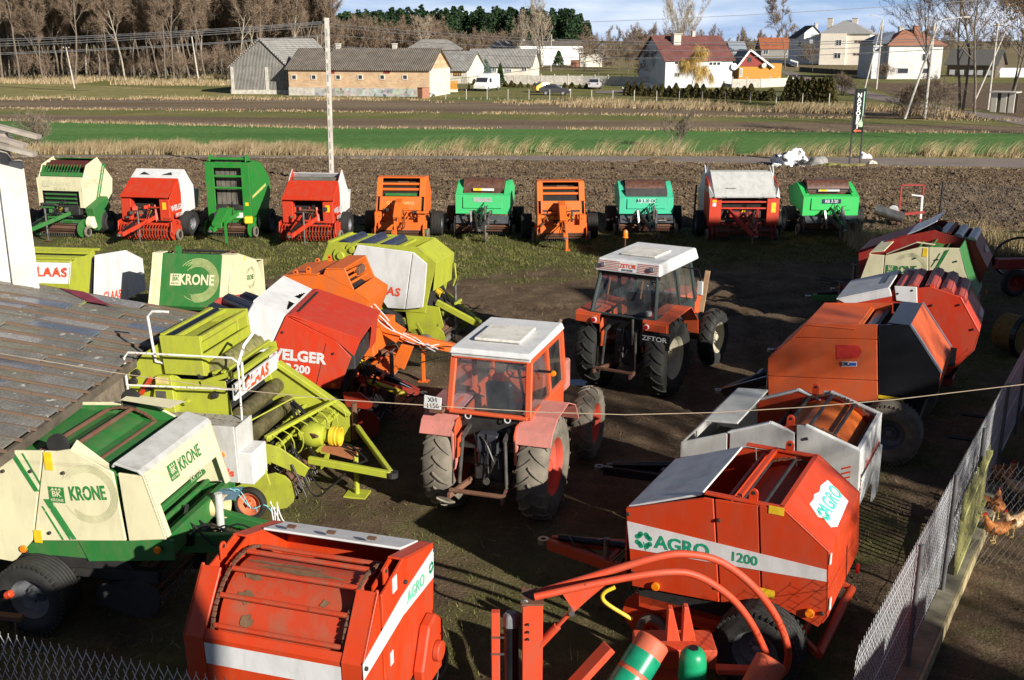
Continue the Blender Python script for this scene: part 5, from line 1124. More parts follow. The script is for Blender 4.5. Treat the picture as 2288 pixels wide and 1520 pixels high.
# torn AGRO poster on the tailgate slope
sl = Vector((P[4][0] - xt, 0, P[4][1] - zt)); nrm = Vector((sl.z, 0, -sl.x)).normalized(); nrm = -nrm if nrm.z < 0 else nrm; up = -sl.normalized(); right = up.cross(nrm)
oc = Vector((xt, 0, zt)) + sl * .62 + right * .02 + nrm * .004; b = MB(); pl = [(-.42, -.12), (-.30, -.17), (.40, -.15), (.44, .13), (.2, .16), (.05, .14), (-.1, .17), (-.2, .15), (-.36, .16), (-.45, .03), (-.38, -.02)]
b.add([oc + right * a * 1.0 + up * c_ * 1.15 for a, c_ in pl], [tuple(range(len(pl)))]); b.build('poster', plain('poster_white', (.8, .82, .84), .4, var=.04), m.r)
text(m.r, 'lettering', 'AGRO', .25, oc + right * .08 + nrm * .004, right, up, plain('poster_green', (.10, .62, .50), .4, var=.05), bold=.015)
clover_at(m, oc - right * .31 + nrm * .006, right, up, nrm, .17).data.materials[0] = plain('poster_green', (.10, .62, .50), .4)
bolt(m, [(1405, 1148), (1607, 1162), (1837, 1370), (1609, 1313), (1415, 1280)])
for q in ((1466, 1309), (1810, 1369)): x, z = m.S([q])[0]; lamp(m, (x, m.yn + .01, z), r_=.05)
for q, w_, h_ in (((1851, 1250), .06, .12), ((1850, 1350), .06, .14)): x, z = m.S([q])[0]; MB().box((x - .02, m.yn - .02, z), (.012, .05, h_)).build('warning_label', plain('label_white', (.75, .75, .7), .5), m.r)
for q in ((1735, 1131 + 10), (1714, 1325)): x, z = m.S([q])[0]; MB().box((x, m.yn + .004, z), (.16, .006, .09)).build('warning_label', STK, m.r)
chassis(m, .25, 2.1, .62, AGR, z=.52, R=.48, W=.42, rim=SIL, track=m.w / 2 + .16, Rr=.25)
pickup(m, 2.05, -.7, .7, mat=AGR, gmat=AGR); drawbar(m, 2.2, 3.75, AGR, z0=.62, z1=.55, sp=.42, jx=.35); hoses(m, (2.3, .2, 1.0), (3.5, 0, .7), 3, sag=.35)
MB().box((1.5, 0, .42), (.6, 1.35, .16)).build('feeder_housing', AGR, m.r, bevel=.01); MB().pxz([(1.0, .62), (1.7, .6), (1.75, .35), (1.1, .28)], m.yn - .16, m.yn - .13).build('guard_plate', AGR, m.r, bevel=.004)
za = .30; q0 = m.Z((1828, 1463), za); q1 = m.Z((1902, 1316), za); b = MB().cyl((q0[0], q0[1], za), (q1[0], q1[1], za), .055, 12)
for q in (q0, q1): b.bar((q[0], q[1], za), (.35, q[1] * .9, .5), .06, .06)
b.build('bale_kicker', AGR, m.r, smooth=True); lamp(m, (-.06, -m.w / 2 + .1, .75), LENS, .06, 'X', -1)
# ---- orange AGRO seen from behind, left foreground
m = Mach('round_baler', 'orange-red baler seen from behind, mud on its slatted drum, left foreground', (811, 1490), 1.4, 73, -1, 1.86)
P = m.S([(811, 1490), (845, 1324), (865, 1313), (902, 1247), (968, 1214), (969, 1297), (968, 1427), (915, 1524), (818, 1640)])
m.side([P[0], P[1], (P[1][0] + .02, P[1][1] + .02), (P[1][0] + .06, P[8][1]), (P[8][0] + .05, P[8][1])], AGR, 'tailgate_side'); m.side([(P[1][0] + .08, P[8][1]), (P[1][0] + .08, P[2][1] - .02), P[2], P[3], P[4], P[5], P[6], P[7], (P[7][0] - .25, .45)], AGR, 'side_panel')
st = m.S([(812, 1521), (888, 1379), (968, 1287), (969, 1230), (952, 1240), (893, 1330), (810, 1480)]); st = m.S([(810, 1485), (895, 1335), (968, 1225), (968, 1290), (900, 1376), (812, 1522)]); m.decal(st, WHT, 'stripe')
m.stext('lettering', 'AGRO', (898, 1352), (957, 1280), .18, plain('stripe_green', (.10, .60, .35), .4), d=.006, bold=.02, xs=.9)
clover(m, (962, 1268), (966, 1262), .12)
hw = m.w / 2; zc, xc = P[0][1], P[0][0]; xr, zr_ = P[1]
# tailgate: two folded border strips and the low plate with a white stripe and a poster
for s_ in (-1, 1):
    MB().sheet([(xr, zr_), (xc, zc), (xc + .05, .35)], s_ * hw - (0 if s_ < 0 else .22), s_ * hw + (.22 if s_ < 0 else 0), .03).build('border_strip', AGR, m.r, bevel=.006)
k = .12; xl_, zl_ = xc + (xr - xc) * k, zc + (zr_ - zc) * k
m.sheet([(xl_ + .015, zl_), (xc + .015, zc - .01), (xc + .06, .35)], AGR, 'tailgate', ins=.21, t=.02)
m.sheet([(xc - .000, zc - .05), (xc + .012, zc - .28)], WHT, 'stripe', ins=.225, t=.004, bevel=0)
MB().add([(xc + .01, .35, zc - .42), (xc + .01, -.5, zc - .42), (xc + .035, -.5, zc - .85), (xc + .035, .35, zc - .85)], [(0, 1, 2, 3)]).build('poster', WHT, m.r); clover_at(m, Vector((xc - .0, .22, zc - .53)), Vector((0, -1, 0)), Vector((0, 0, 1)), Vector((-1, 0, 0)), .14)
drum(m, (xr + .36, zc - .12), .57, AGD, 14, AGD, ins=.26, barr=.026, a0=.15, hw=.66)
rr_ = random.Random(4); b = MB(); cx_, cz_ = xr + .36, zc - .12     # mud caked on the drum
for (a, y, sa, sy) in ((1.95, .45, .10, .12), (2.35, .42, .13, .10), (2.72, .36, .12, .08), (1.72, 0, .07, .5), (1.60, .2, .05, .4), (2.25, -.38, .08, .05), (1.35, -.2, .05, .35)):
    N = 18; vs = [Vector((cx_ + math.cos(a) * .575, y, cz_ + math.sin(a) * .575))]
    for i in range(N): t = 2 * PI * i / N; k_ = rr_.uniform(.65, 1.15); aa = a + math.cos(t) * sa * k_; vs.append(Vector((cx_ + math.cos(aa) * .578, y + math.sin(t) * sy * k_, cz_ + math.sin(aa) * .578)))
    b.add(vs, [(0, i + 1, (i + 1) % N + 1) for i in range(N)])
b.build('mud_cake', MUD, m.r)
MB().sheet([(P[2][0] + .25, P[2][1] - .12), (P[3][0] - .05, P[3][1] - .38)], -.66, .66, .02).build('deflector', AGR, m.r, bevel=.004)
m.sheet([(P[4][0] - .02, P[4][1] + .02), (P[4][0] - .48, P[3][1] - .06)], WHT, 'hatch', ins=.16); m.sheet([(P[4][0], .5), (P[4][0], P[4][1] - .02)], AGR, 'front_wall', ins=.04)
for s_ in (-1, 1): MB().pxz([(P[2][0], P[2][1] - .015), (P[3][0], P[3][1] - .015), (P[4][0], P[4][1] - .015), (P[4][0] - .02, P[4][1] - .3), (P[2][0], P[2][1] - .35)], s_ * (hw - .16), s_ * (hw - .14)).build('inner_wall', AGR, m.r); 
for s_ in (-1, 1): MB().sheet([(P[4][0], P[4][1] + .004), (P[3][0] - .02, P[3][1] + .004)], s_ * hw - (.0 if s_ < 0 else .16), s_ * hw + (.16 if s_ < 0 else 0), .02).build('side_rail', AGR, m.r, bevel=.004)
for y in (-.45, 0, .45): MB().box((P[4][0] - .46, y, P[3][1] - .01), (.05, .09, .02)).build('hinge', RUS, m.r)
chamber(m, [(xc + .2, .5), (xc + .25, zc - .3), (xr + .2, zc - .2), (P[4][0] - .1, zc), (P[4][0] - .1, .6)], ins=.17); lug(m, P[2][0] + .1, P[2][1] - .02, AGR, .18)
for q in ((903, 1300), (815, 1494), (968, 1229), (967, 1389)): bolt(m, [q])
x, z = m.S([(945, 1445)])[0]; MB().pxz([(x - .28, z - .35), (x + .3, z - .35), (x + .28, z + .2), (x + .1, z + .35), (x - .1, z + .3), (x - .3, z - .1)], m.yn, m.yn - .12).build('chain_guard', AGR, m.r, bevel=.02); MB().cyl((x + .05, m.yn - .12, z - .05), (x + .05, m.yn - .19, z - .05), .11, 20).build('hub_cover', AGR, m.r, bevel=.01)
x, z = m.S([(881, 1305)])[0]; MB().box((x, m.yn - .004, z), (.10, .006, .16)).build('warning_label', WHT, m.r); x, z = m.S([(875, 1470)])[0]; MB().box((x, m.yn - .004, z), (.07, .006, .14)).build('warning_label', WHT, m.r)
chassis(m, .2, 2.0, .7, AGR, R=.45, W=.38, track=hw - .2, Rr=.22, ins=.2); pickup(m, 2.15, -.75, .75, mat=AGR); drawbar(m, 2.0, 3.4, AGR, sp=.4)
# ---- cream and green KRONE KR125, left foreground
m = Mach('round_baler', 'cream and green baler lettered KRONE at the left edge of the foreground', (318.7, 1061), 2.05, -10, -1, 1.75)
P = m.S([(-260, 1130), (-40, 1007), (125, 1009), (158, 1004), (254, 1057), (308, 1064), (319, 1061), (372, 1206), (283, 1209), (74, 1208), (31, 1256), (-30, 1245), (-150, 1225)])
sd = m.S([(97, 1008), (91, 1072), (90, 1066), (74, 1208)])
m.side([P[0], P[1], (sd[0][0] - .01, sd[0][1]), (sd[3][0] - .01, sd[3][1]), P[10], P[11], P[12]], CRM, 'tailgate_panel'); m.side([(sd[0][0] + .01, sd[0][1]), P[2], P[3], (P[4][0] - .01, P[4][1]), (P[8][0] - .01, P[8][1]), (sd[3][0] + .01, sd[3][1])], CRM, 'side_panel', dy=.004)
hp_ = m.S([(263, 1058), (288, 1209)]); m.side([(hp_[0][0], P[4][1]), P[5], P[6], P[7], (hp_[1][0], P[8][1])], CRM, 'front_door')
m.decal(m.S([(97, 1115), (113, 1115), (172, 1205), (156, 1206)]), LKR, 'stripe', .008); m.decal(m.S([(93, 1131), (97, 1131), (144, 1206), (139, 1206)]), LKR, 'thin_stripe', .008)
m.decal(m.S([(23, 1014), (34, 1014), (88, 1098), (77, 1098)]), LKR, 'stripe', .006); m.decal(m.S([(48, 1013), (52, 1013), (92, 1080), (90, 1084)]), LKR, 'thin_stripe', .006)
m.stext('lettering', 'KRONE', (156, 1104), (238, 1102), .24, LKR, d=.010, bold=.03, xs=.58)
a_, c_ = m.S([(128, 1105), (160, 1105)]); crest(m, (a_[0], m.yn - .010, a_[1]), .2, (1, 0, 0), (0, 0, 1), LKR, CRM); a_ = m.S([(200, 1104)])[0]; swirl(m, (a_[0], m.yn - .006, a_[1]), .36, (1, 0, 0), (0, 0, 1), plain('swirl_green', (.42, .44, .26), .5))
bolt(m, [(142, 1056), (8, 1052), (112, 1190), (62, 1232), (70, 1052)]); 
for q in ((55, 1225), (354, 1228)): x, z = m.S([q])[0]; lamp(m, (x, m.yn - .01, z), r_=.045, out=-1)
x, z = m.S([(109, 1030)])[0]; MB().box((x, m.yn - .012, z), (.10, .006, .22)).build('warning_label', STK, m.r); x, z = m.S([(86, 1198)])[0]; MB().box((x, m.yn - .012, z), (.10, .006, .16)).build('warning_label', STK, m.r)
xA, zA = P[4]; xB, zB = P[6]; hw = m.w / 2
m.sheet([(xA - .02, zA + .08), (xA + .02, zA + .13), (xB - .05, zB + .05), (xB, zB)], LGR, 'hood_top', ins=-.01, t=.03)
# front: cream door board over the green opening
fx = P[7][0]; fz = P[7][1]; k = .52; xm_, zm_ = xB + (fx - xB) * k, zB + (fz - zB) * k
m.sheet([(xB, zB), (xm_, zm_)], CRM, 'front_board', ins=0, t=.03)
for s_ in (-1, 1): MB().sheet([(xm_, zm_), (fx, fz)], s_ * hw - (0 if s_ < 0 else .13), s_ * hw + (.13 if s_ < 0 else 0), .03).build('front_frame', CRM, m.r, bevel=.005)
rt = Vector((0, 1, 0)); upv = Vector((xB - fx, 0, zB - fz)).normalized(); nn = rt.cross(upv); o_ = Vector((xB + (fx - xB) * .27, .12, zB + (fz - zB) * .24)) + nn * .002
text(m.r, 'lettering', 'KRONE', .22, o_, rt, upv, LKR, bold=.015, xs=.75); crest(m, tuple(o_ - rt * .42), .2, rt, upv, LKR, CRM); text(m.r, 'lettering', 'KR 125', .12, o_ - upv * .24, rt, upv, CRF, xs=.8)
# open top: green drum with brown chain bars
MB().sheet([(P[1][0] + .02, P[1][1] - .05), (P[3][0] + .3, P[3][1] - .25), (xA, zA - .35)], -hw + .05, hw - .05, .02).build('inner_floor', GRN, m.r)
for s_ in (-1, 1): MB().pxz([(P[1][0], P[1][1] - .03), (P[2][0], P[2][1] - .03), (P[3][0], P[3][1] - .03), (xA, zA), (xA, .9), (P[1][0], .9)], s_ * (hw - .05), s_ * (hw - .045)).build('inner_wall', GRN, m.r)
drum(m, (P[2][0] - .08, P[2][1] - .66), .55, GRN, 11, RUS, ins=.14, barr=.03, a0=.25)
for s_ in (-1, 1): MB().lathe([(0, .001), (0, .13), (.05, .13), (.05, .07), (.09, .05), (.09, .001)], (P[2][0] - .02, s_ * (hw - .06), P[2][1] + .05), 'Y', 22).build('chain_wheel', RUB, m.r, smooth=True)
MB().add([(P[3][0] - .25, hw, P[3][1] + .06), (P[3][0] + .55, hw - .02, P[3][1] + .02), (P[3][0] + .45, hw - .26, P[3][1] - .0), (P[3][0] - .28, hw - .18, P[3][1] + .04)], [(0, 1, 2, 3)]).build('top_flap', CRM, m.r)
MB().add([(P[3][0] - .0, -hw, P[3][1] + .0), (xA - .05, -hw, zA + .04), (xA - .1, -hw + .1, zA + .06), (P[3][0] - .02, -hw + .17, P[3][1] + .05)], [(0, 1, 2, 3)]).build('top_flap', CRM, m.r)
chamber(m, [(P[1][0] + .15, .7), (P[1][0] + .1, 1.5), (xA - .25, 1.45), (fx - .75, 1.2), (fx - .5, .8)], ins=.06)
g = m.S([(171, 1212), (385, 1210), (389, 1256), (195, 1258)]); m.side([(g[0][0], g[0][1]), (g[1][0], g[1][1]), (g[2][0], g[2][1]), (g[3][0], g[3][1])], GRN, 'green_skirt', dy=-.03, t=.03)
MB().box((fx - .05, 0, g[1][1] - .12), (.1, m.w - .1, .28)).build('front_beam', GRN, m.r, bevel=.01)
b = MB()
for i in range(4): b.cyl((fx - .18 - .05 * i, -hw + .1, 1.0 + i * .13), (fx - .18 - .05 * i, hw - .1, 1.0 + i * .13), .035, 8)
b.build('feed_rods', GRN, m.r); MB().sheet([(fx - .62, 1.75), (fx - .35, .95)], -hw + .08, hw - .08, .02).build('feed_plate', GRN, m.r)
MB().box((fx - .05, -.28, 1.02), (.22, .26, .16)).box((fx + .05, -.1, 1.0), (.14, .2, .12)).build('valve_block', BLK, m.r, bevel=.01); MB().add([(fx + .0, .25, 1.22), (fx + .32, .3, 1.26), (fx + .3, .62, 1.3), (fx - .02, .55, 1.26)], [(0, 1, 2, 3)]).build('tool_tray', plain('blue_tin_plate', (.1, .2, .3), .4), m.r)
xw, yw = m.Z((85, 1324), .46); chassis(m, xw - .2, fx - .3, xw, DRK, z=.6, R=.46, W=.42, ins=.3, rim=SIL, track=abs(yw), Rr=.25, ribs=7)
x2, y2 = m.Z((277, 1320), .24); wheel(m.r, (x2, y2, .24), .24, .12, .18, GRN, GRN, -1, name='gauge_wheel', holes=4, dish=.02); MB().pxz([(x2 - .35, .75), (x2 + .05, .8), (x2 + .12, .3), (x2 - .15, .4)], y2 + .1, y2 + .14).build('pickup_cheek', CRM, m.r, bevel=.005)
pickup(m, x2 + .35, -.62, .62, mat=DRK, gw=False)
d1 = m.Z((600, 1190), .95); dd = m.Z((470, 1195), .95); b = MB().bar((fx - .1, dd[1] - .25, .95), (d1[0] + .25, d1[1], .85), .1, .24).bar((fx - .1, dd[1] + .55, .95), (d1[0] + .3, d1[1] + .12, .85), .1, .2); b.build('drawbar', GRN, m.r, bevel=.01)
j = m.Z((487, 1200), .8); MB().cyl((j[0], j[1] + .1, 1.35), (j[0], j[1] + .1, .55), .05, 12).cyl((j[0], j[1] + .1, .56), (j[0] + .1, j[1] + .1, .0), .04, 10).build('jack_leg', LGR, m.r, smooth=True); MB().lathe([(0, .14), (0, .15), (.18, .15), (.18, .14), (0, .14)], (j[0] - .14, j[1] + .22, 1.12), 'X', 20).build('shaft_guard', plain('cream_plastic', (.72, .58, .32), .5), m.r, smooth=True)
clutter(m, fx - .4, fx + .1, -.7, .7, .85, 1.2, [GRN, DRK, RUS, GRN], 14, 8); hoses(m, (fx, -.2, 1.05), (d1[0], d1[1] - .1, 1.0), 6, sag=.12, seed=3); hoses(m, (fx + .2, .35, 1.3), (fx + .6, .6, .95), 2, r_=.006, sag=.1, seed=6, mat=plain('blue_twine', (.2, .55, .6), .7)); hoses(m, (d1[0] - .1, d1[1] + .5, 1.1), (d1[0] + .2, d1[1] + .35, .8), 5, r_=.008, sag=.3, seed=9, mat=WHT)
# ---- lime CLAAS ROLLANT 44s with rails, left
m = Mach('round_baler', 'open lime-green baler with white railings and a CLAAS board, left of centre', (458.5, 840), 2.1, -10, -1, 1.65); hw = m.w / 2
A = m.S([(356, 750), (447, 751.6), (458.5, 840), (370, 835)])
m.side(A, LIM, 'twine_box', t=.06, dy=.02); 
zt_ = A[0][1]; x0, x1 = A[0][0], A[1][0]
MB().box(((x0 + x1) / 2 - .1, hw - .03, zt_ - .3), (x1 - x0 - .1, .05, .55)).build('box_end', LIM, m.r, bevel=.006)
for (xx, zz, w_, h_, mt) in ((x0 + .03, zt_, .06, .05, LIM), (x0 + .25, zt_ - .02, .05, .06, LIM), (x1 - .02, zt_ - .03, .06, .08, LIM), (x1 + .02, zt_ - .42, .04, .34, LIM)): MB().box((xx, 0, zz), (w_, m.w - .04, h_)).build('cross_beam', mt, m.r, bevel=.005)
MB().cyl((x0 + .13, -hw + .05, zt_ - .05), (x0 + .13, hw - .05, zt_ - .05), .075, 20).build('roller', BLK, m.r, smooth=True); MB().box((x0 + .2, 0, zt_ - .35), (.5, m.w - .12, .3)).build('box_floor', LIM, m.r)
for (xx, zz) in ((x1 + .18, zt_ - .52), (x1 + .32, zt_ - .50), (x1 + .42, zt_ - .58)): MB().box((xx, 0, zz), (.06, m.w + .05, .035)).build('front_rail', LIM, m.r, bevel=.004)
for s_ in (-1, 1): MB().bar((x1 - .05, s_ * (hw - .03), zt_ - .7), (x1 + .45, s_ * (hw - .02), zt_ - .52), .04, .07).build('rail_bracket', LIM, m.r)
B = m.S([(315, 793), (350, 770), (372, 830), (400, 850), (500, 855), (515, 930), (504, 1040), (270, 1040), (266, 900), (261, 865)])
m.side(B, LIM, 'side_plate', t=.03, dy=-.05, both=True); C_ = m.S([(352, 838), (385, 838), (397, 925), (340, 920)]); m.side(C_, LIM, 'tool_box', t=.12, dy=.05, both=False, bevel=.012)
for q in ((303, 835), (297, 853), (330, 867), (478, 884), (286, 896), (447, 838)): x, z = m.S([q])[0]; MB().lathe([(0, .001), (0, .06), (-.05, .05), (-.05, .02), (-.08, .02), (-.08, .001)], (x, m.yn + .04, z), 'Y', 14).build('bearing', DRK, m.r)
x, z = m.S([(365, 890)])[0]; MB().box((x, m.yn - .055, z), (.16, .006, .26)).build('data_plate', STL, m.r); x, z = m.S([(366, 848)])[0]; MB().box((x, m.yn - .055, z), (.2, .006, .1)).build('data_plate', plain('cream_plate', (.6, .5, .2), .5), m.r)
a_, c_ = m.S([(338, 845), (316, 880)]); MB().bar((a_[0], m.yn, a_[1]), (c_[0], m.yn, c_[1]), .05, .06).build('lever', RED, m.r)
# far side plate sloping down to the gearbox, and the wide beam along its top
z1 = 1.95; z2 = .95; q1 = (m.Z((615, 818), z1)); q2 = m.Z((765, 915), z2 + .1); yf = hw
MB().bar((.42, yf, 1.82), (1.62, yf, 1.02), .16, .08).build('side_beam', LIM, m.r, bevel=.01); MB().pxz([(-.9, 1.95), (.3, 1.82), (1.6, .98), (1.6, .55), (-1.1, .55)], yf - .02, yf + .01).build('side_plate', LIM, m.r, bevel=.006)
# CLAAS board across the front
bz = 1.86; sx = .42; MB().box((sx, 0, bz), (.05, m.w - .0, .24)).build('name_board', WHT, m.r, bevel=.006); text(m.r, 'lettering', 'CLAAS', .25, (sx + .027, -.05, bz), (0, 1, 0), (0, 0, 1), LRED, bold=.05, xs=1.05, shear=.12, sp=1.2)
MB().box((sx - .3, -.45, bz + .12), (.35, .3, .03)).build('twine_tray', LGR, m.r)
rollers(m, [(sx - .28, bz + .32)], .14, plain('dirty_mesh_roller', (.20, .19, .07), .6, var=.5, scale=12), ins=.12, ribs=0); rollers(m, [(sx + .02, bz - .38), (sx + .2, bz - .66)], .12, plain('dirty_steel_roller', (.16, .14, .07), .5, .5, var=.5, scale=9), ins=.12, ribs=0)
for (xx, zz, mt) in ((sx + .02, bz + .22, LIM), (sx + .45, bz - .72, LIM), (sx + .58, bz - .85, LIM), (sx + .38, bz - .78, RUS)): MB().cyl((xx, -hw + .08, zz), (xx, hw - .06, zz), .032, 8).build('cross_tube', mt, m.r, smooth=True)
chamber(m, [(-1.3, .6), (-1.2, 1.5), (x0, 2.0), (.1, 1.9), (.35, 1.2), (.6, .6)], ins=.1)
# platform and railings on the near side
zp = 1.5; pl0 = m.Z((342, 916), zp); pl1 = m.Z((555, 935), zp); pl2 = m.Z((521, 965), zp); x0p, x1p = pl0[0], pl1[0]; y0p = m.yn; y1p = -1.36
MB().box(((x0p + x1p) / 2, (y0p + y1p) / 2, zp), (x1p - x0p, abs(y1p - y0p), .04)).build('platform', paint('worn_deck', (.35, .34, .31), .6, .4, .6), m.r, bevel=.005)
zq = .70; MB().pxz([(x0p - .3, zp + .05), (x1p, zp + .05), (x1p + .02, zq), (x0p - .3, zq)], y1p - .02, y1p + .02).build('platform_skirt', LGR, m.r, bevel=.006, label='light grey skirt lettered T 44s'); MB().box((x1p + .02, (y0p + y1p) / 2, (zp + zq) / 2 + .02), (.03, abs(y1p - y0p), zp - zq + .04)).build('platform_end', LGR, m.r, bevel=.006)
MB().box((x1p + .13, y1p + .25, zq + .22), (.22, .5, .48)).build('light_box', WHT, m.r, bevel=.01)
text(m.r, 'lettering', 'T 44s', .16, (x1p - .22, y1p - .023, zq + .15), (1, 0, 0), (0, 0, 1), LRED, bold=.04); MB().cyl((x1p - .2, y1p - .02, zq + .42), (x1p - .2, y1p - .05, zq + .42), .045, 14).build('reflector', AMB, m.r)
MB().cyl((x1p - .55, y1p - .02, zp - .12), (x1p - .55, y1p - .026, zp - .12), .09, 20).build('round_sticker', plain('pale_yellow', (.6, .6, .3), .5), m.r)
RW = paint('rail_white', (.75, .73, .70), .5, .3, .45)
zr1, zr2 = zp + .95, zp + .5; xa = -1.15; b = MB(); yy = -1.0
b.tube([(xa + .05, yy, zp - .1), (xa, yy, zr2), (xa, yy, zr1 - .08), (xa + .07, yy, zr1), (x1p - .12, yy, zr1), (x1p - .04, yy, zr1 - .06), (x1p - .04, yy, zp)], .016, 8); b.tube([(xa, yy, zr2 - .05), (x1p - .1, yy, zr2 - .02), (x1p - .04, yy, zr2 + .05)], .015, 8)
b.tube([(xa + .35, yy + .2, zr1 + .12), (xa + .32, yy + .2, zr1 + .5), (xa + .4, yy + .2, zr1 + .58), (xa + .65, yy + .2, zr1 + .58)], .02, 8); b.tube([(xa + .35, yy + .2, zr1 + .12), (xa + .38, yy + .2, zr1 - .18), (xa + .62, yy + .2, zr1 - .22)], .02, 8)
b.tube([(x1p - .04, yy, zr1 - .1), (x1p + .0, yy + .15, zr1 + .15), (x1p + .05, yy + .4, zr1 + .28), (x1p + .06, yy + .55, zr1 + .2)], .024, 8); b.tube([(x1p + .02, yy, zr1 - .05), (x1p + .02, yy, zr2 - .05), (x1p + .04, yy + .5, zr2 + .1)], .02, 8)
b.build('railing', RW, m.r, smooth=True)
# front: gearbox, guard, tines, drawbar, wheel
gx, gy = m.Z((706, 972), 1.0); MB().lathe([(-.22, .001), (-.22, .12), (-.15, .18), (.02, .19), (.12, .15), (.14, .10), (.24, .10)], (gx, gy, 1.0), 'X', 20).build('gearbox', LIM, m.r, smooth=True)
MB().lathe([(0, .12), (0, .145), (.05, .145), (.055, .135), (.10, .145), (.11, .135), (.16, .145), (.16, .12), (.02, .11), (.02, .001)], (gx + .24, gy, 1.0), 'X', 24).build('shaft_guard', YEL, m.r, smooth=True)
MB().box((gx - .05, gy + .38, 1.08), (.22, .75, .14)).build('gearbox_arm', LIM, m.r, bevel=.01); MB().cyl((1.68, hw - .02, 1.22), (1.68, hw - .02, .6), .05, 12).build('pivot_tube', RUS, m.r, smooth=True)
b = MB(); yb0, yb1 = -.78, .62; b.bar((.85, yb0, 1.18), (1.45, yb1, 1.32), .05, .05); 
for i in range(8):
    t = (i + .5) / 8; q = Vector((.85, yb0, 1.18)).lerp(Vector((1.45, yb1, 1.32)), t); b.tube([q + Vector((math.sin(a) * .22, 0, -.24 + .24 * math.cos(a))) for a in np.linspace(0, 2.6, 9)], .009, 5)
b.build('crop_tines', LIM, m.r, smooth=True)
MB().tube([(.55, -.8, 1.15), (.5, -.75, 1.35), (.95, .1, 1.5), (1.2, .35, 1.45)], .012, 6).build('twine_guide', LIM, m.r)
MB().pxz([(.45, 1.15), (1.05, 1.05), (1.5, .75), (1.42, .6), (.9, .8), (.5, .45), (.3, .5)], -.80, -.77).build('front_cheek', LIM, m.r, bevel=.008); MB().pxz([(.2, .95), (.85, .92), (.95, .5), (.75, .18), (.35, .15), (.2, .5)], -.95, -.92).build('pickup_cheek', LIM, m.r, bevel=.008)
pickup(m, .95, -.75, .75, z=.32, R=.26, mat=LIM, gw=False, tines=20); wheel(m.r, (.66, -1.05, .24), .25, .13, .175, paint('rim_orange', (.62, .14, .05), .5, .3, .3), RUB, -1, name='gauge_wheel', holes=6, dish=.03)
tx, ty_ = m.Z((872, 1060), .6); b = MB().bar((1.35, -.42, .72), (tx, ty_ - .02, .6), .08, .11).bar((1.75, .72, .85), (tx, ty_ + .04, .6), .07, .09); b.build('drawbar', LIM, m.r, bevel=.01); MB().lathe([(-.04, .04), (-.04, .09), (.04, .09), (.04, .04), (-.04, .04)], (tx + .03, ty_, .6), 'Z', 14).build('hitch_eye', DRK, m.r)
clutter(m, .4, 1.5, -.7, .7, .5, 1.1, [LIM, RUS, DRK, LIM], 16, 3); clutter(m, -1.2, .2, -.9, -.84, .8, 1.9, [LIM, LIM, RUS], 7, 5); hoses(m, (.95, .0, 1.4), (2.2, -.2, .75), 4, r_=.018, sag=.35, seed=12); hoses(m, (1.2, -.7, 1.0), (1.9, -.55, .6), 2, r_=.014, sag=.4, seed=14); MB().cyl((1.25, -.82, .8), (1.5, -.95, .35), .014, 6).build('loose_hose', HOS, m.r)
MB().box((1.75, -.1, .78), (.5, .35, .05), ry=.2).build('mud_board', paint('rust_orange', (.35, .12, .04), .6, .3, .4), m.r)
chassis(m, -1.3, .6, -.5, LIM, R=.42, W=.32, rim=WHT, track=hw - .05); MB().cyl((1.95, .0, .7), (1.95, 0, .02), .04, 8).box((1.95, 0, .02), (.35, .3, .03)).build('jack_leg', LIM, m.r)
# ---- red and white WELGER RP 200
m = Mach('round_baler', 'red baler with a white rear hood pierced by two triangular holes, lettered WELGER RP 200', (807, 758), 1.9, -3, -1, 1.95); hw = m.w / 2
P = m.S([(638, 707), (750, 761), (785, 799), (758, 870), (706, 866), (585, 850), (607, 775), (567, 674), (530, 740), (520, 840)])
m.side([P[0], P[1], P[2], P[3], P[4], P[5], (P[6][0], P[6][1])], RED, 'side_panel'); m.side([(P[0][0] - .02, P[0][1]), (P[6][0] - .02, P[6][1]), (P[5][0] - .02, P[5][1]), P[9], P[8], P[7]], WHT, 'rear_side_panel')
hf = m.S([(638, 703), (696, 726), (807, 758)]); xh0, zh0 = P[0]; m.sheet([(xh0, zh0 + .02), (xh0 + .10, zh0 + .03), (0, 1.9)], RED, 'hood', ins=-.01, t=.03)
m.side([(xh0 + .02, zh0 + .01), (0, 1.9), (P[1][0] + .3, P[1][1] - .28), P[1]], RED, 'hood_cheek', t=.02, dy=.01)
MB().box((xh0 + .16, -.02, zh0 + .03), (.05, m.w - .5, .012)).build('hood_slot', CHM, m.r)
# white upper hood with the two holes (frame strips round real openings)
x7, z7 = P[7]; b = MB(); L_ = Vector((xh0 - x7, 0, zh0 - z7)); nst = 10; tri = []
def hoodpt(u, v): q = Vector((x7, 0, z7)) + L_ * v; return (q.x, -hw + m.w * u, q.z + .02 - .05 * math.sin(u * PI) * 0)
def hole(u, v):
    for uc in (.30, .70):
        s_ = (u - uc) / .13
        if abs(s_) < 1 and .66 < v < .92 and (v - .66) / .26 > (.15 + .8 * (s_ * (.5 if uc > .5 else -.5) + .5)) * .9: return True
    return False
NU, NV = 44, 30; vid = {}
for i in range(NU + 1):
    for j in range(NV + 1): vid[i, j] = len(b.v); b.v.append(hoodpt(i / NU, j / NV))
for i in range(NU):
    for j in range(NV):
        if not hole((i + .5) / NU, (j + .5) / NV): b.f.append((vid[i, j], vid[i + 1, j], vid[i + 1, j + 1], vid[i, j + 1])); b.mi.append(0)
o = b.build('rear_hood', WHT, m.r); sm = o.modifiers.new('t', 'SOLIDIFY'); sm.thickness = .03; sm.offset = -1
m.sheet([(x7, z7), P[8], (P[9][0], P[9][1]), (P[9][0] + .15, .7)], WHT, 'tailgate', ins=0)
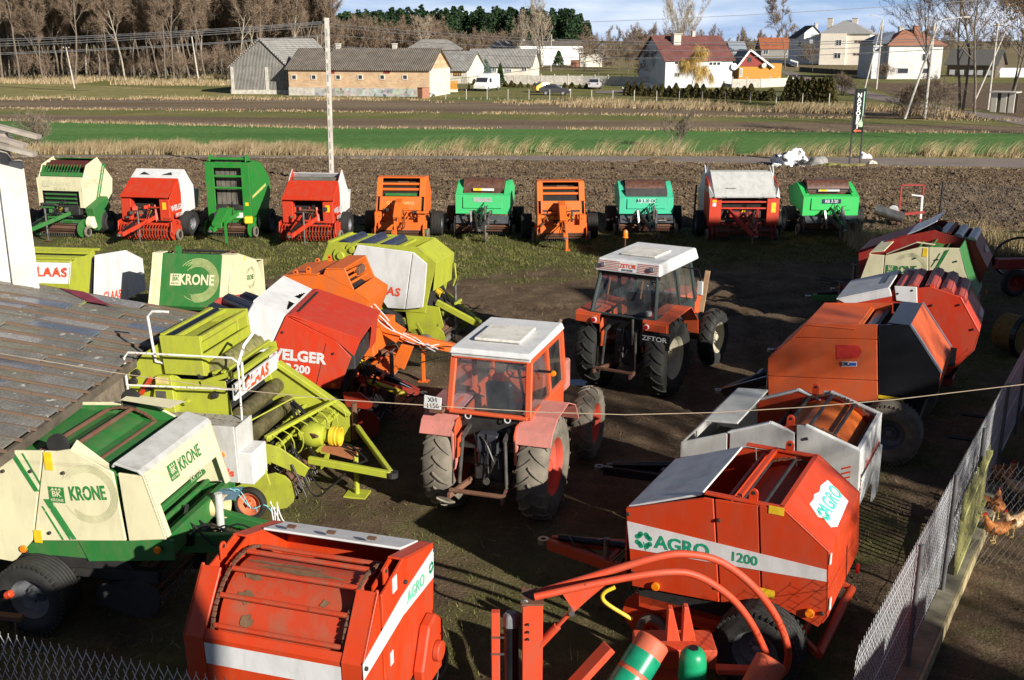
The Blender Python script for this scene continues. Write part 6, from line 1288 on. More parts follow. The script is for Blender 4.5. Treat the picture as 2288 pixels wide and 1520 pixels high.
m.stext('lettering', 'WELGER', (601, 789), (721, 803), .26, LWH, d=.006, bold=.045, xs=1.02); m.stext('lettering', 'RP 200', (622, 818), (693, 829), .19, LWH, d=.006, bold=.045, xs=1.0)
a_, c_ = m.S([(728, 768), (706, 862)]); m.decal([(a_[0] - .006, a_[1]), (a_[0] + .006, a_[1]), (c_[0] + .006, c_[1]), (c_[0] - .006, c_[1])], CHM, 'panel_gap', .002)
chamber(m, [(P[9][0] + .1, .8), (P[7][0], 1.8), (xh0, zh0 - .15), (-.3, 1.6), (-.4, .8)]); bolt(m, [(632, 742), (745, 790)]); x, z = m.S([(745, 861)])[0]; lamp(m, (x, m.yn, z), out=-1, r_=.04)
MB().box((-.3, 0, 1.45), (.3, m.w - .3, .3)).build('gear_case', DRK, m.r, bevel=.02); MB().sheet([(-.05, 1.85), (-.12, 1.3)], .5, hw, .03).build('front_cheek', RED, m.r)
chassis(m, -1.9, -.3, -1.1, RED2, R=.45, W=.36, rim=SIL); pickup(m, .0, -.9, .9, mat=RED2, guard=plain('dark_band', (.05, .03, .03), .5), gw=False, R=.23, z=.32)
tp = m.Z((940, 872), .5); drawbar(m, -.2, tp[0] + .1, RED, z0=1.0, z1=.5, sp=.35, y=0, y1=tp[1] * .6); MB().cyl((-.2, -.3, .98), (.6, -.1, .62), .055, 10).build('yellow_sleeve', YEL, m.r, smooth=True); clutter(m, -.3, .1, -.7, .7, .6, 1.5, [RED, DRK, RUS], 12, 6); hoses(m, (-.2, -.3, 1.35), (tp[0], 0, .55), 5, sag=.5, seed=21)
MB().pxz([(-.35, .95), (-.05, .95), (.2, .75), (.1, .65), (-.3, .7)], -1.05, -.98).build('wheel_guard', RED, m.r, bevel=.006)
# ---- orange GALLIGNANI behind it
m = Mach('round_baler', 'bright orange baler with two lifted violet-shiny lids, behind the red and white one', (823, 670), 1.9, -11, -1, 1.3); hw = m.w / 2
P = m.S([(632, 616), (682, 614.5), (721.6, 614.5), (728, 599.3), (770, 599.3), (791, 648.7), (823, 670), (817, 690), (800, 740), (720, 720), (640, 690), (610, 650)])
m.side([P[0], P[1], P[2], P[5], P[6], P[7], (P[8][0], P[8][1]), P[9], P[10], P[11]], ORG, 'side_panel'); m.side([(P[2][0], P[2][1]), P[3], P[4], P[5]], ORG, 'hood_cheek', dy=.006)
m.sheet([(P[0][0], P[0][1]), (P[1][0] - .05, P[1][1] + .03), (P[2][0] - .1, P[2][1] + .02)], ORG, 'rear_lid', ins=-.02); m.sheet([P[3], P[4]], ORG, 'hood_lid', ins=-.02); m.sheet([(P[5][0], P[5][1]), P[6]], ORG, 'front_lid', ins=0)
MB().sheet([P[11], P[0]], -hw, hw, .02).build('tailgate', ORG, m.r); m.sheet([P[6], (P[7][0] + .02, P[7][1]), (P[8][0], P[8][1])], ORG, 'front_wall', ins=0)
chamber(m, [(P[10][0] + .1, .7), (P[0][0] + .05, P[0][1] - .2), (P[2][0], P[2][1] - .15), (P[5][0], P[5][1] - .2), (-.2, .7)]); lug(m, P[0][0] + .25, P[0][1], ORG, .12); lug(m, P[1][0] + .05, P[1][1], ORG, .16)
b = MB(); 
for i in range(3): b.cyl((P[4][0] - .05, -hw + .05, P[4][1] - .15 - i * .12), (P[4][0] + .0, hw - .05, P[4][1] - .15 - i * .12), .03, 8)
b.build('inner_rods', ORG, m.r); MB().box((P[4][0] + .02, .2, P[4][1] - .2), (.1, .35, .16)).build('linkage', RUS, m.r, bevel=.02)
tp = m.Z((1018, 778), .62); b = MB().bar((-.1, 0, 1.35), (.45, .0, 1.0), .35, .25).bar((.4, 0, 1.0), (tp[0] + .25, tp[1] * .5, .68), .16, .18); b.build('drawbar', ORG, m.r, bevel=.01)
j = m.Z((947, 800), .5); MB().bar((j[0], j[1] * .8, .95), (j[0], j[1] * .8, 0), .09, .05).box((j[0], j[1] * .8, .01), (.22, .18, .02)).build('jack_leg', ORG, m.r); hoses(m, (-.1, -.3, 1.7), (tp[0] - .2, 0, .8), 4, sag=.3, seed=31, mat=LWH); hoses(m, (0, 0, 1.2), (tp[0], 0, .75), 3, sag=.4, seed=32)
q = m.Z((890, 800), .8); MB().pxz([(q[0] - .2, .62), (q[0] + .05, .5), (q[0] + .25, .98), (q[0] + .0, 1.02)], q[1] * .8, q[1] * .8 + .1).build('side_shield', ORG, m.r, bevel=.01); MB().box((-.1, -.5, 1.45), (.02, .18, .16)).build('warning_label', WHT, m.r)
pickup(m, .05, -.8, .8, mat=ORG, guard=ORG); chassis(m, -1.6, -.3, -1.0, ORG, R=.42, W=.34, track=hw + .25); MB().box((-.15, 0, 1.0), (.5, 1.5, .5)).build('feeder_housing', ORG, m.r, bevel=.02)
# ---- lime and white CLAAS behind the orange one
m = Mach('round_baler', 'lime-green baler with a large white side hood lettered CLAAS, standing behind the orange one', (948, 685), .95, -16, -1, 1.25); hw = m.w / 2
W_ = m.S([(802.6, 545.6), (925.5, 562), (957, 588), (953, 644), (948, 685), (909, 689), (870, 686), (790, 575)]); sp = m.S([(925.5, 562), (909, 689)])
m.side([W_[0], (sp[0][0] - .01, sp[0][1]), (sp[1][0] - .01, sp[1][1]), W_[6], W_[7]], WHT, 'side_hood', dy=.1, t=.04); m.side([(sp[0][0] + .01, sp[0][1]), W_[2], W_[3], W_[4], (sp[1][0] + .01, sp[1][1])], WHT, 'front_hood', dy=.1, t=.04)
G = m.S([(733, 541), (830, 545), (930, 552), (975, 588), (960, 650), (950, 700), (800, 690), (700, 640), (719, 580)]); m.side(G, LIM, 'side_plate', dy=0)
m.stext('lettering', 'CLAAS', (822, 640), (893, 652), .27, LRED, d=.106, bold=.03, xs=1.0, shear=.15, sp=1.12)
for q, R_ in (((763, 571), .19), ((789, 558), .16)): x, z = m.S([q])[0]; MB().lathe([(0, .001), (0, R_), (-.04, R_), (-.04, R_ * .5), (-.09, R_ * .4), (-.09, .001)], (x, m.yn, z), 'Y', 26).build('sprocket', LIM, m.r, smooth=True)
m.sheet([G[8], G[0]], LIM, 'tailgate', ins=0); zz = G[1][1]
for xx, zz_, mt, R_ in ((G[0][0] + .35, G[0][1] - .08, BLK, .14), (G[0][0] + .85, G[0][1] - .08, BLK, .15), (G[0][0] + 1.35, zz - .12, BLK, .15)): MB().cyl((xx, -hw + .06, zz_), (xx, hw - .06, zz_), R_, 22).build('roller', plain('blue_black_roller', (.03, .035, .06), .3), m.r, smooth=True)
for xx in (G[0][0] + .03, G[0][0] + .6, G[0][0] + 1.1, G[0][0] + 1.65, G[2][0]): MB().box((xx, 0, G[0][1] - .0 - (xx - G[0][0]) * .05), (.10, m.w - .04, .06)).build('cross_beam', LIM, m.r, bevel=.006)
m.sheet([(G[2][0], G[2][1]), G[3], (G[4][0] + .1, G[4][1])], LIM, 'front_wall', ins=0); chamber(m, [(G[7][0] + .2, .7), (G[0][0], G[0][1] - .25), (G[2][0], G[2][1] - .3), (G[4][0], .8)])
MB().tube([(.25, hw, 1.7), (.35, hw - .1, 1.75), (.38, hw - .1, 1.4), (.3, hw - .1, 1.2)], .02, 6).build('hand_rail', LIM, m.r); tp = m.Z((1069, 728), .55); drawbar(m, .2, tp[0] + .1, LIM, z0=1.0, z1=.55, sp=.35, y1=tp[1] * .7, jx=.25); hoses(m, (.2, 0, 1.2), (tp[0] - .1, tp[1] * .6, .9), 3, sag=.4, seed=41)
pickup(m, .3, -.85, .85, mat=LIM); chassis(m, -1.6, .1, -.9, LIM, R=.42, W=.34); MB().pxz([(-.5, 1.0), (.35, .95), (.45, .5), (.2, .2), (-.4, .25)], m.yn + .02, m.yn + .05).build('pickup_cheek', LIM, m.r, bevel=.006)
# ---- KRONE with the green tailgate, seen from behind
m = Mach('round_baler', 'cream baler with a green tailgate bearing a big KRONE emblem, behind the slate roof', (510, 690), .95, 81, -1, 1.95); hw = m.w / 2
P = m.S([(510, 688), (520, 570), (533, 566), (572, 579), (587, 579), (592, 634), (560, 680)]); m.side([P[0], P[1], P[2], P[3], P[5], (P[5][0], .8), (P[0][0] + .5, .7)], CRM, 'side_panel')
R_ = m.X([(337, 567), (511, 570), (325, 690), (510, 696)], 0); zt1 = R_[1][1]; zb1 = .95; xt1 = P[1][0]
pr = [(xt1, P[1][1]), (P[0][0] + .04, zb1), (P[0][0] + .1, zb1 - .1)]
MB().sheet(pr, -hw + .26, hw - .24, .03).build('tailgate', GRN, m.r, bevel=.006)
for s_ in (-1, 1): MB().sheet([(p[0] - .01, p[1]) for p in pr], s_ * hw - (0 if s_ < 0 else .25), s_ * hw + (.25 if s_ < 0 else 0), .03).build('border_strip', CRM, m.r, bevel=.006)
upv = Vector((pr[0][0] - pr[1][0], 0, pr[0][1] - pr[1][1])).normalized(); rt = Vector((0, -1, 0)); nn = rt.cross(upv); mid = Vector((pr[0][0], 0, pr[0][1])).lerp(Vector((pr[1][0], 0, pr[1][1])), .50)
text(m.r, 'lettering', 'KRONE', .33, mid + rt * .14 + nn * .004, rt, upv, CRM, bold=.03, xs=.78); crest(m, tuple(mid - rt * .36), .27, rt, upv, CRM, GRN); swirl(m, tuple(mid + rt * .18 + nn * .002), .50, rt, upv, plain('swirl_cream', (.55, .56, .25), .5), n=9, a0=-2.0, a1=2.3)
m.sheet([(xt1, P[1][1]), P[2], P[3], P[4]], CRM, 'top_cover', ins=0, y0=-hw, y1=-hw + .3); m.sheet([(xt1, P[1][1]), P[2], P[3]], CRM, 'top_cover', ins=0, y0=hw - .2, y1=hw)
drum(m, (xt1 + .55, P[2][1] - .5), .42, DRK, 12, DRK, ins=.3); MB().cyl((xt1 + .1, .35, P[1][1] + .05), (xt1 + .1, .42, P[1][1] + .05), .11, 16).build('chain_wheel', GRN, m.r); m.stext('lettering', 'KRONE', (549, 622), (568, 618), .17, LKR, bold=.02, xs=.7); x, z = m.S([(560, 620)])[0]; swirl(m, (x, m.yn - .004, z), .26, (1, 0, 0), (0, 0, 1), plain('swirl_green', (.42, .44, .26), .5))
chamber(m, [(.2, .5), (xt1 + .1, P[1][1] - .25), (P[4][0] - .1, 1.4), (P[4][0] - .1, .6)]); m.sheet([(P[5][0] + .02, .7), (P[4][0] + .02, P[4][1])], CRM, 'front_wall', ins=0); chassis(m, .3, 1.9, .9, GRN, R=.42); pickup(m, 2.1, -.7, .7, mat=GRN); drawbar(m, 1.9, 3.3, GRN)
x, z = m.S([(545, 571)])[0]; MB().pxz([(x - .05, z - .1), (x + .05, z - .1), (x, z + .0)], m.yn - .004, m.yn - .008).build('warning_label', STK, m.r)
# ---- CLAAS half hidden by the white wall
m = Mach('round_baler', 'lime-green baler with white tailgate lettered CLAAS, half hidden by the white wall', (160, 640), 1.45, 82, -1, 1.95); hw = m.w / 2
P = m.S([(154.7, 635), (159, 585), (205.8, 566), (199, 662), (150, 650)]); P2 = m.S([(208.6, 570), (276, 559.5), (314, 577.6), (316, 684), (262, 690), (200, 664)])
m.side([(P[0][0] + .1, .5), P[0], P[1], P[2], P[3], (P[3][0], .5)], LIM, 'side_plate'); sp = m.S([(276, 559), (282, 690)]); m.side([P2[0], (sp[0][0] - .01, sp[0][1]), (sp[1][0] - .01, .6), (P2[5][0], .6)], WHT, 'side_hood', dy=.06); m.side([(sp[0][0] + .01, sp[0][1]), P2[2], (P2[2][0] + .02, .6), (sp[1][0] + .01, .6)], WHT, 'front_hood', dy=.06)
m.sheet([(P[1][0], P[1][1]), (P[0][0], P[0][1])], WHT, 'tailgate', ins=0); text(m.r, 'lettering', 'CLAAS', .3, (P[1][0] * .5 + P[0][0] * .5 - .03, -.42, (P[1][1] + P[0][1]) / 2), (0, -1, 0), (.05, 0, 1), LRED, bold=.03, xs=1.0, shear=.15, sp=1.12)
m.sheet([(P[0][0], P[0][1]), (P[0][0] + .15, .7)], LIM, 'tailgate_lower', ins=0); m.stext('lettering', 'CLAAS', (217, 665), (271, 655), .27, LRED, d=.066, bold=.03, shear=.15, xs=.95, sp=1.12)
zt = P[2][1]; 
for xx, zz_ in ((P[1][0] + .02, P[1][1]), (P[1][0] + .25, P[1][1] + .02), (P[1][0] + .5, zt - .02), (P[2][0], zt), (P[2][0] + .35, zt + .02)): MB().box((xx, 0, zz_), (.09, m.w - .03, .05)).build('cross_beam', LIM, m.r, bevel=.005)
MB().box(((P[1][0] + P[2][0]) / 2, 0, P[1][1] - .06), (P[2][0] - P[1][0], m.w - .1, .02)).build('mesh_cover', plain('mesh_grey', (.22, .24, .12), .6, var=.5, scale=30), m.r); rollers(m, [(P[2][0] + .15, zt - .05)], .09, LIM, ribs=0)
chamber(m, [(.3, .5), (.3, P[1][1] - .15), (P2[1][0], P2[1][1] - .15), (P2[2][0], P2[2][1] - .1), (P2[2][0], .6)]); chassis(m, .4, 2.2, 1.1, LIM, R=.42, track=hw - .2); pickup(m, 2.5, -.7, .7, mat=LIM); drawbar(m, 2.3, 3.6, LIM)
# ---- dark red machine squeezed between the KRONE and the WELGER
m = Mach('round_baler', 'dark red baler mostly hidden between the green-tailgate one and the red-and-white one', (620, 690), 1.45, 40, -1, 1.5); hw = m.w / 2
m.side([(-1.2, .5), (-1.2, 1.15), (-.6, 1.5), (.1, 1.5), (.55, 1.1), (.5, .5)], RED2, 'side_panel'); rollers(m, [(-.75, 1.28), (-.4, 1.42), (0, 1.4)], .15, plain('blue_black_roller', (.03, .035, .06), .3)); chamber(m, [(-1.1, .5), (-1.1, 1.0), (-.6, 1.2), (.1, 1.2), (.4, .5)]); chassis(m, -1, .4, -.4, RED2, R=.4); m.sheet([(-1.2, 1.15), (-1.22, .5)], RED2, 'tailgate', ins=0)
# ---- white and orange baler behind AGRO 1200
m = Mach('round_baler', 'pale grey baler with an open top showing an orange drum, directly behind the AGRO 1200', (1923, 1010.6), 1.82, 152, 1, 1.58); hw = m.w / 2
P = m.S([(1521, 988), (1626, 967), (1630, 961.6), (1720.6, 946), (1775, 970), (1778, 950), (1799, 952), (1923, 1010), (1918, 1093), (1905, 1180), (1778, 1180), (1622, 1170), (1519, 1120)])
m.side([P[0], (P[1][0] + .008, P[1][1]), (P[11][0] + .008, P[11][1]), (P[12][0], P[12][1])], LGR, 'front_panel'); m.side([(P[2][0] - .006, P[2][1]), P[3], P[4], (P[10][0] + .01, P[10][1]), (P[11][0] - .006, P[11][1])], LGR, 'middle_panel', dy=.003); m.side([(P[5][0] - .01, P[5][1]), P[6], P[7], P[8], P[9], (P[10][0] - .01, P[10][1])], LGR, 'rear_panel', dy=.006)
RG = WHT; xt, zt = P[6]; m.sheet([P[7], P[8], (P[9][0] + .05, P[9][1])], RG, 'tailgate', ins=0, t=.03)
b = MB()
for s_ in (-1, 1):
    for q, q2 in ((P[6], P[7]), (P[3], P[4]), (P[1], P[3])): b.bar((q[0], s_ * (hw - .03), q[1]), (q2[0], s_ * (hw - .03), q2[1]), .07, .03)
b.bar((P[7][0] + .03, -hw, P[7][1]), (P[7][0] + .03, hw, P[7][1]), .06, .05); b.build('edge_frame', WHT, m.r, bevel=.005)
for s_ in (-1, 1): MB().pxz([(P[1][0], P[1][1] - .03), (P[3][0], P[3][1] - .03), (P[5][0], P[5][1] - .05), (P[6][0], P[6][1] - .04), (P[7][0] + .05, P[7][1] - .05), (P[7][0] + .05, 1), (P[1][0], 1)], s_ * (hw - .05), s_ * (hw - .045)).build('inner_wall', AGR, m.r)
m.sheet([(P[0][0] - .02, P[0][1] + .02), ((P[0][0] + P[1][0]) / 2, P[1][1] + .12), (P[1][0] - .12, P[1][1] + .16)], LGR, 'hood', ins=.02, t=.03); drum(m, (P[6][0] - .05, zt - .70), .60, ORG, 13, DRK, ins=.13, barr=.026, a0=.1)
lug(m, P[3][0] - .25, P[3][1] - .02, AGR); bolt(m, [(1803, 980)])
s0 = m.S([(1882, 1042), (1903, 1028), (1903, 1082)]); b = MB()
for i in range(4): z0 = s0[0][1] - i * .07 + .03; b.pxz([(s0[0][0], z0 - .05), (s0[1][0], z0), (s0[1][0], z0 - .025), (s0[0][0], z0 - .075)], m.yn + .008, m.yn + .010)
b.build('red_stripes', LRED, m.r); upv = Vector((0, 0, 1)); text(m.r, 'lettering', 'GALLIGNANI', .16, (P[8][0] - .005, -.05, P[7][1] - .32), (0, -1, 0), (.03, 0, 1), LRED, bold=.01, xs=1.1)
for i in range(5): MB().box((P[8][0] - .03, -.65 + i * .09, P[7][1] - .75), (.03, .03, .7)).build('tail_rib', WHT, m.r)
chamber(m, [(P[0][0] - .1, .6), (P[0][0] - .1, P[0][1] - .25), (P[6][0], 1.2), (.15, 1.1), (.2, .6)], ins=.06); chassis(m, .3, 2.2, .9, DRK, R=.46, W=.4, track=hw + .02, ty=RUB); pickup(m, 2.2, -.7, .7, mat=AGR); drawbar(m, 2.3, 3.9, BLK, sp=.3, jack=False)
m.sheet([(P[0][0], P[12][1]), (P[0][0], P[0][1])], LGR, 'front_wall', ins=0)
# ---- faded orange and black EIK baler
m = Mach('round_baler', 'faded orange baler with a black tailgate and a small EIK sticker, right of the tractors', (2102, 833.5), 1.55, 153, 1, 1.72); hw = m.w / 2
P = m.S([(1715, 802), (1769.5, 755), (1798, 724), (1963, 726), (2034, 727.5), (2102, 833.5), (2096, 876), (2063, 897), (1962, 894), (1717, 905)]); sp = m.S([(1962, 726), (1963, 896)]); lo = m.S([(1716, 841), (1962, 852)]); md = m.S([(1769, 755), (1961, 760)])
m.side([(P[2][0], P[2][1]), (sp[0][0] + .01, sp[0][1]), (md[1][0] + .01, md[1][1] + .005), (P[1][0], P[1][1] + .005)], FOR, 'shoulder_panel', dy=-.01); m.side([P[0], P[1], (md[1][0] + .01, md[1][1]), (lo[1][0] + .01, lo[1][1] + .008), (lo[0][0], lo[0][1] + .008)], FOR, 'side_panel'); m.side([lo[0], (lo[1][0] + .01, lo[1][1]), (sp[1][0] + .01, sp[1][1]), P[9]], FOR, 'lower_panel', dy=.004)
m.side([(sp[0][0] - .01, sp[0][1]), P[4], P[5], P[6], P[7], (sp[1][0] - .01, sp[1][1])], BLK, 'tailgate_side')
m.sheet([(P[2][0], P[2][1]), (P[2][0] - .85, P[2][1] + .02)], FOR, 'top_cover', ins=0); m.sheet([P[0], P[1], P[2]], FOR, 'front_hood', ins=0); m.sheet([(P[0][0], .7), P[0]], DRK, 'front_wall', ins=0)
a_ = Vector((P[4][0], 0, P[4][1])); c_ = Vector((P[5][0], 0, P[5][1])); m.sheet([(a_.x, a_.z), (c_.x, c_.z)], FOR, 'tailgate', ins=.05, t=.02); m.sheet([(c_.x, c_.z), P[6], P[7]], FOR, 'tailgate_lower', ins=.02, t=.02); b = MB()
for s_ in (-1, 1): b.bar((a_.x, s_ * (hw - .03), a_.z + .01), (c_.x - .01, s_ * (hw - .03), c_.z), .07, .03)
b.build('edge_strip', plain('steel_edge', (.25, .28, .33), .3, .6), m.r); m.sheet([(a_.x + .35, a_.z), (a_.x, a_.z)], BLK, 'rear_cover', ins=.02)
xo = P[2][0] - .9; rollers(m, [(xo - .12, P[2][1] - .14), (xo - .42, P[2][1] - .12), (xo - .7, P[2][1] - .14)], .13, STL, ins=.08, ribs=0); MB().bar((xo - .26, -hw + .05, P[2][1] + .0), (xo - .26, hw - .05, P[2][1] + .02), .06, .10).build('cross_beam', DRK, m.r); MB().box((xo + .02, 0, P[2][1] - .02), (.04, m.w - .05, .05)).build('cover_edge', ORG, m.r)
m.decal(m.S([(1869, 770), (1920, 772), (1926, 786), (1918, 800), (1869, 803)]), plain('red_patch', (.48, .03, .02), .5, var=.2), 'red_patch', .006); m.decal(m.S([(1879.5, 808), (1914.5, 808), (1914.5, 819), (1879.5, 819)]), WHT, 'sticker', .006); m.decal(m.S([(1898, 810.5), (1913, 810.5), (1913, 817.5), (1898, 817.5)]), plain('sticker_blue', (.03, .08, .4), .4), 'sticker', .009); m.stext('lettering', 'EIK', (1881, 813.5), (1896, 813.5), .10, NVY, d=.010, bold=.03)
x, z = m.S([(1990, 890)])[0]; m.decal([(x - .2, z - .03), (x + .2, z - .03), (x + .2, z + .03), (x - .2, z + .03)], STK, 'label_strip', .006)
chamber(m, [(P[0][0] - .1, .6), (P[1][0] - .1, P[1][1] - .2), (xo, P[2][1] - .35), (a_.x, a_.z - .3), (.15, 1.2), (.3, .6)]); xw, yw = m.Z((1988, 968), .5); chassis(m, .3, 2.6, xw, DRK, R=.52, W=.42, track=max(yw, hw + .1), ty=RUBD, Rr=.27, z=.6); pickup(m, 2.7, -.8, .8, mat=DRK)
tp = m.Z((1585, 886), .55); drawbar(m, 2.8, tp[0], BLK, z0=.9, z1=.5, sp=.35, y1=tp[1] * .4, w_=.14, jack=False); MB().tube([(-.3, -.8, .35), (-.9, -.8, .35), (-.9, .5, .35), (-.2, .5, .35)], .03, 8).build('bale_kicker', BLK, m.r)
# ---- red roller baler with white hood
m = Mach('round_baler', 'glossy red baler with exposed ribbed rollers and white hood, behind the faded orange one', (2189, 742.4), 1.6, 154, 1, 1.75); hw = m.w / 2
P = m.S([(1871, 667), (1885, 638), (1988, 648), (2051, 644), (2080, 641), (2148, 665), (2189, 742), (2177, 783), (2116, 838), (1960, 800), (1875, 780)])
m.side([(P[3][0] + .25, P[3][1] - .15), P[3], P[4], P[5], P[6], P[7], P[8], (P[9][0] - .8, .6), (P[9][0] - .6, 1.0)], RED, 'rear_panel'); m.side([P[0], (P[2][0], P[2][1] - .03), (P[3][0] + .2, P[3][1] - .05), (P[3][0] + .2, .7), (P[10][0], .7)], RED, 'front_panel', dy=-.01)
m.side([(P[3][0] + .42, P[3][1] + .0), (P[3][0] + .02, P[3][1] + .02), (P[3][0] - .02, P[3][1] - .30), (P[3][0] + .36, P[3][1] - .28)], WHT, 'side_hatch', dy=.02, label='small white hatch')
m.sheet([(P[0][0] + .02, P[0][1]), (P[2][0] + .02, P[2][1] + .05)], WHT, 'hood', ins=-.02, t=.03); MB().box(((P[0][0] + P[2][0]) / 2 - .3, -.1, P[2][1] - .0), (.03, .8, .01)).build('hood_slot', CHM, m.r)
m.side([(P[0][0], P[0][1] - .02), (P[2][0], P[2][1] + .03), (P[2][0] - .05, P[2][1] - .12), (P[0][0] - .2, P[0][1] - .1)], WHT, 'hood_cheek', dy=.01)
rollers(m, [(P[3][0] + .32, P[3][1] - .14), (P[3][0] + .1, P[3][1] - .08), (P[4][0] + .0, P[4][1] - .08), (P[4][0] - .27, P[4][1] - .13), (P[4][0] - .5, P[4][1] - .24), (P[5][0] + .04, P[5][1] - .16)], .125, paint('worn_red_roller', (.38, .05, .035), .3, .3, .3), ins=.06)
MB().box((P[4][0] - .02, 0, P[4][1] + .0), (.10, m.w - .04, .06)).build('cross_beam', RED, m.r, bevel=.01); m.sheet([(P[5][0] + .02, P[5][1]), P[6], P[7], P[8]], RED, 'tailgate', ins=0, t=.03); dv = Vector((P[6][0] - P[5][0], 0, P[6][1] - P[5][1])).normalized()
text(m.r, 'lettering', 'WELGER', .17, Vector((P[5][0], .0, P[5][1])) + dv * .62 + Vector((-.02, -.25, .01)), (0, -1, 0), -dv, LWH, bold=.03, xs=.9); bolt(m, [(2083, 682), (2144, 681), (2175, 736), (2006, 656), (2038, 649)]); chamber(m, [(P[0][0] - .1, .7), (P[2][0], P[2][1] - .3), (P[4][0], P[4][1] - .3), (P[6][0] + .1, 1.3), (.4, .6)])
MB().pxz([(.35, 1.25), (.62, 1.25), (.62, .85), (.35, .9)], m.yn + .01, m.yn + .03).build('rubber_flap', BLK, m.r); chassis(m, .4, 2.4, 1.0, RED2, R=.46); pickup(m, 2.5, -.8, .8, mat=RED2); drawbar(m, 2.5, 4.0, RED2, z0=.9, z1=.5, sp=.3); hoses(m, (2.6, 0, 1.1), (3.8, 0, .7), 4, sag=.3, seed=51)
# ---- dented cream KRONE
m = Mach('round_baler', 'dented cream baler with a green tailgate between the two red roller balers', (2145, 555), 2.25, 152, 1, 1.65); hw = m.w / 2
P = m.S([(1921, 626), (1943, 568), (1977, 571), (2057, 552), (2145, 555), (2181, 670), (2170, 700)]); sp = m.S([(2075, 553), (2082, 610)])
m.side([P[0], P[1], (P[2][0] + .01, P[2][1]), (P[2][0] - .0, .8), (P[0][0], .8)], CRM, 'front_door'); m.side([(P[2][0] - .01, P[2][1]), P[3], (sp[0][0] + .01, sp[0][1]), (sp[1][0] + .0, .8), (P[2][0] - .02, .8)], CRM, 'side_panel', dy=.005); m.side([(sp[0][0] - .01, sp[0][1]), P[4], (P[4][0] - .15, 1.75), P[5], (P[5][0] + .1, .7), (sp[1][0] - .02, .8)], CRM, 'tailgate_panel')
m.sheet([P[4], (P[4][0] - .18, 1.75), P[5], (P[5][0] + .1, .7)], GRN, 'tailgate', ins=0); m.sheet([(P[1][0] + .02, P[1][1]), (P[1][0] - .02, P[1][1] + .06), (P[2][0] + .02, P[2][1] + .12)], CRM, 'hood_top', ins=-.01)
m.stext('lettering', 'KRONE', (1995, 603), (2040, 603), .24, LKR, d=.012, bold=.02, xs=.78); a_ = m.S([(1990, 602)])[0]; crest(m, (a_[0], m.yn + .01, a_[1]), .2, (-1, 0, 0), (0, 0, 1), LKR, CRM); a_ = m.S([(2034, 600)])[0]; swirl(m, (a_[0], m.yn + .008, a_[1]), .36, (-1, 0, 0), (0, 0, 1), plain('swirl_green', (.42, .44, .26), .5))
m.decal(m.S([(2112, 560), (2122, 557), (2094, 604), (2086, 606)]), LKR, 'stripe', .008); m.decal(m.S([(2100, 566), (2103, 565), (2082, 597), (2080, 597)]), LKR, 'thin_stripe', .008); x, z = m.S([(2067, 564)])[0]; MB().box((x, m.yn + .01, z), (.1, .006, .2)).build('warning_label', STK, m.r)
bolt(m, [(2045, 577), (2095, 580), (2137, 584)]); drum(m, (P[3][0] - .2, P[3][1] - .62), .52, GRN, 12, GRN, ins=.14); chamber(m, [(P[0][0] - .1, .7), (P[2][0], 1.6), (P[4][0] + .2, 1.7), (P[5][0] + .3, .8)]); MB().lathe([(0, .001), (0, .16), (.06, .16), (.06, .06), (.1, .001)], (P[3][0] - .12, -hw + .05, P[3][1] + .12), 'Y', 20).build('chain_wheel', RUB, m.r, smooth=True)
chassis(m, 0, 1.9, .6, GRN, R=.44); pickup(m, 2.1, -.75, .75, mat=GRN); drawbar(m, 2.0, 3.5, GRN)
for s_ in (-1, 1): MB().sheet([(P[2][0] - .02, P[2][1] + .04), (P[3][0] + .1, P[3][1] + .10), (P[3][0] - .3, P[3][1] + .08)], s_ * hw - (0 if s_ < 0 else .10), s_ * hw + (.10 if s_ < 0 else 0), .015).build('top_flap', CRM, m.r)
# ---- dark red WELGER, furthest of the right row
m = Mach('round_baler', 'dull dark-red baler with a grey-blue curved hood, furthest back in the right-hand row', (2205.6, 599), 1.6, 152, 1, 1.7); hw = m.w / 2
P = m.S([(1918, 560), (1924, 577), (2027, 531), (2102, 520), (2178, 541), (2205.6, 599), (2202, 640)]); m.side([P[0], (P[2][0], P[2][1] + .05), (P[3][0] + .15, P[3][1] + .05), P[3], P[4], P[5], (P[5][0] + .3, .7), (P[0][0] - .1, .8)], RED2, 'side_panel')
m.sheet([P[0], (P[2][0] + .0, P[2][1] + .08)], RED2, 'hood', ins=-.01); m.sheet([(P[2][0], P[2][1] + .09), (P[2][0] - .25, P[2][1] + .22), (P[3][0] + .12, P[3][1] + .28)], plain('blue_grey_hood', (.42, .45, .52), .3, var=.1), 'rear_hood', ins=-.01)
rollers(m, [(P[3][0] - .05, P[3][1] - .1), (P[3][0] - .38, P[3][1] - .13), (P[3][0] - .68, P[3][1] - .18)], .12, STL, ins=.08, ribs=0); MB().box((P[3][0] - .2, 0, P[3][1]), (.07, m.w - .05, .05)).build('cross_beam', RED2, m.r)
m.sheet([(P[4][0] + .01, P[4][1]), P[5], (P[5][0] + .2, .9)], RED2, 'tailgate', ins=0); dv = Vector((P[5][0] - P[4][0], 0, P[5][1] - P[4][1])).normalized(); text(m.r, 'lettering', 'WELGER', .17, Vector((P[4][0] - .02, -.25, P[4][1] + .01)) + dv * .4, (0, -1, 0), -dv, LWH, bold=.03, xs=.9)
chamber(m, [(P[0][0] - .1, .8), (P[2][0], 1.7), (P[3][0], 1.75), (P[4][0], 1.7), (.2, .9)]); chassis(m, .2, 2.8, .9, RED2, R=.46); pickup(m, 2.9, -.8, .8, mat=RED2); tp = m.Z((1845, 660), .5); drawbar(m, 2.7, min(tp[0], 4.4), RED2, z0=.95, z1=.5, sp=.32, y1=0); hoses(m, (2.8, 0, 1.2), (4.1, 0, .7), 4, sag=.3, seed=61)
